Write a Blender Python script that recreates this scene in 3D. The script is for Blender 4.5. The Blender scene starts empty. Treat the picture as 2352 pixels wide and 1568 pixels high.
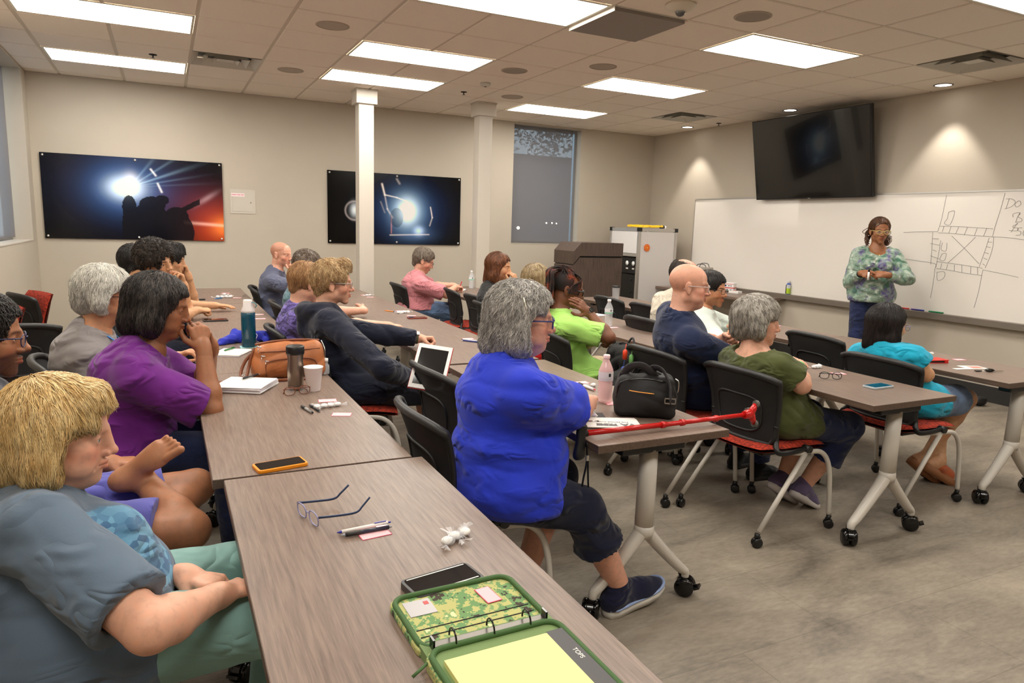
import bpy, bmesh, math, random, os
import numpy as np
from mathutils import Vector, Matrix, Euler
S = bpy.context.scene
PI = math.pi
# ---------------------------------------------------------------- camera
cam = bpy.data.cameras.new('camera'); cam.sensor_width = 36.0; cam.lens = 1613.18 / 2352 * 36.0
cam.clip_start = 0.05; cam.clip_end = 200
camo = bpy.data.objects.new('camera', cam); S.collection.objects.link(camo); S.camera = camo
_y, _p, _r = 0.460009, -0.162538, 0.0314225
F = Vector((math.sin(_y) * math.cos(_p), math.cos(_y) * math.cos(_p), math.sin(_p)))
R0 = Vector((math.cos(_y), -math.sin(_y), 0)); U0 = R0.cross(F)
Rv = math.cos(_r) * R0 + math.sin(_r) * U0; Uv = -math.sin(_r) * R0 + math.cos(_r) * U0
camo.matrix_world = Matrix(((Rv.x, Uv.x, -F.x, 0.92957), (Rv.y, Uv.y, -F.y, -9.01853), (Rv.z, Uv.z, -F.z, 1.5), (0, 0, 0, 1)))
# ---------------------------------------------------------------- world, exposure
W = bpy.data.worlds.new('dusk'); S.world = W; W.use_nodes = True
W.node_tree.nodes['Background'].inputs[0].default_value = (0.50, 0.68, 0.80, 1)
W.node_tree.nodes['Background'].inputs[1].default_value = 2.0
S.view_settings.view_transform = 'Standard'; S.view_settings.look = 'None'
S.view_settings.exposure = 0.0; S.view_settings.gamma = 1.0; S.view_settings.use_curve_mapping = False
cy = S.cycles
cy.use_denoising = True; cy.max_bounces = 6; cy.diffuse_bounces = 4; cy.glossy_bounces = 3
cy.transmission_bounces = 4; cy.transparent_max_bounces = 6; cy.caustics_reflective = False; cy.caustics_refractive = False
cy.sample_clamp_indirect = 6.0; cy.use_adaptive_sampling = True; cy.adaptive_threshold = 0.015
LIGHT = 17.6          # ceiling panel emission
CAN = 70.0           # recessed can spots, watts

# ---------------------------------------------------------------- materials
def lin(c):
    return tuple(((v / 255) / 12.92 if v / 255 <= 0.04045 else ((v / 255 + 0.055) / 1.055) ** 2.4) for v in c[:3]) + (1.0,)
class NT:
    def __init__(s, name):
        m = bpy.data.materials.new(name); m.use_nodes = True; s.m = m; s.t = m.node_tree; s.b = s.t.nodes['Principled BSDF']
    def n(s, typ, **kw):
        nd = s.t.nodes.new(typ)
        for k, v in kw.items():
            if k[0] == '_': setattr(nd, k[1:], v)
            else:
                key = int(k[1:]) if k[0] == 'i' and k[1:].isdigit() else k.replace('__', ' ')
                if hasattr(v, 'is_output'): s.t.links.new(v, nd.inputs[key])
                else: nd.inputs[key].default_value = v
        return nd
    def l(s, a, b): s.t.links.new(a, s.b.inputs[b] if isinstance(b, str) else b)
    def ramp(s, fac, stops):
        r = s.t.nodes.new('ShaderNodeValToRGB'); s.t.links.new(fac, r.inputs[0]); e = r.color_ramp.elements
        while len(e) < len(stops): e.new(0.5)
        for i, (p, c) in enumerate(stops): e[i].position = p; e[i].color = lin(c)
        return r.outputs[0]
    def co(s, kind='Object', scale=(1, 1, 1), rot=(0, 0, 0)):
        c = s.t.nodes.new('ShaderNodeTexCoord'); mp = s.t.nodes.new('ShaderNodeMapping')
        mp.inputs['Scale'].default_value = scale; mp.inputs['Rotation'].default_value = rot
        s.t.links.new(c.outputs[kind], mp.inputs[0]); return mp.outputs[0]
    def noise(s, vec, scale=5, detail=4, rough=.5, dist=0):
        return s.n('ShaderNodeTexNoise', Vector=vec, Scale=scale, Detail=detail, Roughness=rough, Distortion=dist).outputs[0]
    def bump(s, h, strength=.2, dist=.01):
        b = s.n('ShaderNodeBump', Height=h, Strength=strength, Distance=dist); s.l(b.outputs[0], 'Normal')
def mat(name, col, rough=.5, metal=0, vary=0.0, vscale=8, bump=0, bscale=200, spec=.5, emit=0, alpha=1, sheen=0, trans=0, coat=0, coords='Object'):
    q = NT(name); b = q.b
    b.inputs['Base Color'].default_value = lin(col); b.inputs['Roughness'].default_value = rough
    b.inputs['Metallic'].default_value = metal; b.inputs['Specular IOR Level'].default_value = spec
    vec = q.co(coords)
    if vary:
        nz = q.noise(vec, vscale, 5)
        c0 = [max(0, v * (1 - vary)) for v in col]; c1 = [min(255, v * (1 + vary)) for v in col]
        q.l(q.ramp(nz, [(.3, c0), (.7, c1)]), 'Base Color')
    if bump: q.bump(q.noise(vec, bscale, 3), bump, .002)
    if emit: b.inputs['Emission Color'].default_value = lin(col); b.inputs['Emission Strength'].default_value = emit
    if alpha < 1: b.inputs['Alpha'].default_value = alpha
    if sheen: b.inputs['Sheen Weight'].default_value = sheen
    if trans: b.inputs['Transmission Weight'].default_value = trans
    if coat: b.inputs['Coat Weight'].default_value = coat
    return q.m
MC = {}
def M_(name, *a, **k):
    if name not in MC: MC[name] = mat(name, *a, **k)
    return MC[name]

# ---------------------------------------------------------------- mesh helpers
class MB:
    def __init__(s): s.v = []; s.f = []; s.mi = []; s.sm = []; s.k = 0; s.M = None
    def add(s, vs, fs, smooth=False):
        o = len(s.v)
        if s.M is not None: vs = [s.M @ Vector(v) for v in vs]
        s.v += [tuple(v) for v in vs]; s.f += [tuple(i + o for i in f) for f in fs]
        s.mi += [s.k] * len(fs); s.sm += [smooth] * len(fs); return s
    def box(s, c, d, rot=None, top=1.0):
        x, y, z = d[0] / 2, d[1] / 2, d[2] / 2; vs = []
        for sz in (-1, 1):
            t = top if sz > 0 else 1
            for sx, sy in ((-1, -1), (1, -1), (1, 1), (-1, 1)): vs.append(Vector((sx * x * t, sy * y * t, sz * z)))
        if rot is not None:
            R = rot if isinstance(rot, Matrix) else Euler(rot).to_matrix()
            vs = [R @ v for v in vs]
        vs = [v + Vector(c) for v in vs]
        return s.add(vs, [(3, 2, 1, 0), (4, 5, 6, 7), (0, 1, 5, 4), (1, 2, 6, 5), (2, 3, 7, 6), (3, 0, 4, 7)])
    def b2(s, lo, hi): return s.box([(a + b) / 2 for a, b in zip(lo, hi)], [abs(b - a) for a, b in zip(lo, hi)])
    def tube(s, pts, r, n=10, caps=True, closed=False, flat=1.0, up=None):
        pts = [Vector(p) for p in pts]; m = len(pts)
        rs = r if isinstance(r, (list, tuple)) else [r] * m
        vs = []; prev = None
        for i, p in enumerate(pts):
            if closed: t = pts[(i + 1) % m] - pts[i - 1]
            else: t = pts[min(i + 1, m - 1)] - pts[max(i - 1, 0)]
            if t.length < 1e-9: t = Vector((0, 0, 1))
            t.normalize()
            if prev is None:
                a = Vector(up) if up is not None else (Vector((0, 0, 1)) if abs(t.z) < .9 else Vector((1, 0, 0)))
            else: a = prev
            u = a - t * a.dot(t)
            if u.length < 1e-6: u = t.orthogonal()
            u.normalize(); prev = u; w = t.cross(u)
            for k in range(n):
                an = 2 * PI * k / n; vs.append(p + rs[i] * (math.cos(an) * u * flat + math.sin(an) * w))
        fs = []
        for i in range(m if closed else m - 1):
            for k in range(n):
                a, b = i * n + k, i * n + (k + 1) % n; c, d = ((i + 1) % m) * n + (k + 1) % n, ((i + 1) % m) * n + k
                fs.append((a, b, c, d))
        s.add(vs, fs, True)
        if caps and not closed:
            o = len(s.v) - len(vs)
            s.f += [tuple(o + k for k in range(n))[::-1], tuple(o + (m - 1) * n + k for k in range(n))]; s.mi += [s.k] * 2; s.sm += [False] * 2
        return s
    def lathe(s, prof, n=24, c=(0, 0, 0), R=None, caps=True, smooth=True):
        vs = []
        for (r, z) in prof:
            for k in range(n):
                an = 2 * PI * k / n; v = Vector((r * math.cos(an), r * math.sin(an), z))
                if R is not None: v = R @ v
                vs.append(v + Vector(c))
        fs = [(i * n + k, i * n + (k + 1) % n, (i + 1) * n + (k + 1) % n, (i + 1) * n + k) for i in range(len(prof) - 1) for k in range(n)]
        s.add(vs, fs, smooth)
        if caps:
            o = len(s.v) - len(vs); m = len(prof)
            s.f += [tuple(o + k for k in range(n))[::-1], tuple(o + (m - 1) * n + k for k in range(n))]; s.mi += [s.k] * 2; s.sm += [False] * 2
        return s
    def prism(s, poly, z0, z1, T=None, smooth=False):
        n = len(poly); T = T or Matrix()
        vs = [T @ Vector((p[0], p[1], z)) for z in (z0, z1) for p in poly]
        s.add(vs, [(k, (k + 1) % n, n + (k + 1) % n, n + k) for k in range(n)], smooth)
        s.f += [tuple(len(s.v) - 2 * n + k for k in range(n))[::-1], tuple(len(s.v) - n + k for k in range(n))]; s.mi += [s.k] * 2; s.sm += [False] * 2
        return s
    def ell(s, c, r, n=16, m=10, R=None):
        vs = []; fs = []
        for i in range(m + 1):
            th = PI * i / m
            for k in range(n):
                ph = 2 * PI * k / n; v = Vector((r[0] * math.sin(th) * math.cos(ph), r[1] * math.sin(th) * math.sin(ph), -r[2] * math.cos(th)))
                if R is not None: v = R @ v
                vs.append(v + Vector(c))
        for i in range(m):
            for k in range(n): fs.append((i * n + k, i * n + (k + 1) % n, (i + 1) * n + (k + 1) % n, (i + 1) * n + k))
        return s.add(vs, fs, True)
    def grid(s, fn, nu, nv, smooth=True, closed_u=False):
        vs = [fn(i / nu, j / nv) for j in range(nv + 1) for i in range(nu + (0 if closed_u else 1))]
        w = nu if closed_u else nu + 1
        return s.add(vs, [(j * w + i, j * w + (i + 1) % w, (j + 1) * w + (i + 1) % w, (j + 1) * w + i) for j in range(nv) for i in range(nu)], smooth)
    def mesh(s, name):
        me = bpy.data.meshes.new(name); me.from_pydata(s.v, [], s.f)
        me.polygons.foreach_set('material_index', s.mi); me.polygons.foreach_set('use_smooth', s.sm); me.update(); return me
def rrect(w, h, r, n=4, cx=0, cy_=0):
    out = []
    for (sx, sy, a0) in ((1, 1, 0), (-1, 1, 90), (-1, -1, 180), (1, -1, 270)):
        for k in range(n + 1):
            a = math.radians(a0 + 90 * k / n); out.append((cx + sx * (w / 2 - r) + r * math.cos(a), cy_ + sy * (h / 2 - r) + r * math.sin(a)))
    return out
def obj(name, mb, mats, parent=None, loc=None, bevel=0, seg=2, fix=True):
    me = mb.mesh(name) if isinstance(mb, MB) else mb
    if fix and isinstance(mb, MB):
        bm = bmesh.new(); bm.from_mesh(me); bmesh.ops.recalc_face_normals(bm, faces=bm.faces); bm.to_mesh(me); bm.free()
    for m in (mats if isinstance(mats, (list, tuple)) else [mats]): me.materials.append(m)
    o = bpy.data.objects.new(name, me); S.collection.objects.link(o)
    if parent is not None: o.parent = parent
    if loc is not None: o.location = loc
    if bevel:
        b = o.modifiers.new('edge', 'BEVEL'); b.width = bevel; b.segments = seg; b.limit_method = 'ANGLE'; b.angle_limit = .6
    return o
def tag(o, label, cat, group=None, kind=None):
    o['label'] = label; o['category'] = cat
    if group: o['group'] = group
    if kind: o['kind'] = kind
    return o
def thing(name, label, cat, loc=(0, 0, 0), rz=0, group=None, rot=None):
    o = bpy.data.objects.new(name, None); S.collection.objects.link(o); o.empty_display_size = .1
    o.location = loc; o.rotation_euler = rot or (0, 0, rz); return tag(o, label, cat, group)
def struct(name, mb, mats, parent=None, **k):
    o = obj(name, mb, mats, parent, **k)
    if parent is None: o['kind'] = 'structure'
    return o
def copy_tree(o, label=None, group=None, loc=None, rz=None):
    r = o.copy(); S.collection.objects.link(r)
    if label: r['label'] = label
    if group: r['group'] = group
    if loc is not None: r.location = loc
    if rz is not None: r.rotation_euler = (0, 0, rz)
    for ch in o.children:
        c = ch.copy(); S.collection.objects.link(c); c.parent = r
        for g in ch.children:
            d = g.copy(); S.collection.objects.link(d); d.parent = c
    return r
def cr(pts, n=6, closed=False):          # catmull-rom
    P = [Vector(p) for p in pts]; out = []; m = len(P)
    for i in range(m if closed else m - 1):
        p0, p1, p2, p3 = (P[(i - 1) % m], P[i], P[(i + 1) % m], P[(i + 2) % m]) if closed else (P[max(i - 1, 0)], P[i], P[i + 1], P[min(i + 2, m - 1)])
        for k in range(n):
            t = k / n; out.append(.5 * ((2 * p1) + (p2 - p0) * t + (2 * p0 - 5 * p1 + 4 * p2 - p3) * t * t + (3 * p1 - p0 - 3 * p2 + p3) * t ** 3))
    if not closed: out.append(P[-1])
    return out
def text(s, size, M, mt, parent=None, name='lettering', depth=.0004, bold=0):
    c = bpy.data.curves.new(name, 'FONT'); c.body = s; c.size = size; c.extrude = depth; c.offset = bold; c.align_x = 'CENTER'; c.align_y = 'CENTER'
    o = bpy.data.objects.new('tmp', c); S.collection.objects.link(o); bpy.context.view_layer.update()
    me = bpy.data.meshes.new_from_object(o); bpy.data.objects.remove(o); me.transform(M); me.name = name
    return obj(name, me, mt, parent)
# ================================================================ ROOM
G = 0.6096; CZ = 2.955; X0, X1 = -.31, 7.87; YA, YD = .19, -11.6
def wall_mat(name, col):
    q = NT(name); v = q.co('Object')
    q.l(q.ramp(q.noise(v, 1.2, 3), [(.3, [c * .985 for c in col]), (.7, [min(255, c * 1.015) for c in col])]), 'Base Color')
    q.b.inputs['Roughness'].default_value = .62; q.b.inputs['Specular IOR Level'].default_value = .3
    q.bump(q.noise(v, 130, 3, .6), .28, .003); return q.m
M_WALL = wall_mat('wall_paint', (190, 180, 165))
M_COL = mat('column_paint', (200, 192, 180), .4)
# floor: mottled vinyl planks
q = NT('floor_vinyl'); v = q.co('Object')
big = q.noise(q.co('Object', (1.0, 2.2, 1)), 1.7, 6, .62, .6); fine = q.noise(q.co('Object', (3, 9, 1)), 7, 5, .65)
mx = q.n('ShaderNodeMath', _operation='MULTIPLY_ADD', i0=fine, i1=.42, i2=big)
c1 = q.ramp(mx.outputs[0], [(.46, (100, 92, 82)), (.66, (134, 124, 111)), (.9, (164, 152, 136))])
br = q.n('ShaderNodeTexBrick', Vector=v, Color1=(1, 1, 1, 1), Color2=(.93, .93, .94, 1), Mortar=(.72, .72, .72, 1), Scale=1.0)
br.inputs['Mortar Size'].default_value = .0022; br.inputs['Brick Width'].default_value = .9144; br.inputs['Row Height'].default_value = .4572
mm = q.n('ShaderNodeMix', _data_type='RGBA', _blend_type='MULTIPLY'); mm.inputs[0].default_value = 1
q.t.links.new(c1, mm.inputs[6]); q.t.links.new(br.outputs[0], mm.inputs[7]); q.l(mm.outputs[2], 'Base Color')
q.b.inputs['Roughness'].default_value = .46; q.b.inputs['Specular IOR Level'].default_value = .35; q.bump(fine, .05, .002)
M_FLOOR = q.m
struct('floor', MB().b2((X0 - .6, YD - .1, -.1), (X1 + .1, YA + .3, 0)), M_FLOOR)
# walls (each with real window openings)
w = MB(); WX0, WX1, WZ0, WZ1 = 5.425, 6.53, 1.262, 2.925
w.b2((X0 - .3, YA, 0), (WX0, YA + .25, CZ + .3)); w.b2((WX1, YA, 0), (X1 + .1, YA + .25, CZ + .3)); w.b2((WX0, YA, 0), (WX1, YA + .25, WZ0)); w.b2((WX0, YA, WZ1), (WX1, YA + .25, CZ + .3))
struct('wall_back', w, M_WALL)
w = MB(); LY0, LY1, LZ0, LZ1 = -1.9, -.07, 1.2, 2.93
w.b2((X0 - .25, LY1, 0), (X0, YA, CZ + .3)); w.b2((X0 - .25, YD, 0), (X0, LY0, CZ + .3)); w.b2((X0 - .25, LY0, 0), (X0, LY1, LZ0)); w.b2((X0 - .25, LY0, LZ1), (X0, LY1, CZ + .3))
struct('wall_left', w, M_WALL)
struct('wall_right', MB().b2((X1, YD, 0), (X1 + .15, YA, CZ + .3)), M_WALL)
struct('wall_front', MB().b2((X0 - .2, YD - .15, 0), (X1 + .1, YD, CZ + .3)), M_WALL)
M_BASE = mat('baseboard_vinyl', (38, 36, 35), .5)
struct('baseboard_right', MB().b2((X1 - .012, YD, 0), (X1 - .0005, YA, .15)), M_BASE, bevel=.003)
struct('baseboard_back', MB().b2((X0, YA - .012, 0), (X1 - .012, YA - .0005, .15)), M_BASE, bevel=.003)
struct('baseboard_left', MB().b2((X0 + .0005, YD, 0), (X0 + .012, YA - .012, .15)), M_BASE, bevel=.003)
# ceiling: tegular tiles hung in an exposed grid
q = NT('ceiling_tile'); v = q.co('Object')
q.l(q.ramp(q.noise(v, 260, 2, .7), [(.3, (232, 221, 209)), (.62, (240, 230, 218))]), 'Base Color')
q.b.inputs['Roughness'].default_value = .9; q.bump(q.noise(v, 420, 2), .25, .002); M_TILE = q.m
M_TEE = mat('ceiling_tee', (200, 188, 172), .5)
LIGHTS = [(0, 4, 1), (0, 1, 1), (4, 4, 1), (4, 2, 1), (4, 7, 1), (8, 4, 1), (8, 1, 1), (8, 7, 1), (8, 10, 1), (0, 7, 1), (0, 10, 1), (4, 10, 1), (0, 14, 1), (4, 14, 1), (8, 14, 1)]  # last entries lie out of view, added by symmetry to light the room
VENTS = [(2, 2), (11, 2), (11, 8)]
PANEL = (6, 7)
skip = set(VENTS) | {PANEL}
for (i, j, _) in LIGHTS: skip |= {(i, j), (i + 1, j)}
t = MB()
for i in range(-1, 13):
    for j in range(-1, 19):
        if (i, j) in skip: continue
        xa, xb = max(i * G + .011, X0), min((i + 1) * G - .011, X1); ya, yb = max(-(j + 1) * G + .011, YD), min(-j * G - .011, YA)
        if xb - xa < .03 or yb - ya < .03: continue
        k = .006
        vs = [(xa, ya, CZ + .004), (xb, ya, CZ + .004), (xb, yb, CZ + .004), (xa, yb, CZ + .004), (xa + k, ya + k, CZ - .004), (xb - k, ya + k, CZ - .004), (xb - k, yb - k, CZ - .004), (xa + k, yb - k, CZ - .004)]
        t.add(vs, [(4, 7, 6, 5), (0, 4, 5, 1), (1, 5, 6, 2), (2, 6, 7, 3), (3, 7, 4, 0)])
t.k = 1
def isopen(x, y): return (math.floor(x / G), math.floor(-y / G)) in skip
for i in range(0, 13):
    t.b2((i * G - .012, YD, CZ + .002), (i * G + .012, YA, CZ + .03))
for j in range(0, 19):
    t.b2((X0, -j * G - .012, CZ + .0025), (X1, -j * G + .012, CZ + .0295))
t.k = 0
t.b2((X0 - .2, YD - .1, CZ + .16), (X1 + .1, YA + .2, CZ + .2))
t.k = 1
t.b2((X0, YA - .02, CZ - .002), (X1, YA, CZ + .02)); t.b2((X1 - .02, YD, CZ - .002), (X1, YA, CZ + .02)); t.b2((X0, YD, CZ - .002), (X0 + .02, YA, CZ + .02))
struct('ceiling', t, [M_TILE, M_TEE])
# cut grid under lights: lights sit proud of the tee plane by a millimetre
M_LENS = mat('light_lens', (255, 250, 240), .4, emit=LIGHT)
M_LFRAME = mat('light_frame', (215, 212, 200), .4)
LL = {(0, 4): 'two-tube ceiling light panel nearer the camera of the left pair', (0, 1): 'long ceiling light panel above the wide burning-scene print', (4, 4): 'ceiling light panel in the middle row, one before the column', (4, 2): 'ceiling light panel directly before the near column cap',
      (4, 7): 'large ceiling light panel beside the drop-down grey panel', (8, 4): 'ceiling light panel above the lectern side of the room', (8, 1): 'small-looking ceiling light panel nearest the back window', (8, 7): 'ceiling light panel before the wall-mounted television',
      (8, 10): 'ceiling light panel at the top right beyond the wide vent'}
for (i, j, n) in LIGHTS:
    c = ((i + 1) * G, -(j + .5) * G, CZ)
    o = thing('ceiling_light', LL.get((i, j)) or 'unseen ceiling light panel added over the rear of the room, %s row, %s bank' % ({7: 'nearer', 10: 'middle', 14: 'rearmost'}[j], {0: 'window-side', 4: 'centre', 8: 'whiteboard-side'}[i]), 'ceiling light', c, group='fluorescent ceiling panels')
    m = MB(); w_, h_ = 2 * G - .03, G - .03; e = .018
    for (cx, cy_, dx, dy) in ((0, h_ / 2 - e / 2, w_, e), (0, -h_ / 2 + e / 2, w_, e), (w_ / 2 - e / 2, 0, e, h_ - 2 * e), (-w_ / 2 + e / 2, 0, e, h_ - 2 * e)): m.box((cx, cy_, -.001), (dx, dy, .008))
    obj('frame', m, M_LFRAME, o)
    obj('diffuser', MB().box((0, 0, .0005), (w_ - 2 * e, h_ - 2 * e, .004)), M_LENS, o)
# square air vents
M_VENT = mat('vent_white', (200, 196, 186), .45); M_DARK = mat('duct_dark', (30, 29, 28), .8)
for (i, j), lb in zip(VENTS, ['square ceiling air vent between the two left light panels', 'square ceiling air vent near the corner of the whiteboard wall', 'wide-open square ceiling air vent at the right above the whiteboard']):
    o = thing('ceiling_vent', lb, 'vent', ((i + .5) * G, -(j + .5) * G, CZ), group='square ceiling air vents')
    m = MB()
    for a, b, z0, z1 in ((.295, .235, -.006, .05), (.2, .15, -.008, .04), (.115, .075, -.008, .03)):
        vs = [(sx * a, sy * a, z0) for sx, sy in ((-1, -1), (1, -1), (1, 1), (-1, 1))] + [(sx * b, sy * b, z1) for sx, sy in ((-1, -1), (1, -1), (1, 1), (-1, 1))]
        vs += [(x, y, z + .003) for x, y, z in vs]
        m.add(vs, [(0, 1, 5, 4), (1, 2, 6, 5), (2, 3, 7, 6), (3, 0, 4, 7), (8, 12, 13, 9), (9, 13, 14, 10), (10, 14, 15, 11), (11, 15, 12, 8)])
    m.box((0, 0, .01), (.15, .15, .004)); obj('louver', m, M_VENT, o)
    obj('duct', MB().box((0, 0, .075), (.57, .57, .02)), M_DARK, o)
# drop-down panel with red tab
o = thing('ceiling_panel', 'grey drop-down ceiling panel with a small red tab on its edge', 'ceiling panel', (6.5 * G, -7.5 * G, CZ))
obj('panel', MB().box((0, 0, -.012), (.585, .585, .03)), mat('panel_grey', (138, 130, 124), .6), o, bevel=.003)
obj('rim', MB().box((-.2945, 0, -.012), (.004, .59, .034)).box((0, -.2945, .002), (.59, .004, .01)), mat('panel_rim', (225, 222, 214), .35), o)
obj('tab', MB().box((.23, .299, -.02), (.05, .006, .008)), mat('red_tab', (205, 30, 60), .5), o)
# round speakers, sprinklers, detectors
M_SPK = mat('speaker_grille', (172, 160, 146), .7, bump=.3, bscale=900); M_SPK2 = mat('speaker_grille_dark', (150, 141, 130), .7, bump=.3, bscale=900)  # second grille material is a darker tone
for n, (x, y, lb) in enumerate([(2.14, -3.36, 'round ceiling speaker left of the column, nearer one'), (2.12, -1.51, 'round ceiling speaker beyond the square vent'), (3.97, -2.75, 'round ceiling speaker with a darker centre, by the smoke detector'), (4.565, -3.36, 'round ceiling speaker beside the middle light panel'), (4.55, -1.52, 'round ceiling speaker closest to the far column'), (4.573, -5.18, 'large-looking round ceiling speaker before the drop-down panel')]):
    o = thing('ceiling_speaker', lb, 'speaker', (x, y, CZ - .004), group='round ceiling speakers')
    obj('rim', MB().lathe([(.125, 0), (.125, -.004), (.112, -.008), (.108, -.004), (.108, 0)], 36, caps=False), M_SPK, o)
    obj('grille', MB().lathe([(.109, -.003), (.07, -.0045), (.0, -.005)], 36, caps=False), M_SPK2 if n in (2, 5) else M_SPK, o)
M_MET = mat('brushed_metal', (120, 116, 110), .35, .9)
for x, y, lb in ((.909, -1.457, 'ceiling sprinkler head above the wide print'), (3.98, -1.463, 'ceiling sprinkler head beside the far column'), (7.685, -1.431, 'ceiling sprinkler head by the television corner')):
    o = thing('ceiling_sprinkler', lb, 'sprinkler', (x, y, CZ - .004), group='ceiling sprinkler heads')
    obj('escutcheon', MB().lathe([(.035, 0), (.034, -.004), (.012, -.008)], 20), M_DARK, o)
    obj('deflector', MB().lathe([(.006, -.005), (.006, -.03), (.02, -.032), (.02, -.034)], 12), M_MET, o)
o = thing('smoke_detector', 'small white round smoke detector on the ceiling', 'smoke detector', (3.984, -2.046, CZ - .004))
obj('housing', MB().lathe([(.055, 0), (.055, -.018), (.042, -.03), (.012, -.034)], 28), M_VENT, o)
obj('sensor', MB().lathe([(.014, -.034), (.012, -.037)], 14), M_DARK, o)
o = thing('ceiling_camera', 'white dome sensor with a clear glass lens at the top edge', 'ceiling sensor', (4.0, -5.13, CZ - .004))
obj('housing', MB().lathe([(.1, 0), (.098, -.014), (.07, -.04), (.04, -.046)], 28), mat('sensor_cream', (214, 204, 186), .4), o)
obj('lens', MB().ell((0, 0, -.05), (.032, .032, .026)), mat('clear_lens', (225, 225, 225), .05, trans=.9), o)
# can lights
M_CAN = mat('can_lens', (255, 248, 238), .4, emit=9)
for x, y, lb in ((7.602, -.891, 'round recessed light nearest the room corner'), (7.621, -2.704, 'round recessed light above the television'), (7.643, -4.529, 'round recessed light above the standing presenter')):
    o = thing('recessed_light', lb, 'recessed light', (x, y, CZ - .004), group='recessed wall washers')
    obj('trim_ring', MB().lathe([(.085, 0), (.085, -.004), (.07, -.006), (.07, 0)], 32, caps=False), M_MET, o)
    obj('bulb', MB().lathe([(.07, -.002), (.0, -.003)], 32, caps=False), M_CAN, o)
    ld = bpy.data.lights.new('can_beam', 'SPOT'); ld.energy = CAN; ld.spot_size = math.radians(74); ld.spot_blend = .45; ld.shadow_soft_size = .05; ld.color = (1, .93, .84)
    lo = bpy.data.objects.new('can_beam', ld); S.collection.objects.link(lo); lo.parent = o; lo.location = (0, 0, -.012); lo.rotation_euler = (0, 0, 0)
# columns
for x, y, cx in ((3.02, -.87, 1), (4.47, -.90, 2)):
    m = MB().b2((x - .085, y - .085, 0), (x + .085, y + .085, CZ - .006)); m.b2((x - .118, y - .118, CZ - .16), (x + .118, y + .118, CZ - .018)); m.b2((x - .126, y - .126, CZ - .02), (x + .126, y + .126, CZ - .006))
    struct('column_%d' % cx, m, M_COL, bevel=.004)
# windows
M_FR = mat('window_aluminium', (150, 152, 156), .35, .6)
def shade_mat():
    q = NT('shade_fabric'); t = q.n('ShaderNodeBsdfTransparent'); d = q.n('ShaderNodeBsdfDiffuse', Color=lin((150, 143, 140)))
    tr = q.n('ShaderNodeBsdfTranslucent', Color=lin((160, 160, 166))); a = q.n('ShaderNodeMixShader', i0=.35, i1=d.outputs[0], i2=tr.outputs[0])
    mx = q.n('ShaderNodeMixShader', i0=.40, i1=a.outputs[0], i2=t.outputs[0]); q.t.links.new(mx.outputs[0], q.t.nodes['Material Output'].inputs[0]); return q.m
M_SHADE = shade_mat(); M_GLASS = mat('window_glass', (230, 240, 245), .02, alpha=.12)
o = struct('window_1', MB().b2((WX0 + .03, YA + .16, WZ0 + .03), (WX1 - .03, YA + .166, WZ1 - .03)), M_GLASS)
m = MB()
for a, b in (((WX0 + .001, YA + .13, WZ0 + .001), (WX0 + .04, YA + .19, WZ1 - .001)), ((WX1 - .04, YA + .13, WZ0 + .001), (WX1 - .001, YA + .19, WZ1 - .001)), ((WX0 + .04, YA + .13, WZ0 + .001), (WX1 - .04, YA + .19, WZ0 + .04)), ((WX0 + .04, YA + .13, WZ1 - .04), (WX1 - .04, YA + .19, WZ1 - .001))): m.b2(a, b)
struct('window_frame', m, M_FR, o)
tag(obj('window_shade', MB().b2((WX0 + .004, YA + .075, WZ0 + .02), (WX1 - .1, YA + .077, WZ1 - .01)).b2((WX0 + .004, YA + .068, WZ0 + .004), (WX1 - .1, YA + .084, WZ0 + .03)), M_SHADE), 'grey see-through roller shade drawn over the back window', 'window shade')
struct('window_sill', MB().b2((WX0 + .001, YA - .004, WZ0 - .008), (WX1 - .001, YA + .12, WZ0 + .0005)), M_COL, o)
o = struct('window_2', MB().b2((X0 - .206, LY0 + .03, LZ0 + .03), (X0 - .2, LY1 - .03, LZ1 - .03)), M_GLASS)
m = MB()
for a, b in (((X0 - .24, LY1 - .045, LZ0 + .001), (X0 - .18, LY1 - .001, LZ1 - .001)), ((X0 - .24, LY0 + .001, LZ0 + .001), (X0 - .18, LY0 + .045, LZ1 - .001)), ((X0 - .24, LY0 + .045, LZ0 + .001), (X0 - .18, LY1 - .045, LZ0 + .045)), ((X0 - .24, LY0 + .045, LZ1 - .045), (X0 - .18, LY1 - .045, LZ1 - .001))): m.b2(a, b)
struct('window_frame', m, M_FR, o)
struct('window_sill', MB().b2((X0 - .17, LY0 + .001, LZ0 - .004), (X0 + .004, LY1 - .001, LZ0 + .006)), M_COL, o)
tag(obj('window_shade', MB().b2((X0 - .15, LY0 + .02, LZ0 + .03), (X0 - .148, LY1 - .06, LZ1 - .02)), M_SHADE), 'pale roller shade in the window at the left edge', 'window shade')
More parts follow.
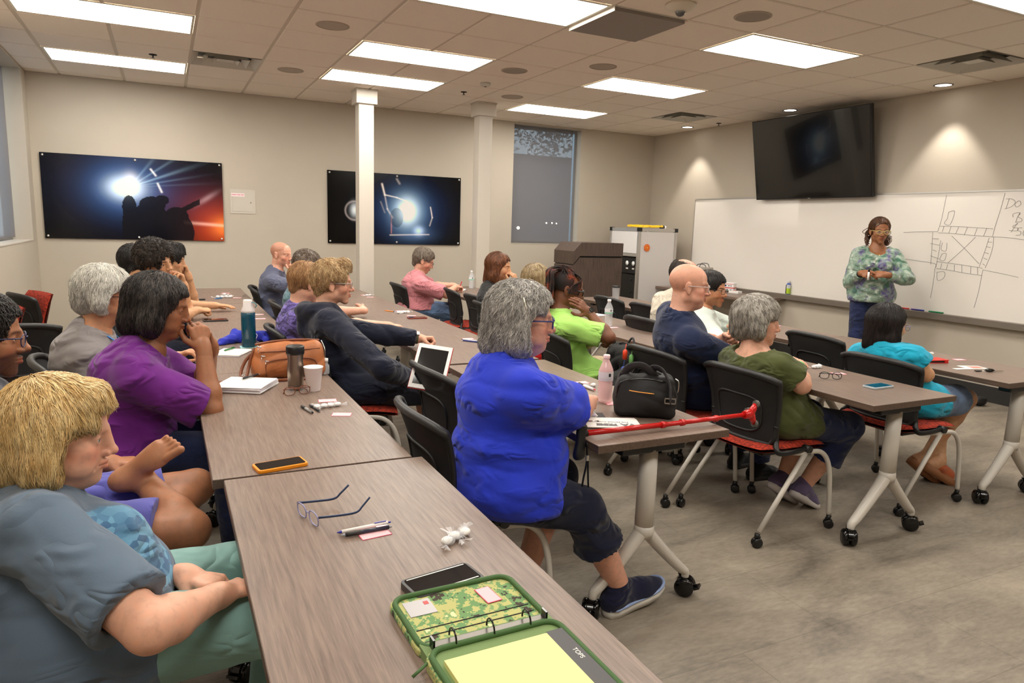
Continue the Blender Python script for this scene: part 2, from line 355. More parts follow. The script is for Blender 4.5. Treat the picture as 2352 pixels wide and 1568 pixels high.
# outside: ground, tree crowns, far lamp glints
struct('ground_outside', MB().b2((-14, .6, -.5), (26, 34, -.4)), mat('asphalt', (90, 92, 96), .9))
M_LEAF = mat('leaf', (38, 48, 34), .8, vary=.3); M_BARK = mat('bark', (50, 42, 36), .9)
rnd = random.Random(4)
for (x, y, h, r, lb) in ((12.9, 8.5, 5.0, (3.4, 1.6, 1.35), 'leafy tree outside the back window, nearer one'), (17.5, 13, 6.3, (4.6, 2.2, 1.6), 'leafy tree further outside the back window')):
    o = thing('tree', lb, 'tree', (x, y, -.4), group='trees outside the window')
    obj('trunk', MB().tube([(.4, 0, 0), (.3, 0, 1.5), (0, .1, h)], [.2, .16, .06], 8), M_BARK, o)
    m = MB(); cs = [Vector((rnd.uniform(-1, .6) * r[0], rnd.uniform(-1, 1) * r[1], h + rnd.uniform(-.75, 1) * r[2])) for k in range(70)]
    for c in cs:
        for k in range(55):
            p = c + Vector((rnd.gauss(0, .26), rnd.gauss(0, .26), rnd.gauss(0, .17))); a = Vector((rnd.gauss(0, 1), rnd.gauss(0, 1), rnd.gauss(0, 1))).normalized() * .075; b = a.orthogonal().normalized() * .045
            m.add([p - a, p + b, p + a, p - b], [(0, 1, 2, 3)])
    obj('crown', m, M_LEAF, o, fix=False)
o = thing('backdrop_building', 'added plain grey building that greys the lower back window', 'building', (17, 24, -.4)); obj('walls', MB().box((0, 0, 2.6), (22, 4, 5.2)), mat('outside_wall', (120, 114, 116), .9), o); obj('roof', MB().box((0, 0, 5.25), (22.4, 4.4, .12)), M_DARK, o)  # building added to cover the sky and grey the lower window
M_LAMP = mat('far_lamp', (255, 235, 200), .5, emit=40)
for (x, y, z, s, lb) in ((11.94, 13.0, 1.45, .05, 'bright small lamp seen through the lower back window'), (13.045, 13.0, 1.65, .025, 'faint outdoor lamp, first of three right of the bright one'), (13.27, 13.0, 1.655, .025, 'faint outdoor lamp, middle of three right of the bright one'), (13.45, 13.0, 1.645, .022, 'faint outdoor lamp, last of three right of the bright one')):
    o = thing('outdoor_lamp', lb, 'lamp', (x, y, -.4)); obj('post', MB().lathe([(.03, 0), (.03, z + .35)], 8), M_DARK, o); obj('bulb', MB().ell((0, 0, z + .4), (s, s, s)), M_LAMP, o)
# ================================================================ FURNITURE
def wood(name, c0, c1, sc=(22, 1.1, 22), rough=.38):
    q = NT(name); a = q.noise(q.co('Object', sc), 5, 6, .62, .25); b_ = q.noise(q.co('Object', (sc[0] * 4, sc[1] * 2, sc[2] * 4)), 6, 3, .6)
    mx = q.n('ShaderNodeMath', _operation='MULTIPLY_ADD', i0=b_, i1=.35, i2=a)
    q.l(q.ramp(mx.outputs[0], [(.45, c0), (.85, c1)]), 'Base Color'); q.b.inputs['Roughness'].default_value = rough
    q.b.inputs['Specular IOR Level'].default_value = .45; q.bump(b_, .06, .001); return q.m
M_TOP = wood('laminate_top', (100, 82, 73), (136, 117, 104)); M_EDGE = wood('laminate_edge', (76, 60, 50), (104, 86, 74))
M_LEC = wood('laminate_lectern', (58, 46, 40), (92, 76, 67), (20, 20, 1.0), .45)
M_LEG = mat('painted_steel', (204, 198, 188), .32, spec=.5); M_BLK = mat('black_plastic', (20, 20, 21), .38); M_GLBLK = mat('black_gloss', (12, 12, 13), .15)
def caster(mb, x, y, r, w, M=None, yaw=0, brake=True):
    R = Matrix.Rotation(yaw, 4, 'Z'); T = Matrix.Translation((x, y, 0)) @ R; old = mb.M; mb.M = (old @ T) if old is not None else T
    Q = Matrix.Rotation(PI / 2, 3, 'X')
    for s in (-1, 1):
        mb.lathe([(0, -w * .5), (r * .8, -w * .5), (r, -w * .3), (r, w * .3), (r * .8, w * .5), (0, w * .5)], 22, c=(0, s * w * .62, r), R=Q, caps=False)
    mb.tube([(0, 0, r * 1.2), (r * .45, 0, r * 2.35)], [w * .42, w * .5], 8)
    mb.grid(lambda u, v: ((r * 1.12) * math.cos(math.radians(20 + 140 * u)), (v - .5) * w * .8, r + r * 1.12 * math.sin(math.radians(20 + 140 * u))), 8, 1)
    if brake: mb.box((-r * 1.25, 0, r * 1.15), (r * .6, w * 1.3, r * .25), (0, .5, 0))
    mb.M = old
M_GAP = M_BLK
# ---- nesting tables
def make_table():
    o = thing('training_table', 'x', 'table')
    obj('tabletop', MB().box((0, 0, .722), (.61, 1.518, .030)), M_TOP, o, bevel=.0016)
    obj('edge_band', MB().box((0, 0, .7215), (.6115, 1.5195, .0255)), M_EDGE, o)
    obj('under_beam', MB().box((0, 0, .683), (.09, 1.25, .045)), M_BLK, o, bevel=.004)
    for s in (-1, 1):
        y = s * .655
        obj('bracket', MB().box((.0, y, .681), (.3, .07, .05)).box((.0, y - s * .09, .69), (.2, .2, .03)), M_BLK, o, bevel=.006)
        m = MB()
        m.tube([(0, y, .665), (0, y, .5), (0, y, .335)], [.036, .037, .039], 16, flat=1.0)
        lg = obj('leg_column', m, M_LEG, o); lg.scale = (1, 1, 1)
        m = MB()
        m.tube([(0, y, .35), (0, y, .325), (0, y, .30)], [.039, .041, .036], 16)
        for t in (-1, 1):
            P = cr([(0, y, .345), (t * .022, y, .31), (t * .10, y, .225), (t * .19, y, .135), (t * .222, y, .108), (t * .228, y, .082)], 5)
            n = len(P); m.tube(P, [.036 - .018 * (k / (n - 1)) for k in range(n)], 12, flat=.85)
        obj('foot', m, M_LEG, o)
        for t in (-1, 1):
            m = MB(); caster(m, t * .232, y, .040, .030, yaw=(.6 * t if s > 0 else -.9 * t) + (PI if t > 0 else 0)); obj('caster', m, M_GLBLK, o)
    return o
T0 = make_table()
TAB = [(1.361, -7.643, 'nearest training table with the camouflage binder'), (1.331, -6.112, 'training table carrying the tan purse and paper cup'), (1.356, -4.588, 'training table under the teal bottle and blue bag'), (1.356, -3.066, 'training table where the young men rest their arms'), (1.35, -1.545, 'training table at the far end of the left row, pink cards on it'),
       (2.591, -6.243, 'training table with the red cane and black shoulder bag'), (2.575, -4.685, 'training table under the fist of the hooded young man'), (2.58, -3.163, 'training table with a pencil and a dark phone'), (2.58, -1.641, 'far training table of the second row near the column'),
       (4.13, -6.183, 'training table with folded black glasses and a clear-cased phone'), (4.13, -4.661, 'training table before the woman in the lime shirt'), (4.13, -3.139, 'training table of the third row, behind empty chairs'), (4.068, -1.617, 'training table where the bearded man writes'),
       (5.34, -6.10, 'training table with car keys and a red wallet'), (5.325, -4.575, 'training table of the front row below the whiteboard'), (5.34, -3.05, 'training table of the front row before the lectern')]
for k, (x, y, lb) in enumerate(TAB):
    if k == 0: T0.location = (x, y, 0); T0['label'] = lb; T0['group'] = 'rows of training tables'
    else: copy_tree(T0, lb, 'rows of training tables', (x, y, 0))
# ---- nesting chairs
def seat_mat():
    q = NT('seat_fabric'); v = q.co('Object', (1, 1, 1))
    vo = q.n('ShaderNodeTexVoronoi', Vector=v, Scale=34.0, _feature='DISTANCE_TO_EDGE'); nz = q.noise(v, 60, 3)
    a = q.n('ShaderNodeMath', _operation='MULTIPLY_ADD', i0=nz, i1=.12, i2=vo.outputs[0])
    q.l(q.ramp(a.outputs[0], [(.07, (84, 20, 10)), (.13, (158, 42, 20)), (.4, (176, 54, 26))]), 'Base Color'); q.b.inputs['Roughness'].default_value = .9; q.bump(nz, .3, .002); return q.m
M_SEAT = seat_mat()
q = NT('chair_mesh'); v = q.co('UV')
q.b.inputs['Base Color'].default_value = lin((22, 21, 21)); q.b.inputs['Roughness'].default_value = .7
wv = q.n('ShaderNodeTexWave', Vector=q.co('Object', (1, 1, 1)), Scale=95.0, _bands_direction='Z'); q.bump(wv.outputs[0], .35, .002); q.b.inputs['Alpha'].default_value = .9; M_MESH = q.m
M_RIM = mat('chair_frame_black', (30, 29, 29), .5)
def back_pt(u, v, off=0.0):
    # u -1..1 across, v 0..1 up: a shell leaning back, wings flaring forward at the top
    hw = .205 + .045 * v ** 1.3 - (.02 if v < .06 else 0)
    y = u * hw; z = .475 + .345 * v - .02 * (abs(u) ** 4) * (v > .9) + .012 * (1 - u * u) * (v > .95)
    x = -.17 - .075 * v + .02 * math.sin(PI * v) + (.035 + .03 * v) * (abs(u) ** 2.2) + off
    return Vector((x, y, z))
def make_chair(fold=False):
    o = thing('nesting_chair', 'x', 'chair')
    m = MB(); NU, NV = 20, 14
    for off in (0, .006): m.grid(lambda a, b: back_pt(a * 2 - 1, b, off), NU, NV)
    obj('backrest_mesh', m, M_MESH, o)
    loop = [(-1 + 2 * k / 12, 1) for k in range(13)] + [(1, 1 - k / 10) for k in range(1, 11)] + [(1 - 2 * k / 12, 0) for k in range(1, 13)] + [(-1, k / 10) for k in range(1, 10)]
    P = [back_pt(a, b, .003) for a, b in loop]; m = MB(); m.tube(P, [.0165 if b > .9 else .0125 for a, b in loop], 8, closed=True, flat=1.0)
    inn = [(.66 * math.copysign(abs(math.cos(t)) ** .55, math.cos(t)), .40 + .27 * math.copysign(abs(math.sin(t)) ** .55, math.sin(t))) for t in [2 * PI * k / 32 for k in range(32)]]
    m.tube([back_pt(a, b, -.002) for a, b in inn], .0065, 6, closed=True)
    obj('backrest_frame', m, M_RIM, o)
    rs = Matrix.Translation((-.16, 0, .46)) @ Matrix.Rotation(-1.32, 4, 'Y') @ Matrix.Translation((.16, 0, -.46)) if fold else Matrix()
    m = MB(); m.M = rs
    def seat(u, v, top):
        a = (u - .5) * 2; b = v * 2 - 1; e = max(abs(a), abs(b)); 
        X = .01 + a * .235 * (1 - .03 * b * b); Y = b * .245 * (1 - .16 * (a < 0) * a * a - .10 * (a > 0) * a ** 4)
        f = max(0, 1 - abs(a) ** 5) * max(0, 1 - abs(b) ** 5)
        z = (.452 + .022 * f ** .4 - .022 * max(0, a) ** 3 + .012 * b * b) if top else (.438 - .012 * f ** .4 - .022 * max(0, a) ** 3 + .012 * b * b)
        return (X, Y, z)
    m.grid(lambda u, v: seat(u, v, True), 22, 22); m.grid(lambda u, v: seat(u, v, False), 22, 22)
    obj('seat', m, M_SEAT, o)
    m = MB(); m.M = rs; m.box((0, 0, .424), (.34, .36, .02)); obj('seat_pan', m, M_BLK, o, bevel=.006)
    for s in (-1, 1):
        y = s * .262
        m = MB(); m.tube(cr([back_pt(s * 1, .3, .0), back_pt(s * 1.02, .08, .01), (-.14, y * .93, .452), (-.06, y * .99, .448), (.045, y, .458)], 5), .0155, 8, flat=.75); m.lathe([(.019, -.02), (.021, 0), (.019, .02)], 12, c=(.045, y, .455), R=Matrix.Rotation(PI / 2, 3, 'X'))
        obj('side_arm', m, M_BLK, o)
        obj('leg', MB().tube([(.045, y, .445), (-.255, y + s * .012, .075)], .0125, 12), M_LEG, o)
        obj('leg', MB().tube(cr([(-.05, s * .17, .432), (.0, y * .93, .432), (.07, y, .437), (.15, y, .425), (.205, y, .375), (.235, y, .29), (.25, y, .18), (.262, y, .075)], 5), .0125, 12), M_LEG, o)
        for cx, cyy, yw in ((-.262, y + s * .012, .3 * s), (.266, y, 2.4)):
            m = MB(); caster(m, cx, cyy, .024, .017, yaw=yw, brake=False); m.tube([(cx, cyy, .07), (cx - .006, cyy, .045)], [.0135, .011], 8); obj('caster', m, M_BLK, o)
    return o
C0 = make_chair(); CF = make_chair(True)
CH = [(3.70, -6.40, .03, 'black mesh chair under the woman in the olive shirt'), (3.60, -5.83, .02, 'black mesh chair behind the man in the navy polo'), (4.74, -6.42, .0, 'black mesh chair under the woman in the turquoise blouse'), (5.10, -5.66, -.06, 'empty black mesh chair left of the turquoise blouse woman'),
      (3.34, -5.10, -.10, 'black mesh chair behind the woman in the lime shirt'), (3.36, -4.36, .0, 'black mesh chair of the mostly hidden woman in red'), (1.88, -5.04, -.20, 'black mesh chair behind the hooded young man'), (1.93, -6.62, .0, 'black mesh chair half behind the woman in royal blue'), (2.22, -5.92, .05, 'black mesh chair holding the dark backpack'),
      (3.78, -2.20, -.12, 'empty black mesh chair right behind the bearded man'), (3.78, -2.80, .05, 'empty black mesh chair with its red seat showing, before the woman in black'), (3.42, -1.46, .0, 'black mesh chair of the bearded man in the rose shirt'), (1.90, -1.70, -.1, 'black mesh chair of the bald man with hand on chin'),
      (5.06, -3.18, .0, 'empty black mesh chair closest to the lectern'), (5.06, -3.80, .0, 'empty black mesh chair before the white rolling cabinet'), (4.42, -4.62, .0, 'black mesh chair of the man in the cream shirt'), (.68, -5.86, .0, 'black mesh chair behind the woman in purple'), (.60, -5.22, .15, 'black mesh chair behind the white-haired woman'),
      (.62, -7.30, .0, 'black mesh chair at the lower left under the blonde woman'), (1.72, -4.46, .0, 'black mesh chair of the boy in tie-dye'), (3.60, -3.42, -.1, 'black mesh chair under the woman in black'), (.72, -3.36, .0, 'black mesh chair of the curly-haired man'), (.74, -4.62, .2, 'empty black mesh chair between the grey cardigan and the curly-haired man'),
      (.50, -6.60, .0, 'black mesh chair of the barefoot man at the left edge'), (1.92, -3.06, .0, 'black mesh chair of the short-haired man in teal'), (4.48, -5.19, -.2, 'black mesh chair of the man in mint'), (.08, -3.84, 1.62, 'black mesh chair seen from behind, left of the white-haired woman')]
FOLD = [(.02, -2.05, .5, 'flipped-seat mesh chair against the left wall, seat up'), (-.02, -3.0, .45, 'flipped-seat mesh chair at the left edge of the view')]
for k, (x, y, r, lb) in enumerate(CH):
    if k == 0: C0.location = (x, y, 0); C0.rotation_euler = (0, 0, r); C0['label'] = lb; C0['group'] = 'black mesh nesting chairs'
    else: copy_tree(C0, lb, 'black mesh nesting chairs', (x, y, 0), r)
for k, (x, y, r, lb) in enumerate(FOLD):
    if k == 0: CF.location = (x, y, 0); CF.rotation_euler = (0, 0, r); CF['label'] = lb; CF['group'] = 'chairs stored by the left wall'
    else: copy_tree(CF, lb, 'chairs stored by the left wall', (x, y, 0), r)
# ---- whiteboard, tray, television
M_WB = mat('whiteboard', (236, 230, 222), .28, spec=.5); M_ALU = mat('aluminium', (196, 192, 186), .35, .7)
M_TRAY = mat('tray_grey', (128, 118, 108), .4, .35)
o = thing('whiteboard', 'long wall whiteboard with a street crossing drawn in black marker', 'whiteboard', (7.869, -3.9, 1.36))
o['label'] = 'long wall whiteboard with a street crossing sketched in marker'
BY0, BY1 = -7.4, -.88
def rel(o, lo, hi): return tuple(a - b for a, b in zip(lo, o.location)), tuple(a - b for a, b in zip(hi, o.location))
obj('board', MB().b2(*rel(o, (7.856, BY0, .775), (7.869, BY1, 1.958))), M_WB, o)
obj('frame', MB().b2(*rel(o, (7.848, BY0, 1.955), (7.869, BY1, 1.97))).b2(*rel(o, (7.85, BY1, .775), (7.869, BY1 + .01, 1.97))), M_ALU, o)
obj('marker_tray', MB().b2(*rel(o, (7.80, BY0, .765), (7.869, BY1, .775))).b2(*rel(o, (7.775, BY0, .715), (7.80, BY1, .777))), M_TRAY, o, bevel=.003)
STROKES = [[(-4.559,1.932),(-4.551,1.82),(-4.538,1.682),(-4.516,1.577)],[(-4.155,1.563),(-4.335,1.573),(-4.511,1.579)],[(-4.187,1.292),(-4.365,1.277),(-4.531,1.26),(-4.538,1.208),(-4.538,1.065),(-4.53,0.916)],[(-5.102,1.941),(-5.085,1.807),(-5.059,1.653),(-5.045,1.547)],[(-5.035,1.542),(-5.191,1.536),(-5.321,1.521)],[(-4.467,1.572),(-4.48,1.4),(-4.489,1.251)],[(-4.477,1.508),(-4.537,1.508)],[(-4.46,1.459),(-4.556,1.445)],[(-4.488,1.397),(-4.53,1.384)],[(-4.474,1.337),(-4.565,1.311)],[(-4.559,1.492),(-4.555,1.35),(-4.544,1.226)],[(-4.522,1.567),(-4.7,1.562),(-4.872,1.549),(-5.055,1.542)],[(-4.536,1.632),(-4.691,1.632),(-4.861,1.624),(-5.041,1.615)],[(-4.574,1.633),(-4.564,1.576)],[(-4.645,1.634),(-4.631,1.566)],[(-4.72,1.628),(-4.698,1.559)],[(-4.803,1.625),(-4.783,1.549)],[(-4.896,1.616),(-4.879,1.547)],[(-4.983,1.621),(-4.964,1.545)],[(-5.057,1.539),(-5.061,1.457),(-5.048,1.358),(-5.018,1.25)],[(-5.016,1.531),(-5.001,1.439),(-4.963,1.257)],[(-5.008,1.493),(-5.048,1.492)],[(-5.001,1.449),(-5.041,1.442)],[(-4.995,1.393),(-5.032,1.385)],[(-4.99,1.343),(-5.028,1.33)],[(-4.991,1.288),(-5.015,1.273)],[(-4.546,1.283),(-4.65,1.276),(-4.826,1.263),(-4.995,1.247)],[(-4.552,1.213),(-4.677,1.207),(-4.836,1.189),(-4.996,1.178)],[(-4.6,1.269),(-4.593,1.216)],[(-4.658,1.264),(-4.655,1.209)],[(-4.727,1.262),(-4.733,1.202)],[(-4.798,1.264),(-4.808,1.19)],[(-4.886,1.258),(-4.891,1.189)],[(-4.949,1.254),(-4.958,1.185)],[(-4.664,1.539),(-4.805,1.422),(-4.957,1.286)],[(-4.892,1.535),(-4.796,1.422),(-4.658,1.275)],[(-4.58,1.472),(-4.575,1.404),(-4.626,1.395),(-4.625,1.471)],[(-4.59,1.361),(-4.575,1.303),(-4.622,1.299),(-4.631,1.367),(-4.59,1.361)],[(-4.562,1.178),(-4.58,1.098),(-4.639,1.128),(-4.637,1.186),(-4.562,1.178)],[(-4.601,1.769),(-4.597,1.708),(-4.573,1.661),(-4.633,1.65),(-4.661,1.777),(-4.601,1.769)],[(-5.001,1.231),(-5.159,1.21),(-5.316,1.186)],[(-5.001,1.231),(-4.997,1.172),(-4.988,1.019),(-4.967,0.868)],[(-5.144,1.886),(-5.129,1.799)],[(-5.117,1.886),(-5.166,1.885),(-5.2,1.857),(-5.176,1.818),(-5.118,1.795)],[(-5.222,1.865),(-5.199,1.837),(-5.218,1.812),(-5.248,1.833),(-5.241,1.862),(-5.222,1.865)],[(-5.2,1.723),(-5.196,1.75),(-5.236,1.762),(-5.255,1.754),(-5.241,1.727),(-5.273,1.707),(-5.273,1.683),(-5.225,1.677)],[(-5.254,1.762),(-5.235,1.715),(-5.229,1.675)],[(-5.249,1.663),(-5.211,1.643),(-5.217,1.627),(-5.255,1.624),(-5.247,1.6),(-5.182,1.603)],[(-5.245,1.671),(-5.2,1.587)],[(-5.288,1.628),(-5.258,1.624),(-5.254,1.604),(-5.281,1.593),(-5.281,1.565),(-5.245,1.56)],[(-5.309,1.609),(-5.302,1.577),(-5.316,1.554)]]
M_INK = mat('marker_ink', (84, 82, 84), .6)
m = MB()
for s in STROKES:
    P = cr([(7.8552 - 7.869, a + 3.9, b - 1.36) for a, b in s], 4) if len(s) > 2 else [Vector((7.8552 - 7.869, a + 3.9, b - 1.36)) for a, b in s]
    m.tube(P, .0016, 5, flat=1.0)
obj('marker_drawing', m, M_INK, o)
tv = thing('television', 'big black wall television tilted down above the whiteboard', 'television', (7.66, -2.99, 2.40), rot=(0, 0, 0))
R = Matrix.Rotation(math.radians(-11), 4, 'Y')
def rot_in(mb): mb.M = R; return mb
TW, TH = 1.665, .965
obj('casing', rot_in(MB()).box((.025, 0, 0), (.05, TW, TH)), M_BLK, tv, bevel=.006)
M_SCR = mat('tv_screen', (5, 5, 6), .12, spec=.5, coat=.3)
obj('screen', rot_in(MB()).box((-.0015, 0, .004), (.003, TW - .024, TH - .03)), M_SCR, tv)
obj('maker_badge', rot_in(MB()).box((-.004, 0, -TH / 2 + .006), (.003, .03, .007)), M_ALU, tv)
obj('wall_mount', MB().box((.15, 0, 0), (.1, .5, .4)), M_BLK, tv)
# wall desk at the corner, lit items on it come later
o = thing('wall_desk', 'dark laminate desk fixed below the left end of the whiteboard', 'desk', (7.53, -1.8, 0))
obj('desktop', MB().box((0, 0, .708), (.66, 1.76, .032)), M_TOP, o, bevel=.002)
obj('side_panel', MB().box((.1, .86, .346), (.46, .03, .692)), M_EDGE, o); obj('bracket', MB().box((.28, -.6, .66), (.1, .03, .06)).box((.28, .3, .66), (.1, .03, .06)), M_BLK, o)
# ---- lectern
o = thing('lectern', 'dark wood lectern with a slanted front corner before the white cabinet', 'lectern', (5.97, -1.15, 0))
def side_prof(pts, y0, y1): return [(x, z) for x, z in pts]
TX = Matrix(((1, 0, 0, 0), (0, 0, -1, 0), (0, 1, 0, 0), (0, 0, 0, 1)))    # (x,z)->(x,y,z)
up = [(-.44, 1.215), (-.335, 1.325), (.305, 1.325), (.305, 1.155), (-.345, 1.155), (-.44, 1.05)]
lo_ = [(-.44, 1.03), (-.345, 1.135), (.305, 1.135), (.305, .06), (-.44, .06)]
obj('reading_hood', MB().prism(up, -.25, .25, TX), M_LEC, o, bevel=.003)
obj('body', MB().prism(lo_, -.24, .24, TX), M_LEC, o, bevel=.003)
obj('shadow_gap', MB().prism([(-.43, 1.02), (-.35, 1.12), (.295, 1.12), (.295, 1.17), (-.35, 1.17), (-.43, 1.08)], -.225, .225, TX), M_DARK, o)
obj('plinth', MB().box((-.06, 0, .03), (.7, .44, .06)), M_BLK, o)
obj('slot_handle', MB().box((-.395, .2425, .8), (.07, .006, .012)).box((.308, -.1, .75), (.006, .012, .12)), M_ALU, o)
# ---- rolling av cabinet
o = thing('av_cabinet', 'tall white-panelled rolling equipment cabinet in the room corner', 'cabinet', (7.213, -.54, 0))
hx, hy, Z = .337, .36, 1.53
m = MB()
for sx in (-1, 1):
    for sy in (-1, 1): m.box((sx * (hx - .02), sy * (hy - .02), (Z + .1) / 2), (.04, .04, Z - .1))
for z in (.12, Z - .022):
    for s in (-1, 1): m.box((0, s * (hy - .02), z), (2 * hx - .08, .036, .044)); m.box((s * (hx - .02), 0, z), (.036, 2 * hy - .08, .044))
m.box((-(hx - .02), 0, 1.15), (.036, 2 * hy - .08, .04))
obj('frame', m, M_ALU, o, bevel=.002)
M_PAN = mat('cabinet_white', (232, 228, 226), .35)
obj('side_panel', MB().box((0, -hy + .012, .81), (2 * hx - .08, .006, 1.34)), M_PAN, o)
obj('upper_panel', MB().box((-hx + .012, 0, 1.335), (.006, 2 * hy - .08, .32)), M_PAN, o)
obj('top_panel', MB().box((0, 0, Z - .02), (2 * hx - .08, 2 * hy - .08, .01)).box((0, hy - .01, .8), (2 * hx - .08, .006, 1.3)).box((hx - .01, 0, .8), (.006, 2 * hy - .08, 1.3)), M_PAN, o)
m = MB()
for sx, sy in ((-1, -1), (1, -1), (-1, 1)): m.box((sx * (hx - .022), sy * (hy - .022), Z - .02), (.055, .055, .055))
obj('corner_cap', m, M_BLK, o, bevel=.004)
obj('rack_door', MB().box((-hx + .03, 0, .5), (.01, 2 * hy - .09, .74)), M_BLK, o)
kn = MB()
for z in (.3, .62, .8): kn.lathe([(.012, 0), (.012, .012), (0, .014)], 10, c=(-hx + .025, -.2, z), R=Matrix.Rotation(-PI / 2, 3, 'Y'))
obj('knob', kn, M_GLBLK, o)
obj('equipment_rack', MB().box((-hx + .08, 0, 1.0), (.1, 2 * hy - .1, .22)), M_BLK, o)
for y in (-.23, -.08): obj('gauge', MB().lathe([(.034, 0), (.034, .01), (0, .01)], 20, c=(-hx + .03, y, 1.03), R=Matrix.Rotation(-PI / 2, 3, 'Y')), M_('gauge_face', (235, 235, 235), .5), o)
g = MB()
for y in (-.23, -.08): g.lathe([(.046, 0), (.046, .006), (.036, .008)], 20, c=(-hx + .032, y, 1.03), R=Matrix.Rotation(-PI / 2, 3, 'Y'), caps=False)
g.box((-hx + .028, -.155, 1.03), (.01, .06, .03)); obj('gauge_bezel', g, M_GLBLK, o)
obj('label_strip', MB().box((-hx + .027, -.23, .955), (.004, .05, .02)).box((-hx + .027, -.08, .955), (.004, .05, .02)), M_PAN, o)
m = MB()
for sx in (-1, 1):
    for sy in (-1, 1): caster(m, sx * .28, sy * .3, .045, .025)
obj('caster', m, M_BLK, o)
P = cr([(6.93 + .05 * math.sin(k) + .028 * k, -.62 + .17 * math.sin(1.7 * k), 1.548 + .006 * (k % 3)) for k in range(18)], 5)
tag(obj('extension_cord', MB().tube(P, .0075, 8).tube([p + Vector((.03, .05, .012)) for p in P[::-1]], .0075, 8), mat('cord_yellow', (238, 196, 30), .45)), 'yellow extension cord coiled on top of the white cabinet', 'cord')
o = thing('cable_plug', 'black and white plug lying at the end of the yellow cord', 'plug', (7.42, -.72, 1.533)); obj('body', MB().tube([(-.05, 0, .02), (.02, 0, .02)], [.02, .022], 10), M_BLK, o); obj('collar', MB().tube([(.02, 0, .02), (.05, 0, .02)], .02, 10), M_PAN, o)
# orange medallion hanging on the cabinet side
o = thing('hanging_medallion', 'orange scalloped medallion hanging on the white cabinet side', 'ornament', (7.02, -.905, 1.26))
Q = Matrix.Rotation(PI / 2, 3, 'X'); n = 36
obj('disc', MB().prism([((.048 + .004 * (k % 2)) * math.cos(2 * PI * k / n), (.048 + .004 * (k % 2)) * math.sin(2 * PI * k / n)) for k in range(n)], 0, .006, Q.to_4x4()), mat('orange_plastic', (236, 110, 30), .4), o)
mm_ = MB(); mm_.tube([(.032 * math.cos(t * .3491), -.008, .032 * math.sin(t * .3491)) for t in range(18)], .0022, 5, closed=True); mm_.ell((0, -.007, 0), (.014, .003, .014)); obj('raised_ring', mm_, mat('amber', (248, 176, 70), .4), o)
obj('string', MB().tube([(0, -.004, .05), (.004, -.004, .15), (-.012, -.003, .25)], .0012, 5), M_PAN, o)
# ---- prints on the back wall
def art1(u, v):
    c = np.zeros(u.shape + (3,)); 
    def g(cx, cy, sx, sy, ang=0):
        x, y = (u - cx) * 2, v - cy; ca, sa = math.cos(ang), math.sin(ang); X = x * ca + y * sa; Y = -x * sa + y * ca
        return np.exp(-(X / sx) ** 2 - (Y / sy) ** 2)
    c += g(.44, .36, .62, .42)[..., None] * np.array([.008, .015, .07]); c += g(.44, .38, .34, .26)[..., None] * np.array([.05, .16, .42])
    c += g(.44, .37, .17, .12)[..., None] * np.array([1.3, 1.5, 1.5]); c += g(.47, .30, .07, .1)[..., None] * np.array([.8, .7, .6])
    an = np.arctan2(.36 - v, (u - .46) * 2); rd = np.hypot((u - .46) * 2, v - .36)
    for a0, wd, am, ln in ((.38, .035, .55, .5), (.62, .03, .4, .45), (.22, .02, .3, .5), (.9, .05, .3, .35), (.1, .02, .12, .6)): c += (np.exp(-((an - a0) / wd) ** 2) * np.exp(-(rd / ln) ** 2) * (rd > .1) * am)[..., None] * np.array([.45, .75, 1.])
    for x0, y0, x1, y1 in ((.585, .13, .61, .2), (.62, .3, .64, .4)):
        t = np.clip(((u - x0) * (x1 - x0) + (v - y0) * (y1 - y0)) / ((x1 - x0) ** 2 + (y1 - y0) ** 2), 0, 1); d = np.hypot((u - x0 - t * (x1 - x0)) * 2, v - y0 - t * (y1 - y0)); c += (np.exp(-(d / .012) ** 2) * .8)[..., None] * np.ones(3)
    c += g(.97, .84, .34, .3)[..., None] * np.array([.50, .05, .015]); c += g(1.0, .82, .14, .12)[..., None] * np.array([.55, .2, .03]); c += g(.8, .5, .5, .25)[..., None] * np.array([.05, .012, .02])
    c += g(.92, .79, .36, .02, .06)[..., None] * np.array([.5, .35, .3]) * (u > .76)[..., None]; c += g(.9, .46, .14, .03, -.6)[..., None] * np.array([.25, .18, .2])
    sil = np.zeros(u.shape, bool)
    for cx, cy, rx, ry in ((.455, .60, .04, .14), (.455, .85, .045, .3), (.585, .56, .075, .10), (.57, .85, .12, .32), (.64, .50, .04, .06), (.72, .70, .07, .12), (.70, .9, .12, .28)): sil |= ((u - cx) / rx) ** 2 + ((v - cy) / ry) ** 2 < 1
    sil |= (np.abs((v - .60) - (u - .77) * -1.1) < .035) & (u > .72) & (u < .86)
    c[sil] *= .06; c[sil] += np.array([.002, .0025, .006])
    return c
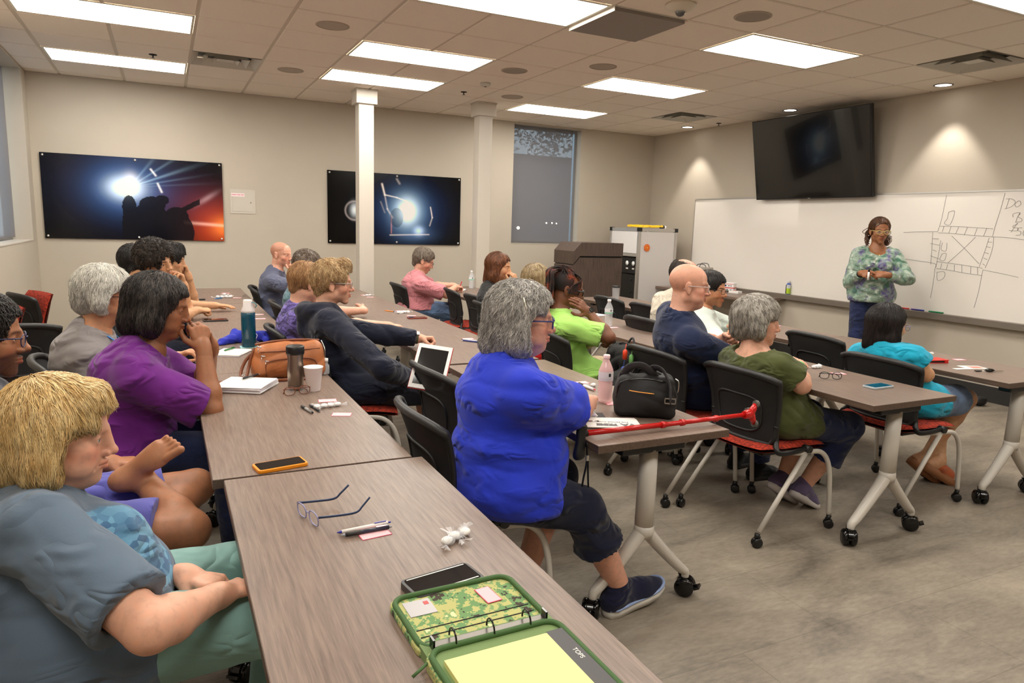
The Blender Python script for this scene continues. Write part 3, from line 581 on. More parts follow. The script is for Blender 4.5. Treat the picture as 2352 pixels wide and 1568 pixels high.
def art2(u, v):
    c = np.zeros(u.shape + (3,))
    def g(cx, cy, sx, sy): return np.exp(-(((u - cx) * 1.98) / sx) ** 2 - ((v - cy) / sy) ** 2)
    c += g(.58, .52, .42, .34)[..., None] * np.array([.02, .06, .22]); c += g(.58, .52, .21, .22)[..., None] * np.array([.35, .65, .9]); c += g(.58, .52, .13, .15)[..., None] * np.array([1.3, 1.4, 1.3])
    c += g(.19, .53, .05, .08)[..., None] * np.array([.9, 1, 1.1]); c += g(.67, .8, .07, .06)[..., None] * np.array([.6, .8, 1.2]); c += g(.65, .85, .25, .1)[..., None] * np.array([.05, .1, .2])
    rd = np.hypot((u - .19) * 1.98, (v - .54)); c += (np.exp(-((rd - .13) / .012) ** 2) * (u < .2) * .4)[..., None] * np.array([.8, .7, .7])
    def ln(x0, y0, x1, y1, w_, am, col=(1, .9, .8)):
        t = np.clip(((u - x0) * (x1 - x0) * 4 + (v - y0) * (y1 - y0)) / ((x1 - x0) ** 2 * 4 + (y1 - y0) ** 2), 0, 1); d = np.hypot((u - x0 - t * (x1 - x0)) * 1.98, v - y0 - t * (y1 - y0)); return (np.exp(-(d / w_) ** 2) * am)[..., None] * np.array(col)
    for a in ((.39, .15, .41, .3, .012, .9), (.41, .3, .5, .33, .008, .8), (.5, .33, .58, .38, .008, .8), (.41, .3, .43, .5, .01, .4), (.43, .5, .47, .62, .012, .4), (.46, .6, .46, .84, .008, .5, (.9, .3, .2)), (.45, .87, .75, .85, .008, .6), (.76, .45, .775, .6, .008, .8), (.775, .6, .755, .72, .008, .5), (.5, .07, .52, .13, .015, .3), (.38, .4, .41, .55, .01, .2)): c += ln(*a)
    sil = ((u - .5) / .05) ** 2 + ((v - .62) / .14) ** 2 < 1; c[sil] *= .55
    return c
def art_mat():
    q = NT('print_ink'); a = q.n('ShaderNodeVertexColor', _layer_name='ink'); q.l(a.outputs[0], 'Base Color'); q.b.inputs['Roughness'].default_value = .16; q.b.inputs['Specular IOR Level'].default_value = .35; return q.m
M_ART = art_mat()
def poster(name, label, cx, fn):
    o = thing(name, label, 'wall print', (cx, YA - .022, 1.672)); Wd, Hd, nx, nz = 1.812, .912, 260, 130
    obj('backing', MB().box((0, .004, 0), (Wd, .006, Hd)), M_BLK, o)
    me = bpy.data.meshes.new('picture'); xs = np.linspace(-Wd / 2, Wd / 2, nx + 1); zs = np.linspace(Hd / 2, -Hd / 2, nz + 1)
    XX, ZZ = np.meshgrid(xs, zs); V = np.stack([XX.ravel(), np.full(XX.size, .0005), ZZ.ravel()], 1)
    idx = np.arange((nx + 1) * (nz + 1)).reshape(nz + 1, nx + 1); Fc = np.stack([idx[:-1, :-1], idx[1:, :-1], idx[1:, 1:], idx[:-1, 1:]], -1).reshape(-1, 4)
    me.from_pydata(V.tolist(), [], Fc.tolist()); col = me.color_attributes.new('ink', 'FLOAT_COLOR', 'POINT')
    u, v = (XX + Wd / 2) / Wd, (Hd / 2 - ZZ) / Hd; rg = np.random.RandomState(3); c = np.clip(fn(u, v) + .0015, 0, .92)
    col.data.foreach_set('color', np.concatenate([c, np.ones(c.shape[:2] + (1,))], -1).astype(np.float32).ravel())
    obj('picture', me, M_ART, o)
    m = MB()
    for x in (-Wd / 2 + .028, 0, Wd / 2 - .028):
        for z in (-Hd / 2 + .026, Hd / 2 - .026): m.lathe([(.012, .016), (.012, -.006), (.009, -.01), (0, -.01)], 14, c=(x, -.002, z), R=Matrix.Rotation(-PI / 2, 3, 'X'))
    obj('standoff', m, M_ALU, o)
poster('wall_print', 'wide dark print of silhouetted figures against a white flare and orange glow', .672, art1)
poster('wall_print', 'wide dark print of a night wreck lit by a single white glare', 3.715, art2)
o = thing('access_panel', 'small wall access door with a red lettered sticker between the prints', 'access panel', (1.802, YA - .004, 1.692))
obj('frame', MB().box((0, .001, 0), (.285, .005, .285)), M_COL, o, bevel=.001); obj('door', MB().box((0, -.003, 0), (.235, .004, .235)), M_COL, o, bevel=.001)
obj('latch', MB().ell((.09, -.006, -.01), (.007, .003, .007)), M_MET, o); st = obj('sticker', MB().box((-.055, -.0058, .078), (.15, .0012, .038)), mat('sticker_white', (240, 225, 228), .5), o)
text('INSPECTORS TEST', .0175, Matrix.Translation((-.055, -.0068, .078)) @ Matrix.Rotation(PI / 2, 4, 'X'), mat('red_ink', (205, 40, 70), .6), st, bold=.0004)
# ================================================================ PEOPLE: implicit surfaces -> one continuous skin
import openvdb as vdb
A3 = lambda v: np.array(v, np.float32)
def nrm(v): v = np.array(v, float); return v / max(1e-9, np.linalg.norm(v))
class Field:
    """list of rounded primitives, smoothly merged or cut"""
    def __init__(s): s.p = []; s.M = np.eye(4)
    def pt(s, p): return (s.M @ np.array([p[0], p[1], p[2], 1.0]))[:3]
    def sc(s): return np.linalg.norm(s.M[:3, 0])
    def cap(s, a, b, ra, rb=None, k=.01, op=1, inf=0.0):
        c = s.sc(); rb = ra if rb is None else rb; s.p.append(('c', s.pt(a), s.pt(b), ra * c + inf, rb * c + inf, k * c, op)); return s
    def ell(s, c, r, k=.01, op=1, R=None, inf=0.0):
        q = s.sc(); Rm = s.M[:3, :3] / q
        if R is not None: Rm = Rm @ R
        s.p.append(('e', s.pt(c), Rm, np.array([v * q + inf for v in r]), None, k * q, op)); return s
    def half(s, p, n, k=.004):           # cut away the side n points to
        s.p.append(('h', s.pt(p), nrm(s.M[:3, :3] @ np.array(n, float)), None, None, k, -1)); return s
    def cutfn(s, lo, hi, fn, k=.004): s.p.append(('f', np.array(lo, float), np.array(hi, float), fn, None, k, -1)); return s
    def copy(s): f = Field(); f.p = list(s.p); return f
    def bounds(s, pad):
        lo = np.full(3, 1e9); hi = -lo
        for p in s.p:
            if p[-1] < 1: continue
            if p[0] == 'c':
                r = max(p[3], p[4]); lo = np.minimum(lo, np.minimum(p[1], p[2]) - r); hi = np.maximum(hi, np.maximum(p[1], p[2]) + r)
            elif p[0] == 'e':
                e = np.abs(p[2]) @ p[3]; lo = np.minimum(lo, p[1] - e); hi = np.maximum(hi, p[1] + e)
        return lo - pad, hi + pad
    def eval(s, lo, hi, h, disp=None):
        n = np.ceil((hi - lo) / h).astype(int) + 1
        ax = [(lo[i] + h * np.arange(n[i])).astype(np.float32) for i in range(3)]
        D = np.full(tuple(n), .2, np.float32)
        for p in s.p:
            k = max(p[5], 1e-4); pad = k + 3.5 * h
            if p[0] == 'c': r = max(p[3], p[4]); a, b = np.minimum(p[1], p[2]) - r - pad, np.maximum(p[1], p[2]) + r + pad
            elif p[0] == 'e': e = np.abs(p[2]) @ p[3]; a, b = p[1] - e - pad, p[1] + e + pad
            elif p[0] == 'f': a, b = p[1], p[2]
            else: a, b = lo, hi
            i0 = np.clip(np.floor((a - lo) / h).astype(int), 0, n - 1); i1 = np.clip(np.ceil((b - lo) / h).astype(int) + 1, 1, n)
            if np.any(i1 <= i0): continue
            sl = tuple(slice(i0[i], i1[i]) for i in range(3))
            X, Y, Z = ax[0][sl[0]][:, None, None], ax[1][sl[1]][None, :, None], ax[2][sl[2]][None, None, :]
            if p[0] == 'c':
                A, B = p[1], p[2]; ab = B - A; L = float(ab @ ab) + 1e-12
                t = np.clip(((X - A[0]) * ab[0] + (Y - A[1]) * ab[1] + (Z - A[2]) * ab[2]) / L, 0, 1).astype(np.float32)
                tt = t
                d = np.sqrt((X - A[0] - t * ab[0]) ** 2 + (Y - A[1] - t * ab[1]) ** 2 + (Z - A[2] - t * ab[2]) ** 2) - (p[3] + t * (p[4] - p[3]))
                if p[6] == 2: n_ = ab / math.sqrt(L); d = np.maximum(d, (X - B[0]) * n_[0] + (Y - B[1]) * n_[1] + (Z - B[2]) * n_[2])
            elif p[0] == 'e':
                c, Rm, r = p[1], p[2], p[3]; x, y, z = X - c[0], Y - c[1], Z - c[2]; q0 = 0; q1 = 0
                for j in range(3):
                    u = x * Rm[0, j] + y * Rm[1, j] + z * Rm[2, j]; q0 = q0 + (u / r[j]) ** 2; q1 = q1 + (u / r[j] ** 2) ** 2
                q0 = np.sqrt(q0); d = q0 * (q0 - 1) / np.sqrt(q1 + 1e-9)
            elif p[0] == 'h': d = -((X - p[1][0]) * p[2][0] + (Y - p[1][1]) * p[2][1] + (Z - p[1][2]) * p[2][2]) + 0 * D[sl]
            else: d = p[3](X, Y, Z)
            d = d.astype(np.float32); o = D[sl]
            if p[6] > 0: w = np.clip(.5 + .5 * (o - d) / k, 0, 1); D[sl] = o * (1 - w) + d * w - k * w * (1 - w)
            else: w = np.clip(.5 - .5 * (o + d) / k, 0, 1); D[sl] = o * (1 - w) + (-d) * w + k * w * (1 - w)
        if disp is not None: D += disp(ax[0][:, None, None], ax[1][None, :, None], ax[2][None, None, :])
        return D, lo
def to_mesh(D, lo, h):
    D = D.copy()
    for a in range(3):
        sl = [slice(None)] * 3; sl[a] = 0; D[tuple(sl)] = np.maximum(D[tuple(sl)], h); sl[a] = -1; D[tuple(sl)] = np.maximum(D[tuple(sl)], h)
    g = vdb.FloatGrid(.2); g.copyFromArray(np.clip(D, -.2, .2)); P, Q = g.convertToQuads(isovalue=0)
    P = P * h + lo; P = np.asarray(P, np.float32)
    if len(Q):
        a, b, c, d = (P[Q[:, i]] for i in range(4)); vol = np.einsum('ij,ij->i', a, np.cross(b, c)).sum() + np.einsum('ij,ij->i', a, np.cross(c, d)).sum()
        if vol < 0: Q = Q[:, ::-1]
    return P, Q
def mk(name, parts, mats, parent=None, off=(0, 0, 0), tint=None, smooth=True):
    """parts: list of (verts, faces quads, material index)"""
    me = bpy.data.meshes.new(name); V = np.concatenate([p[0] for p in parts]) - np.array(off); o = 0; Fs = []; MI = []
    for P, Q, mi in parts: Fs.append(Q + o); MI.append(np.full(len(Q), mi)); o += len(P)
    nv = len(V); tot = sum(len(f) for f in Fs); w = Fs[0].shape[1]
    me.vertices.add(nv); me.vertices.foreach_set('co', V.astype(np.float32).ravel())
    me.loops.add(sum(f.size for f in Fs)); me.loops.foreach_set('vertex_index', np.concatenate([f.ravel() for f in Fs]).astype(np.int32))
    me.polygons.add(tot); me.polygons.foreach_set('loop_start', np.concatenate([[0], np.cumsum(np.concatenate([np.full(len(f), f.shape[1]) for f in Fs]))[:-1]]).astype(np.int32))
    me.polygons.foreach_set('material_index', np.concatenate(MI).astype(np.int32)); me.polygons.foreach_set('use_smooth', np.full(tot, smooth))
    if tint is not None:
        c = me.color_attributes.new('tint', 'FLOAT_COLOR', 'POINT'); c.data.foreach_set('color', np.concatenate([tint, np.ones((nv, 1))], 1).astype(np.float32).ravel())
    me.update(calc_edges=True); me.validate()
    for m in (mats if isinstance(mats, (list, tuple)) else [mats]): me.materials.append(m)
    ob = bpy.data.objects.new(name, me); S.collection.objects.link(ob)
    if parent is not None: ob.parent = parent
    else: ob.location = off
    return ob
def frame(fwd, up, pos=(0, 0, 0), s=1.0, flip=1):
    f = nrm(fwd); u = np.array(up, float); u = nrm(u - f * (u @ f)); l = np.cross(u, f)
    M = np.eye(4); M[:3, 0] = f * s; M[:3, 1] = l * s * flip; M[:3, 2] = u * s; M[:3, 3] = pos; return M
def head_frame(pos, yaw, pitch, roll, s):
    y, p, r = map(math.radians, (yaw, pitch, roll))
    R = Matrix.Rotation(y, 3, 'Z') @ Matrix.Rotation(-p, 3, 'Y') @ Matrix.Rotation(r, 3, 'X')
    M = np.eye(4); M[:3, :3] = np.array(R) * s; M[:3, 3] = pos; return M
# ---- head -------------------------------------------------------------
def add_head(F, q):
    fat, jw, ns, age = q.get('fat', 0), q.get('jaw', 1), q.get('nose', 1), q.get('age', 0)
    F.ell((-.014, 0, .034), (.089, .074, .080), k=.02).ell((.034, 0, .036), (.056, .061, .058), k=.03)
    F.ell((.034, 0, -.018), (.050, .056 + .004 * fat, .055), k=.025).ell((.026, 0, -.060), (.054, .049 * jw + .008 * fat, .044), k=.025)
    F.ell((.071, 0, -.097 + .004 * fat), (.019, .022 * jw, .017), k=.022).ell((.070, 0, -.060), (.022, .028, .028), k=.02)
    for s in (1, -1):
        F.ell((.056, .037 * s, -.026), (.024, .022 + .004 * fat, .022), k=.022).ell((.0, .046 * s * jw, -.058), (.026, .017 + .006 * fat, .026), k=.022)
        F.cap((.087, .010 * s, .0185), (.066, .046 * s, .021), .0105, .009, k=.012)
        if fat > 0: F.ell((.050, .038 * s, -.062), (.028, .024, .026), k=.02)
    if fat > 0: F.ell((.03, 0, -.092), (.045, .042, .026 * (1 + .3 * fat)), k=.02)
    for s in (1, -1): F.ell((.102, .032 * s, .001), (.017, .019, .0125), k=.013, op=-1)
    F.ell((.082, 0, -.014), (.022, .015 * ns, .034), k=.010).cap((.090, 0, .016), (.106, 0, -.026), .0080 * ns, .0095 * ns, k=.010).ell((.108 + .004 * (ns - 1), 0, -.031), (.0125 * ns, .0115 * ns, .0105 * ns), k=.007)
    for s in (1, -1):
        F.ell((.097, .0125 * s * ns, -.0355), (.0105, .0075 * ns, .0078), k=.005); F.ell((.1015, .0068 * s, -.0425), (.0045, .0036, .003), k=.002, op=-1)
        F.ell((.0722, .031 * s, 0), (.0152, .0166, .0150), k=.005)
    for s in (1, -1):
        F.cap((.0965, .004 * s, -.0560), (.0825, .023 * s, -.0610), .0052, .0028, k=.004).cap((.0950, 0, -.0672), (.0825, .021 * s, -.0625), .0066, .0030, k=.004)
        if age: F.cap((.098, .019 * s, -.038), (.082, .034 * s, -.066), .0022 * age, .0028 * age, k=.007, op=-1)
        F.ell((-.006, .0775 * s, -.006), (.019, .0065, .031), k=.006, R=np.array(Euler((.0, -.18, -.28 * s)).to_matrix()))
        F.ell((.000, .0845 * s, -.003), (.010, .0050, .018), k=.003, op=-1, R=np.array(Euler((.0, -.18, -.28 * s)).to_matrix()))
        F.ell((-.001, .074 * s, -.033), (.009, .006, .010), k=.006)
        op = q.get('eye', 1.0)
        F.ell((.0905, .0310 * s, -.0006), (.0125, .0135, .0058 * op), k=.0012, op=-1)
    F.cap((.1045, 0, -.0615), (.086, .024, -.0618), .0022, .0015, k=.002, op=-1).cap((.1045, 0, -.0615), (.086, -.024, -.0618), .0022, .0015, k=.002, op=-1)
def face_tint(P, N, Mi, q, base):
    L = P @ Mi[:3, :3].T + Mi[:3, 3]; x, y, z = L[:, 0], L[:, 1], L[:, 2]; ay = np.abs(y)
    T = np.ones((len(P), 3)); near = (x > .04) & (np.abs(z) < .13) & (ay < .09)
    lipc = np.array(q.get('lips', (.80, .52, .50)))
    zc = -.0613; lu = np.exp(-((z - (zc + .0035 - .12 * np.maximum(ay - .006, 0) * 0)) / .0052) ** 4) * np.exp(-(ay / .0225) ** 6) * (z > zc - .0002)
    ll = np.exp(-((z - (zc - .0055)) / .0066) ** 4) * np.exp(-(ay / .020) ** 6) * (z <= zc)
    m = np.clip((lu + ll), 0, 1)[:, None] * (x > .07)[:, None]; T = T * (1 - m) + lipc * m
    line = (np.exp(-((z - zc) / .0012) ** 2) * (ay < .024) * (x > .075))[:, None]; T *= 1 - .45 * line
    fl = q.get('flush', .12)
    ck = (np.exp(-((ay - .042) / .022) ** 2 - ((z + .03) / .022) ** 2) * (x > .03))[:, None]; nz = (np.exp(-((x - .112) / .014) ** 2 - (y / .014) ** 2 - ((z + .032) / .014) ** 2))[:, None]
    T = T * (1 - (ck + nz * .8) * fl * np.array([-.15, .9, .9]))
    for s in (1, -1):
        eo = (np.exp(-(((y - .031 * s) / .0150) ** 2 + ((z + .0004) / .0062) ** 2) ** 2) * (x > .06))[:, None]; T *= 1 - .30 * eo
    bc = q.get('brow', None)
    if bc is not None:
        zz = z - (.0215 + .10 * (.032 - np.abs(ay - .034)) - .004); st = .5 + .5 * np.sin(ay * 3800 + z * 2100)
        b = (np.exp(-(zz / .0042) ** 4) * np.exp(-((ay - .031) / .0195) ** 6) * (x > .05) * (.75 + .25 * st) * q.get('browk', .9))[:, None]; T = T * (1 - b) + np.array(bc) * b
    if q.get('beard') is not None:
        bc = np.array(q['beard']); n1 = np.sin(x * 700) * np.sin(y * 650) * np.sin(z * 720)
        j = np.clip((-.040 - z + .25 * (x - .05)) / .012, 0, 1) * np.clip((x + .01) / .02, 0, 1) * np.clip((z + .125) / .02, 0, 1); ms = np.exp(-((z + .048) / .006) ** 4) * np.exp(-(ay / .030) ** 6) * (x > .08)
        j = np.clip(j * (1 - np.exp(-((z + .0615) / .010) ** 4 - (ay / .021) ** 4)) + ms * q.get('must', 1), 0, 1) * q.get('beardk', .6) * (1 + .15 * n1); j = np.clip(j, 0, 1)[:, None]; T = T * (1 - j) + bc * j
    sc = q.get('stubble')
    if sc is not None:
        m = (np.clip((z - .02 - .35 * (x - .0)) / .01, 0, 1) * (x < .06) * 1.0 + (x < -.01) * np.clip((z + .05) / .02, 0, 1)); m = np.clip(m, 0, 1) * sc[1]; m = m[:, None]; T = T * (1 - m) + np.array(sc[0]) * m
    return T
# ---- hand -------------------------------------------------------------
FING = [(.030, .070, .0), (.010, .078, 0), (-.010, .072, 0), (-.028, .056, 0)]
def add_hand(F, curl=(.5, .5, .5, .5), spread=.08, thumb=.4, fat=1.0, point=0):
    F.ell((.030, 0, 0), (.034, .030, .0155 * fat), k=.012).ell((.062, .0, .001), (.034, .040, .0125 * fat), k=.012)
    F.cap((-.02, 0, 0), (.02, 0, 0), .0235, .024, k=.012)
    tips = []
    for i, (y, L, _) in enumerate(FING):
        c = curl[i]; a = 0; d0 = spread * (1.2 - i * .8); p = np.array([.086 - abs(y - .005) * .25, y, .001]); F.cap((.05, y * .8, 0), p, .0105 * fat, .0100 * fat, k=.008)
        for j, (fr, r0, r1) in enumerate(((.44, .0098, .0088), (.31, .0088, .0080), (.25, .0080, .0068))):
            a += c * (1.25, 1.5, 1.0)[j]; d = np.array([math.cos(a) * math.cos(d0), math.sin(d0) * math.cos(a), -math.sin(a)]); p2 = p + d * L * fr
            F.cap(p, p2, r0 * fat, r1 * fat, k=.0035); up = np.array([math.sin(a), 0, math.cos(a)]); pl = p; p = p2
        tips.append((F.pt(p + up * .006), ))
    b = np.array([.018, .026, -.006]); t1 = b + .042 * nrm([.62 + .1 * thumb, .78 - .55 * thumb, -.25 - .55 * thumb]); t2 = t1 + .034 * nrm([.85, .45 - .75 * thumb, -.2 - .35 * thumb]); t3 = t2 + .026 * nrm([.95, .1 - .6 * thumb, -.1 - .3 * thumb])
    F.cap(b, t1, .0155 * fat, .0115 * fat, k=.012).cap(t1, t2, .0112 * fat, .0100 * fat, k=.004).cap(t2, t3, .0098 * fat, .0078 * fat, k=.004)
    tips.append((F.pt(t3 + np.array([.0, .0, .005])), ))
    return [t[0] for t in tips]
def ik(Sh, W, L1, L2, pole):
    Sh, W = np.array(Sh, float), np.array(W, float); d = W - Sh; D = np.linalg.norm(d); mx = (L1 + L2) * .998
    if D > mx: k = D / mx; L1 *= k; L2 *= k
    if D < abs(L1 - L2) + .01: D = abs(L1 - L2) + .01
    n = d / D; a = (L1 ** 2 - L2 ** 2 + D ** 2) / (2 * D); h = math.sqrt(max(0, L1 ** 2 - a * a)); p = np.array(pole, float); p = p - n * (p @ n); p = nrm(p)
    return Sh + n * a + p * h
def fold_fn(seed, amp, axis=(0, 0, 1), wl=.075):
    r = np.random.RandomState(seed); W = []
    ax = nrm(axis)
    for i in range(5):
        d = nrm(ax + r.normal(0, .5, 3)); W.append((d * PI / (wl * r.uniform(.8, 1.8)), r.uniform(0, 6.3), r.normal(0, 1, 3) * 7, r.uniform(.5, 1.0)))
    def f(X, Y, Z):
        s = 0
        for kv, ph, m, am in W:
            w = np.sin(X * m[0] + Y * m[1] + Z * m[2] + ph); v = np.sin(X * kv[0] + Y * kv[1] + Z * kv[2] + 1.6 * w + ph)
            s = s + am * ((np.abs(v)) ** .7 - .62) * np.clip(.35 + w, 0, 1) ** 1.5 * -1.0
        return (s * amp * .9).astype(np.float32)
    return f
# ---- skin, cloth, hair materials
def skin_mat(name, col):
    if name in MC: return MC[name]
    q = NT(name); a = q.n('ShaderNodeVertexColor', _layer_name='tint'); nz = q.noise(q.co('Object'), 45, 5, .6)
    r = q.ramp(nz, [(.3, [c * .93 for c in col]), (.5, col), (.72, [min(255, col[0] * 1.04), col[1] * 1.0, col[2] * .98])])
    mx = q.n('ShaderNodeMix', _data_type='RGBA', _blend_type='MULTIPLY'); mx.inputs[0].default_value = 1; q.t.links.new(r, mx.inputs[6]); q.t.links.new(a.outputs[0], mx.inputs[7]); q.l(mx.outputs[2], 'Base Color')
    q.b.inputs['Roughness'].default_value = .48; q.b.inputs['Specular IOR Level'].default_value = .42
    q.b.inputs['Subsurface Weight'].default_value = .12; q.b.inputs['Subsurface Radius'].default_value = (.012, .005, .003); q.b.inputs['Subsurface Scale'].default_value = 1.0
    q.bump(q.noise(q.co('Object'), 420, 3, .6), .10, .001); MC[name] = q.m; return q.m
PRINT_C = (.175, -.06, .775)
def cloth_mat(name, col, kind='knit'):
    if name in MC: return MC[name]
    q = NT(name); v = q.co('Object'); q.b.inputs['Roughness'].default_value = .88; q.b.inputs['Specular IOR Level'].default_value = .25; q.b.inputs['Sheen Weight'].default_value = .15
    if kind == 'tiedye':
        n1 = q.noise(q.co('Object', (1, 1, 2.2)), 16, 5, .65, 1.2); q.l(q.ramp(n1, [(.42, col), (.55, [min(255, c * 1.7 + 18) for c in col]), (.66, [c * 2.2 + 25 for c in col])]), 'Base Color')
    elif kind == 'floral':
        n1 = q.noise(v, 13, 4, .6, .9); n2 = q.noise(v, 34, 5, .6, .4); n3 = q.n('ShaderNodeTexNoise', Vector=q.co('Object', (1, 1, 1), (1, 2, 3)), Scale=9.0, Detail=3.0).outputs[0]
        c0 = q.ramp(n1, [(.38, (70, 112, 92)), (.47, (124, 148, 132)), (.58, (150, 168, 152)), (.68, (205, 214, 205))]); c1 = q.ramp(n2, [(.44, (92, 86, 132)), (.55, (134, 132, 158)), (.62, (88, 122, 96))])
        fac = q.n('ShaderNodeMapRange', Value=n3); fac.inputs[1].default_value = .52; fac.inputs[2].default_value = .60
        mx = q.n('ShaderNodeMix', _data_type='RGBA'); q.t.links.new(fac.outputs[0], mx.inputs[0]); q.t.links.new(c0, mx.inputs[6]); q.t.links.new(c1, mx.inputs[7]); q.l(mx.outputs[2], 'Base Color'); q.b.inputs['Roughness'].default_value = .42
    elif kind == 'check':
        w1 = q.n('ShaderNodeTexWave', Vector=v, Scale=38.0, _bands_direction='Y'); w2 = q.n('ShaderNodeTexWave', Vector=v, Scale=38.0, _bands_direction='Z'); ad = q.n('ShaderNodeMath', _operation='ADD', i0=w1.outputs[0], i1=w2.outputs[0])
        q.l(q.ramp(ad.outputs[0], [(.3, [c * .84 for c in col]), (.9, [min(255, c * 1.14) for c in col])]), 'Base Color')
    elif kind == 'denim':
        n1 = q.noise(v, 8, 4); n2 = q.noise(q.co('Object', (1, 1, .25)), 300, 2); a = q.n('ShaderNodeMath', _operation='MULTIPLY_ADD', i0=n2, i1=.3, i2=n1); q.l(q.ramp(a.outputs[0], [(.4, [c * .8 for c in col]), (.85, [min(255, c * 1.25 + 6) for c in col])]), 'Base Color')
    elif kind == 'print':
        g = q.n('ShaderNodeNewGeometry') if False else None
        vc = q.n('ShaderNodeTexVoronoi', Vector=q.co('Object', (1, 1, 1.4)), Scale=42.0); cells = q.ramp(vc.outputs[1], [(.2, (60, 92, 128)), (.45, (84, 128, 160)), (.7, (112, 160, 188)), (.9, (72, 104, 140))])
        tc = q.n('ShaderNodeTexCoord'); d = q.n('ShaderNodeVectorMath', _operation='SUBTRACT', i0=tc.outputs['Object']); d.inputs[1].default_value = PRINT_C; sc_ = q.n('ShaderNodeVectorMath', _operation='MULTIPLY', i0=d.outputs[0]); sc_.inputs[1].default_value = (5.0, 9.0, 8.5); ln = q.n('ShaderNodeVectorMath', _operation='LENGTH', i0=sc_.outputs[0])
        wb = q.noise(v, 30, 3); ad = q.n('ShaderNodeMath', _operation='MULTIPLY_ADD', i0=wb, i1=.35, i2=ln.outputs['Value']); mr = q.n('ShaderNodeMapRange', Value=ad.outputs[0]); mr.inputs[1].default_value = 1.12; mr.inputs[2].default_value = 1.06
        mx = q.n('ShaderNodeMix', _data_type='RGBA'); mx.inputs[6].default_value = lin(col); q.t.links.new(mr.outputs[0], mx.inputs[0]); q.t.links.new(cells, mx.inputs[7]); q.l(mx.outputs[2], 'Base Color')
    elif kind == 'stripe':
        w1 = q.n('ShaderNodeTexWave', Vector=v, Scale=26.0, _bands_direction='Y'); q.l(q.ramp(w1.outputs[0], [(.4, col), (.9, [c * .88 for c in col])]), 'Base Color')
    else:
        q.l(q.ramp(q.noise(v, 6, 4), [(.3, [c * .94 for c in col]), (.7, [min(255, c * 1.05) for c in col])]), 'Base Color')
    nn = lambda sc, rot, S_, D_, di: q.n('ShaderNodeTexNoise', Vector=q.co('Object', sc, rot), Scale=S_, Detail=D_, Roughness=.45, Distortion=di).outputs[0]
    b1 = nn((1, 1, 2.2), (.5, .35, .2), 5.0, 1.5, .5); b3 = nn((1, 1, 1.6), (-.6, .5, .9), 9.0, 1.0, .8); b2 = q.noise(v, 520, 2)
    sb = q.n('ShaderNodeMath', _operation='SUBTRACT', i0=b3, i1=.5); ab = q.n('ShaderNodeMath', _operation='ABSOLUTE', i0=sb.outputs[0]); ms = q.n('ShaderNodeMapRange', Value=b1); ms.inputs[1].default_value = .48; ms.inputs[2].default_value = .62
    cm = q.n('ShaderNodeMath', _operation='MULTIPLY', i0=ab.outputs[0], i1=ms.outputs[0]); a1 = q.n('ShaderNodeMath', _operation='MULTIPLY_ADD', i0=cm.outputs[0], i1=2.2, i2=b1)
    a = q.n('ShaderNodeMath', _operation='MULTIPLY_ADD', i0=b2, i1=.015, i2=a1.outputs[0]); q.bump(a.outputs[0], .6, .045); MC[name] = q.m; return q.m
def hair_mat(name, col, col2=None, rough=.42):
    if name in MC: return MC[name]
    q = NT(name); a = q.n('ShaderNodeVertexColor', _layer_name='tint'); r = q.ramp(q.noise(q.co('Object', (1, 1, .35)), 55, 4, .6), [(.35, col), (.65, col2 or [min(255, c * 1.2) for c in col])])
    mx = q.n('ShaderNodeMix', _data_type='RGBA', _blend_type='MULTIPLY'); mx.inputs[0].default_value = 1; q.t.links.new(r, mx.inputs[6]); q.t.links.new(a.outputs[0], mx.inputs[7]); q.l(mx.outputs[2], 'Base Color')
    q.b.inputs['Roughness'].default_value = rough; q.b.inputs['Specular IOR Level'].default_value = .5; MC[name] = q.m; return q.m
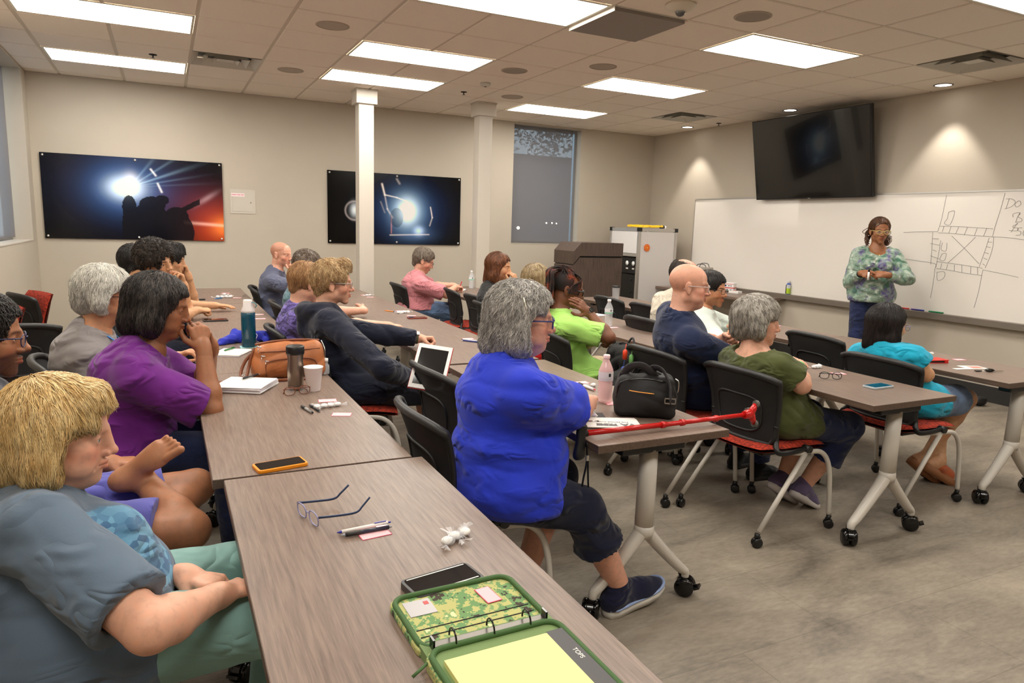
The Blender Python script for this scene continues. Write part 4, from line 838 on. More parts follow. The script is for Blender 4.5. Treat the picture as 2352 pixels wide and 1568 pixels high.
# ---- hair -------------------------------------------------------------
def hair_field(Mh, q):
    F = Field(); F.M = Mh; st = q['style']; t = q.get('thick', .010)
    hl = q.get('line', .055)           # hairline height at the front
    if st != 'fringe': F.ell((-.016, 0, .036), (.091 + t, .076 + t, .082 + t), k=.02).ell((.026, 0, .044), (.056 + t * .8, .058 + t * .8, .054 + t), k=.02)
    if st in ('bob', 'long', 'wavy'):
        ln = q.get('len', -.11); w = q.get('puff', .02)
        for s in (1, -1):
            F.cap((-.008, .062 * s, .03), (-.012, (.066 + w) * s, ln * .7), .034 + w * .5, .030 + w * .5, k=.03)
            F.cap((-.012, (.064 + w) * s, ln * .5), (-.004, (.058 + w) * s, ln), .028 + w * .4, .016, k=.02)
        F.cap((-.045, 0, .02), (-.060 - w * .3, 0, ln + .02), .062 + w, .045 + w, k=.03); F.cap((-.05, .035, ln * .6), (-.05, .04, ln), .035 + w * .5, .016, k=.02); F.cap((-.05, -.035, ln * .6), (-.05, -.04, ln), .035 + w * .5, .016, k=.02)
    if st == 'short':
        nb = q.get('nape', -.05); F.cap((-.055, 0, .01), (-.052, 0, nb), .052 + t * .6, .040 + t * .4, k=.02)
        for s in (1, -1): F.ell((-.030, .050 * s, .0), (.034, .022 + t * .9, .035), k=.02)
        if q.get('quiff'): F.ell((.055, 0, .098), (.042, .046, .022 + q['quiff']), k=.02)
    if q.get('bang'):                   # soft fringe over the brow
        F.cap((.06, .035, .085), (.082, .03, q['bang']), .028, .012, k=.02).cap((.06, -.035, .085), (.082, -.03, q['bang']), .028, .012, k=.02).cap((.07, 0, .085), (.093, 0, q['bang']), .026, .011, k=.02)
        for s in (1, -1): F.cap((.05, .05 * s, .07), (.060, .062 * s, q['bang'] - .04), .022, .012, k=.02)
    # carve out the face
    fw = q.get('face', .058); top = hl if not q.get('bang') else q['bang'] + .004
    F.ell((.104, 0, top - .098), (.078, fw + .012, .100), k=.008, op=-1)
    if st == 'short':
        for s in (1, -1): F.ell((.035, .085 * s, -.035), (.045, .034, .048), k=.006, op=-1); F.ell((-.004, .09 * s, -.012), (.020, .030, .030), k=.004, op=-1)
        F.ell((.02, 0, -.09), (.075, .1, .075), k=.01, op=-1)
    elif q.get('ears'):
        for s in (1, -1): F.ell((.012, .092 * s, -.03), (.032, .026, .042), k=.006, op=-1)
    if q.get('side') is not None:
        for s in (1, -1): F.ell((q['side'] + .082, .092 * s, -.040), (.080, .056, .080), k=.008, op=-1)
    if q.get('bald'): b = q['bald']; F.ell((.03, 0, .135 - .02), (.115 * b, .075 * b, .075), k=.008, op=-1)
    return F
def strands(F, Mh, q, n, seed, step=.013, m=11):
    st = q['style']; h = .006 * F.sc(); F2 = hair_field(Mh, q); lo, hi = F2.bounds(.05); D, lo = F2.eval(lo, hi, h); P, Q = to_mesh(D, lo, h)
    gx = np.gradient(D, h); sh = np.array(D.shape)
    def samp(p):
        f = (p - lo) / h; i = np.clip(f.astype(int), 0, sh - 2); return D[i[:, 0], i[:, 1], i[:, 2]], np.stack([g[i[:, 0], i[:, 1], i[:, 2]] for g in gx], 1)
    r = np.random.RandomState(seed); s = Mh[:3, 0]; sc = np.linalg.norm(s); Rm = Mh[:3, :3] / sc
    crown = Mh[:3, 3] + Rm @ np.array(q.get('part', (-.03, .0, .12))) * sc
    L = (P - Mh[:3, 3]) @ Rm / sc; ok = np.where((L[:, 2] > q.get('root', -.02)) | (r.rand(len(P)) < .25))[0]
    idx = r.choice(ok, n); p = P[idx] + r.normal(0, .002, (n, 3)); down = -Mh[:3, 2] / sc * .4 + np.array([0, 0, -.6]); fw = Rm @ np.array(q.get('comb', (0, 0, 0)))
    curl = q.get('curl', .15); lift = r.uniform(.0, q.get('lift', .005), n)[:, None] * sc; ph = r.uniform(0, 6.28, (n, 3)); pts = []; off_ = []; cl = r.normal(0, 1, (n, 3)) * .25; stp = step * sc * q.get('slen', 1.0) * r.uniform(.6, 1.25, n)[:, None]
    for j in range(m):
        d, g = samp(p); off_.append(d > .010 * sc); gn = g / (np.linalg.norm(g, axis=1, keepdims=True) + 1e-6); p = p - gn * (d[:, None] - lift * (j / m + .2)) * .9; pts.append(p.copy())
        v = (p - crown); v = v / (np.linalg.norm(v, axis=1, keepdims=True) + 1e-6) * q.get('radial', .8) + down * q.get('grav', .9) * min(1, .3 + j / 5) + fw + cl * curl + curl * 1.3 * np.sin(ph + j * q.get('freq', 1.1))
        v = v - gn * np.sum(v * gn, 1, keepdims=True) * .92; v = v / (np.linalg.norm(v, axis=1, keepdims=True) + 1e-6); p = p + v * stp
        if q.get('spike'): p = p + gn * q['spike'] * sc
    pts = np.stack(pts, 1)                           # n,m,3
    # keep strands off the bare face
    Lp = (pts - Mh[:3, 3]) @ Rm / sc; top = q.get('line', .055) if not q.get('bang') else q['bang'] - .004; bad = ((Lp[..., 0] > .052) & (np.abs(Lp[..., 1]) < q.get('face', .058) - .004) & (Lp[..., 2] < top) & (Lp[..., 2] > -.13))
    bad |= np.stack(off_, 1); stop = np.maximum.accumulate(bad, 1)
    for j in range(1, m): pts[:, j] = np.where(stop[:, j][:, None], pts[:, j - 1], pts[:, j])
    T = np.gradient(pts, axis=1); T /= np.linalg.norm(T, axis=2, keepdims=True) + 1e-6; up = pts - (Mh[:3, 3]); U = np.cross(T, up); U /= np.linalg.norm(U, axis=2, keepdims=True) + 1e-6; Wv = np.cross(T, U)
    rad = (q.get('srad', .0011) * sc * (1 - .8 * (np.arange(m) / (m - 1)) ** 2))[None, :, None] * r.uniform(.6, 1.3, n)[:, None, None]
    V = np.stack([pts + rad * (math.cos(a) * U * 1.6 + math.sin(a) * Wv) for a in (0, 2.094, 4.189)], 2)       # n,m,3,3
    base = (np.arange(n) * m * 3)[:, None, None] + (np.arange(m - 1) * 3)[None, :, None] + np.arange(3)[None, None, :]
    nx = (np.arange(n) * m * 3)[:, None, None] + (np.arange(m - 1) * 3)[None, :, None] + ((np.arange(3) + 1) % 3)[None, None, :]
    Qs = np.stack([base, nx, nx + 3, base + 3], -1).reshape(-1, 4)
    tn = np.repeat(np.clip(r.normal(1, q.get('var', .16), n), .45, 1.7), m * 3)[:, None] * np.ones(3)
    return V.reshape(-1, 3), Qs, tn, D, lo, h
# ---- whole person -------------------------------------------------------
def skin_part(F, h, q, Mi=None, tips=None, pad=.012):
    lo, hi = F.bounds(pad); D, lo = F.eval(lo, hi, h); P, Q = to_mesh(D, lo, h); T = np.ones((len(P), 3))
    if Mi is not None: T = face_tint(P, None, Mi, q, None)
    if tips is not None:
        for t in tips:
            d = np.linalg.norm(P - t, axis=1); m = np.exp(-(d / .0048) ** 4)[:, None]; T = T * (1 - m) + np.array([1.12, 1.02, 1.05]) * m
    return P, Q, T
def glasses(head, Mh, col, lens='rect', off=(0, 0, 0), thick=.0016, metal=False, size=1.0):
    sc = float(np.linalg.norm(Mh[:3, 0])); mt = M_('frames_%d_%d_%d' % col, col, .25, .7 if metal else 0)
    tr = lambda p: Vector((Mh @ np.array([p[0], p[1], p[2], 1.0]))[:3]) - Vector(off)
    m = MB(); gl = MB()
    for s in (1, -1):
        P = []
        for k in range(20):
            a = 2 * PI * k / 20; e = .6 if lens == 'rect' else 1.0
            yy = .0335 + .0245 * size * math.copysign(abs(math.cos(a)) ** e, math.cos(a)); zz = -.003 + .0175 * size * math.copysign(abs(math.sin(a)) ** e, math.sin(a)); P.append(tr((.1075 - .22 * max(0, yy - .02) - .08 * (-zz if zz < 0 else 0) * 0, yy * s, zz)))
        m.tube(P, thick * sc, 6, closed=True); gl.add(P, [tuple(range(20))])
        m.tube([tr((.1025, .057 * s, .006)), tr((.094, .071 * s, .008)), tr((.03, .080 * s, .006)), tr((-.008, .082 * s, .004)), tr((-.03, .080 * s, -.016))], thick * 1.15 * sc, 6)
    m.tube([tr((.1095, .010, .003)), tr((.1125, 0, .0055)), tr((.1095, -.010, .003))], thick * sc, 6)
    g = obj('glasses', m, mt, head); obj('lens', gl, M_('lens', (225, 232, 236), .03, alpha=.07), g, fix=False)
def eyes(head, Mh, off, iris=(86, 66, 46)):
    sc = float(np.linalg.norm(Mh[:3, 0])); R = Matrix([[Mh[i, j] / sc for j in range(3)] for i in range(3)])
    for s in (1, -1):
        c = Vector((Mh @ np.array([.0728, .031 * s, 0, 1.0]))[:3]) - Vector(off); m = MB()
        def put(a0, a1, r, k):
            m.k = k; prof = []
            for j in range(7):
                a = a0 + (a1 - a0) * j / 6; prof.append((r * math.sin(a) * sc, r * math.cos(a) * sc))
            m.lathe(prof, 18, c=c, R=R @ Matrix.Rotation(PI / 2, 3, 'Y'), caps=False)
        put(.02, 1.9, .0124, 0); put(.0, .48, .01255, 1); put(.0, .2, .0127, 2)
        obj('eye', m, [M_('sclera', (228, 218, 208), .2), M_('iris_%d_%d_%d' % iris, iris, .2), M_GLBLK], head)
def shoe_field(F, kind='sneaker'):
    # local: origin at the ankle, +x toes, z up, sole at z=-.085
    F.cap((-.035, 0, -.045), (-.01, 0, .012), .036, .036, k=.02).cap((-.04, 0, -.05), (.10, 0, -.055), .036, .036, k=.03).ell((.12, .004, -.058), (.075, .046, .030), k=.03).cap((.0, 0, -.01), (.09, 0, -.04), .034, .028, k=.03)
def foot_field(F, toes=True):
    F.cap((-.03, 0, -.05), (0, 0, .0), .032, .034, k=.02).ell((-.035, 0, -.058), (.034, .030, .030), k=.02).cap((-.01, 0, -.035), (.10, 0, -.055), .034, .024, k=.03).ell((.105, .0, -.062), (.055, .042, .020), k=.02).cap((.0, -.012, -.055), (.12, -.028, -.066), .022, .016, k=.02)
    for i, (y, L, r) in enumerate(((.028, .052, .0125), (.009, .050, .0088), (-.006, .043, .0082), (-.020, .035, .0078), (-.033, .026, .0076))): F.cap((.13, y, -.066), (.13 + L, y * 1.1, -.069), r, r * .95, k=.003)
PEOPLE = {}
def person(q):
    name = 'person'; s = q.get('s', 1.0); w = q.get('w', 1.0); px, py = q['loc']; hz = q.get('hipz', .565); rz = math.radians(q.get('rz', 0)); rc = math.radians(q.get('twist', 0)) + rz
    off = np.array([px, py, 0.0]); hp = np.array(q['head'], float); Mh = head_frame(hp, q['look'][0], q['look'][1], q['look'][2] if len(q['look']) > 2 else 0, q.get('hs', 1.0)); Mi = np.linalg.inv(Mh)
    Hf = lambda a: np.array([math.cos(a), math.sin(a), 0])
    P0 = np.array([px, py, hz]); N = hp + q.get('neck', -.040) * Hf(rc) + np.array([0, 0, -.158 * q.get('hs', 1.0)]); 
    if 'nb' in q: N = np.array(q['nb'], float)
    bow = q.get('bow', .05); P1 = (P0 + N) / 2 - Hf(rz) * bow
    def sp(t): return (1 - t) ** 2 * P0 + 2 * t * (1 - t) * P1 + t * t * N
    def fr(t, tw=0):
        u = nrm(2 * (1 - t) * (P1 - P0) + 2 * t * (N - P1)); a = rz + (rc - rz) * t; f = Hf(a); f = nrm(f - u * (f @ u)); l = np.cross(u, f); M = np.eye(4); M[:3, 0], M[:3, 1], M[:3, 2], M[:3, 3] = f, l, u, sp(t); return M
    TL = np.linalg.norm(N - P0); shw = q.get('shw', .172) * s
    def ang(M, a): return np.array(Matrix.Rotation(a, 3, 'Y'))
    bel, bust = q.get('belly', 0), q.get('bust', 0)
    def torso(F, inf=0.0, full=True):
        F.M = fr(.0); F.ell((-.01, 0, .0), (.115 * w, .165 * w * q.get('hipw', 1), .10), k=.05, inf=inf)
        F.M = fr(.30); F.ell((.0, 0, 0), (.105 * w, .140 * w, .13), k=.05, inf=inf)
        if bel: F.ell((.055 * w + .03 * bel, 0, -.03), (.085 + .05 * bel, .12 * w + .025 * bel, .10 + .03 * bel), k=.05, inf=inf)
        F.M = fr(.70); F.ell((.0, 0, 0), (.108 * w, .150 * w ** .7, TL * .30), k=.05, inf=inf)
        if bust:
            for y in (.068, -.068): F.ell((.085 * w + .018 * bust, y * (w ** .5), -.01 - .02 * bust), (.052 + .012 * bust, .060, .062), k=.035, inf=inf)
        F.M = fr(.90)
        for y in (1, -1): F.cap((-.012, 0, .02), (-.012, (shw - .035) * y, -.028), .058 * w ** .5, .050 * w ** .5, k=.04, inf=inf)
        F.M = np.eye(4)
    Msh = fr(.91); legs = {}; arms = {}
    for side, sg in (('R', -1), ('L', 1)):
        a = q.get('arm' + side)
        if a is None: a = dict(w=tuple(P0 + Hf(rz) * .32 + np.array([-math.sin(rz), math.cos(rz), 0]) * .10 * sg + np.array([0, 0, .12])))
        ro = a.get('raise', 0); Sh = Msh[:3, 3] + Msh[:3, 1] * sg * shw + Msh[:3, 2] * (-.035 + ro) + Msh[:3, 0] * a.get('fwd', .01); W = np.array(a['w'], float)
        pole = a.get('p', tuple(-Hf(rc) * .3 + Msh[:3, 1] * sg * .5 + np.array([0, 0, -1.0]))); E = np.array(a['e'], float) if 'e' in a else ik(Sh, W, .285 * s, .255 * s, pole); arms[side] = (Sh, E, W, a)
    af = q.get('armf', 1.0) * s
    def armsF(F, inf=0.0, lo=0, upto=2.0, flare=0.0, k=.03):
        for Sh, E, W, a in arms.values():
            if upto > 1:
                F.cap(Sh, E, .052 * af, .042 * af, k=k, inf=inf); x = E + (W - E) * min(1, upto - 1)
                m1 = E + (W - E) * .28
                F.cap(E, m1, .041 * af, .0415 * af, k=.012, inf=inf).cap(m1, x, .041 * af, .0265 * (af ** .5) + (flare if upto < 2 else 0) + .0, k=.02, inf=inf, op=1 if upto >= 2 and inf == 0 else 2)
            else: F.cap(Sh, Sh + (E - Sh) * upto, .055 * af, (.055 - .008 * upto) * af + flare, k=k, inf=inf, op=2)
    for side, sg in (('R', -1), ('L', 1)):
        LM = np.eye(4); LM[:3, :3] = np.array(Matrix.Rotation(rz, 3, 'Z')); LM[:3, 3] = [px, py, 0]
        def T(p): return (LM @ np.array([*p, 1.0]))[:3]
        H = T((.0, .092 * sg * w ** .5, hz - .01)); K = T(q.get('knee' + side, (.42 * s, .12 * sg, hz - .03))); A = T(q.get('ank' + side, (.44 * s, .11 * sg, .085)))
        legs[side] = (H, K, A, q.get('toe' + side, (1, .15 * sg, 0)))
    lf = q.get('legf', 1.0)
    def legsF(F, inf=0.0, upto=2.0, flare=0.0, sides='RL'):
        for sd in sides:
            H, K, A, _ = legs[sd]
            if upto <= 1: F.cap(H, H + (K - H) * upto, .088 * lf, (.088 - .026 * upto) * lf + flare, k=.04, inf=inf, op=2)
            else:
                F.cap(H, K, .088 * lf, .060 * lf, k=.04, inf=inf); x = K + (A - K) * (upto - 1); m1 = K + (A - K) * .3
                F.cap(K, m1 if upto > 1.3 else x, .057 * lf, .054 * lf, k=.02, inf=inf)
                if upto > 1.3: F.cap(m1, x, .054 * lf, (.054 - .020 * (upto - 1.3) / .7) * lf + flare, k=.02, inf=inf, op=1 if upto >= 2 and inf == 0 else 2)
    # skin
    hb = q.get('hb', .0075); hd = q.get('hd', .0030)
    B = Field(); torso(B); armsF(B); B.cap(hp + Mh[:3, :3] @ np.array([-.026, 0, -.05]), N, .054 * q.get('neckf', 1), .060 * q.get('neckf', 1), k=.035)
    vis = q.get('legs', '')
    if q.get('bare'): legsF(B, sides=q['bare'])
    elif q.get('legskin'): legsF(B)
    Hd = Field(); Hd.M = Mh; add_head(Hd, q); Hd.M = np.eye(4)
    nt = hp + Mh[:3, :3] @ np.array([-.026, 0, -.05]); Hd.cap(nt, nt + (N - nt) * .75, .054 * q.get('neckf', 1), .058 * q.get('neckf', 1), k=.022)
    if q.get('fat', 0) > 0: Hd.cap(hp + Mh[:3, :3] @ np.array([.03, 0, -.09]), nt + (N - nt) * .8, .034, .04, k=.03)
    parts = []; tints = []
    P, Q, T = skin_part(B, hb, q); parts.append((P, Q, 0)); tints.append(T)
    P, Q, T = skin_part(Hd, hd, q, Mi); parts.append((P, Q, 0)); tints.append(T)
    for side, sg in (('R', -1), ('L', 1)):
        Sh, E, W, a = arms[side]
        if a.get('nohand'): continue
        fw, up = a.get('hand', (W - E, (0, 0, 1))); Hn = Field(); hm = frame(fw, up, W, s * q.get('handf', 1.0), 1)
        if sg * -1 * 1 > 0 and not a.get('flip') or (sg > 0 and a.get('flip')): pass
        fl = (1 if side == 'R' else -1) * (-1 if a.get('palmup') else 1)
        hm[:3, 1] *= fl; Hn.M = hm; tp = add_hand(Hn, a.get('curl', (.45, .5, .55, .6)), a.get('spread', .06), a.get('thumb', .5), q.get('handfat', 1.0))
        Hn.M = np.eye(4); Hn.cap(E + (W - E) * .8, W, .0295 * (af ** .5), .0262 * (af ** .5), k=.02)
        P, Q, T = skin_part(Hn, q.get('hh', .0032), q, None, tp); parts.append((P, Q, 0)); tints.append(T)
    for side in q.get('barefeet', ''):
        H, K, A, toe = legs[side]; Ff = Field(); Ff.M = frame(toe, q.get('footup' + side, (0, 0, 1)), A, 1.0, 1 if side == 'R' else -1); foot_field(Ff); Ff.M = np.eye(4); Ff.cap(K + (A - K) * .8, A, .040, .034, k=.02)
        P, Q, T = skin_part(Ff, .004, q); parts.append((P, Q, 0)); tints.append(T)
    me = mk(name, parts, skin_mat(q['skin'][0], q['skin'][1]), None, off, np.concatenate(tints))
    tag(me, q['label'], 'person', q.get('group'))
    def child(nm, F, h, mt, disp=None, par=me, pad=.02):
        lo, hi = F.bounds(pad); D, lo = F.eval(lo, hi, h, disp); P, Q = to_mesh(D, lo, h)
        if not len(Q): return None
        return mk(nm, [(P, Q, 0)], mt, par, off)
    # top
    t = q['top']; inf = t.get('inf', .014); F = Field(); torso(F, inf); sl = t.get('sleeve', .6)
    armsF(F, inf * .8 + (.004 if sl <= 1 else 0), upto=sl, flare=t.get('flare', .010 if sl <= 1 else .004), k=.035)
    if t.get('drape', True):
        for sd in 'RL':
            if q.get('stand'): break
            H, K, A, _ = legs[sd]; F.cap(H, H + (K - H) * t.get('drape_len', .22), .088 * lf, .088 * lf, k=.05, inf=inf)
    for Sh, E, W, a in arms.values():
        if sl <= 1: x = Sh + (E - Sh) * sl; F.cap(x - (E - Sh) * .08, x + (E - Sh) * .3, .047 * af, .050 * af, k=.004, op=-1)
        elif sl < 1.95: x = E + (W - E) * (sl - 1); F.cap(x - (W - E) * .06, x + (W - E) * .3, .030 * af, .032 * af, k=.004, op=-1)
    if q.get('stand'): F.M = fr(0.0); F.ell((.0, 0, .0), (.130 * w, .178 * w, .15), k=.05, inf=inf)
    F.M = fr(1.0); F.M[:3, 3] = N; no = t.get('neck', .066); nf = t.get('scoop', 0)
    if t.get('collar'):
        c = t['collar']; nq = q.get('neckf', 1) * 1.08; ring = [((.058 * math.cos(x) + .004) * nq, .062 * nq * math.sin(x), .010 - .020 * math.cos(x)) for x in np.linspace(.45, 2 * PI - .45, 15)]
        for i in range(14):
            a, b = np.array(ring[i]), np.array(ring[i + 1]); F.cap(a, b, .009, k=.006); F.cap(a * [1.06, 1.06, 1] + [0, 0, c], b * [1.06, 1.06, 1] + [0, 0, c], .007, k=.012); F.cap(a * [1.22, 1.22, 1] + [0, 0, -.012], b * [1.22, 1.22, 1] + [0, 0, -.012], .008, k=.008)
    F.ell((nf * .5, 0, .035), (no + nf, no + nf * .8, .052), k=.004, op=-1); 
    if nf > .02: F.ell((.055 + nf * .6, 0, .0), (.075, .082, .050 + nf), k=.006, op=-1)
    if t.get('backscoop'): F.ell((-t['backscoop'], 0, .03), (no + .02, no + .03, .06), k=.006, op=-1)
    if t.get('open'): F.cap((.09, 0, .02), (.13, 0, -.16), .020, .004, k=.006, op=-1)
    if t.get('hood'):
        ring = [(-.035 + .085 * math.cos(x), .10 * math.sin(x), .012 - .010 * math.cos(x)) for x in np.linspace(.6, 2 * PI - .6, 13)]
        for i in range(12): F.cap(ring[i], ring[i + 1], .030, k=.03)
        F.cap((-.10, 0, 0), (-.135, 0, -.09), .055, .035, k=.05); F.ell((.0, 0, .045), (.068, .070, .06), k=.006, op=-1)
    F.M = np.eye(4)
    if t.get('hem') is not None: F.half((px, py, t['hem']), (0, 0, -1), .01)
    elif not q.get('stand'): F.half((px, py, hz - .085), (0, 0, -1), .02)
    shirt = child('shirt', F, t.get('h', .0085), cloth_mat(*t['mat']), fold_fn(q.get('seed', 1), t.get('fold', .008) * .7, t.get('axis', (.3, .3, 1)), t.get('wl', .075)))
    # lower garment
    b = q.get('pants')
    if b:
        F = Field(); F.M = fr(.0); F.ell((-.01, 0, .0), (.115 * w, .165 * w * q.get('hipw', 1), .10), k=.05, inf=.010)
        F.M = np.eye(4); L = b.get('len', 1.92); legsF(F, .012, upto=L, flare=b.get('flare', .012)); 
        for sd in 'RL':
            H, K, A, _ = legs[sd]
            if L <= 1: x = H + (K - H) * L; F.cap(x - (K - H) * .08, x + (K - H) * .3, (.088 - .026 * L) * lf * .98, k=.004, op=-1)
            elif L < 1.85: x = K + (A - K) * (L - 1); F.cap(x - (A - K) * .03, x + (A - K) * .3, .042 * lf, k=.004, op=-1)
        if not q.get('stand'): F.half((px, py, .455), (0, 0, -1), .01) if False else None
        child('trousers', F, b.get('h', .009), cloth_mat(*b['mat']), fold_fn(q.get('seed', 1) + 50, b.get('fold', .007) * .6, (1, .2, .5), .09))
    # shoes
    for side in q.get('shoes', {}).get('sides', ''):
        H, K, A, toe = legs[side]; sh = q['shoes']; F = Field(); fmx = frame(toe, q.get('footup' + side, (0, 0, 1)), A, sh.get('s', 1.0), 1 if side == 'R' else -1); F.M = fmx
        if sh.get('kind') == 'sandal': F.cap((.03, 0, -.045), (.10, 0, -.052), .044, .044, k=.02); F.ell((.05, 0, -.115), (.2, .1, .045), k=.004, op=-1)
        else:
            shoe_field(F); F.half((0, 0, -.066), (0, 0, -1), .006)
            F.ell((-.012, 0, .042), (.034, .031, .035), k=.004, op=-1)
        up_ = child('shoe', F, .004, cloth_mat(*sh['mat']))
        if sh.get('accent'):
            R4 = Matrix([list(r_) for r_ in fmx]); R4.translation = Vector(A) - Vector(off); ac = M_('accent_%d_%d_%d' % sh['accent'], sh['accent'], .5); sg = -1 if side == 'R' else 1
            m = MB(); m.M = R4; m.tube(cr([(-.070, sg * .012 * (1 if side == 'L' else 1), -.058), (-.03, .040 * sg * (-1 if side == 'R' else 1) * -1, -.060), (.04, .040, -.062), (.10, .048, -.062), (.15, .047, -.058), (.188, .026, -.050), (.197, 0, -.047), (.185, -.026, -.050), (.15, -.040, -.058), (.10, -.040, -.062), (.04, -.036, -.062), (-.03, -.038, -.060), (-.066, -.026, -.058)], 4), .0055, 6); obj('midsole_stripe', m, ac, up_)
            m = MB(); m.M = R4
            for j in range(4): m.tube([(.035 + .016 * j, -.018, -.012 - .006 * j), (.042 + .016 * j, 0, -.002 - .006 * j), (.035 + .016 * j, .018, -.012 - .006 * j)], .0026, 6)
            m.tube([(.02, .0, .01), (.0, .03, .03), (.03, .035, .02), (.025, .005, .008)], .002, 5); obj('lace', m, M_BLK, up_)
            if side == 'R': text('S', .042, R4 @ Matrix.Translation((.062, .0400, -.034)) @ Matrix.Rotation(PI, 4, 'Z') @ Matrix.Rotation(PI / 2 + .25, 4, 'X'), ac, up_, depth=.0022, bold=.001)
        m = MB(); m.M = Matrix([list(r_) for r_ in fmx]).copy(); m.M.translation = Vector(A) - Vector(off)
        out = [(.195, .0), (.185, .03), (.15, .048), (.10, .05), (.04, .040), (-.03, .038), (-.062, .028), (-.074, 0), (-.062, -.028), (-.03, -.036), (.04, -.034), (.10, -.040), (.15, -.040), (.185, -.026)]
        zt = [-.060 if x < .12 else -.060 + (x - .12) * .05 for x, y in out]; n = len(out); hz_ = sh.get('sole', .030)
        P_ = [(x, y, z + .004) for (x, y), z in zip(out, zt)] + [(x * 1.03, y * 1.06, z - hz_ * .5) for (x, y), z in zip(out, zt)] + [(x * .98, y * .95, -.062 - hz_ + max(0, x - .12) * .16) for x, y in out]
        m.add(P_, [(i, (i + 1) % n, n + (i + 1) % n, n + i) for i in range(n)] + [(n + i, n + (i + 1) % n, 2 * n + (i + 1) % n, 2 * n + i) for i in range(n)] + [tuple(range(n)), tuple(range(2 * n, 3 * n))[::-1]], True)
        obj('sole', m, M_('sole_%d_%d_%d' % tuple(sh.get('solecol', (225, 222, 215))), tuple(sh.get('solecol', (225, 222, 215))), .6), up_)
    # eyes
    if q.get('eyes', 1): eyes(me, Mh, off, q.get('iris', (70, 50, 34)))
    if q.get('glasses'): g = q['glasses']; glasses(me, Mh, g[0], g[1], off, *(g[2:]))
    # hair
    hq = q.get('hair')
    if hq:
        n = hq.get('n', 2600); F = hair_field(Mh, hq); V, Qs, tn, D, lo, h = strands(F, Mh, hq, n, q.get('seed', 1), hq.get('step', .0155), hq.get('m', 12))
        hh = hq.get('h', .004); lo2, hi2 = F.bounds(.02); r0 = hq.get('rough', .0025)
        D2, lo2 = F.eval(lo2, hi2, hh, fold_fn(q.get('seed', 1) + 9, r0, Mh[:3, 1], .018)); D2 += .003; P, Q = to_mesh(D2, lo2, hh)
        tn0 = np.full((len(P), 3), hq.get('base', .72)); hm = hair_mat(hq['mat'][0], hq['mat'][1], hq['mat'][2] if len(hq['mat']) > 2 else None)
        mk('hair', [(P, Q, 0), (V, Qs, 0)], hm, me, off, np.concatenate([tn0, tn]))
    PEOPLE[q.get('id', q['label'])] = dict(o=me, Mh=Mh, arms=arms, legs=legs, off=off, fr=fr, N=N, shirt=shirt)
    return me
# ================================================================ THE PEOPLE
SK_F = ('skin_fair', (216, 164, 138)); SK_P = ('skin_rosy', (214, 160, 136)); SK_T = ('skin_tan', (196, 140, 104)); SK_O = ('skin_olive', (206, 156, 118)); SK_B = ('skin_brown', (150, 98, 66)); SK_D = ('skin_deep', (124, 78, 54)); SK_M = ('skin_medium', (170, 116, 84))
DK = (.22, .16, .13)
def H_(style, name, c1, c2=None, **k): return dict(style=style, mat=(name, c1, c2) if c2 else (name, c1), **k)
person(dict(id='blonde', label='person with a blonde bob in a grey-blue printed t-shirt, hands clasped at the table edge', seed=3, loc=(.70, -7.27), rz=2, head=(.690, -7.164, .994), hs=1.04, look=(-4, -7, 0), hd=.0024, hh=.0026, w=1.28, belly=.8, bust=.9, shw=.195, armf=1.12, neckf=1.08, bow=.02,
    skin=SK_F, fat=.5, age=1, flush=.22, brow=(.72, .6, .5), browk=.4, lips=(.92, .68, .64), iris=(90, 110, 120),
    top=dict(mat=('tee_slate', (92, 108, 126), 'print'), sleeve=.82, inf=.020, neck=.074, fold=.010, h=.007), pants=dict(mat=('trousers_mint', (128, 166, 160)), len=1.9), legf=1.12,
    armR=dict(w=(1.0, -7.44, .668), e=(.872, -7.60, .712), hand=((.80, .55, -.12), (-.35, -.2, 1)), curl=(.35, .4, .45, .5), thumb=.7), armL=dict(w=(.94, -7.29, .655), p=(-.1, .8, -.8), hand=((.75, -.62, -.05), (.1, .1, 1)), curl=(.45, .5, .5, .5), thumb=.8), kneeR=(.50, -.13, .56), kneeL=(.50, .13, .56),
    hair=H_('bob', 'hair_blonde', (206, 168, 108), (240, 214, 160), len=-.088, puff=.020, bang=.064, side=.006, face=.056, n=8000, curl=.22, srad=.00075, lift=.008, part=(-.05, .0, .12), var=.16, base=.85, thick=.016, comb=(.15, 0, 0))))
person(dict(id='bearded', label='person with moustache and glasses at the left edge, barefoot in periwinkle shorts', seed=5, loc=(.50, -6.60), rz=0, head=(.455, -6.646, 1.150), look=(6, -4, 0), hd=.0026, w=1.0, skin=SK_M, brow=(.12, .1, .1), beard=(.13, .11, .10), beardk=.8, stubble=((.2, .16, .14), .5), nose=1.08, glasses=((34, 44, 84), 'round'),
    top=dict(mat=('tee_charcoal', (74, 74, 80)), sleeve=.6), pants=dict(mat=('shorts_periwinkle', (92, 92, 168)), len=.80, flare=.022, fold=.012, h=.007), bare='RL', barefeet='RL',
    kneeR=(.46, -.18, .555), ankR=(.33, .03, .665), toeR=(.80, -.22, .55), footupR=(.5, .6, -.45), kneeL=(.49, .14, .575), ankL=(.32, -.12, .490), toeL=(1, -.35, -.18), footupL=(0, -.5, .8),
    armR=dict(w=(.50, -6.90, .60), p=(-1, -.4, 0)), armL=dict(w=(.72, -6.35, .66)), hair=H_('short', 'hair_black', (22, 18, 16), (40, 32, 28), thick=.014, n=1500, curl=.5, step=.006, line=.06)))
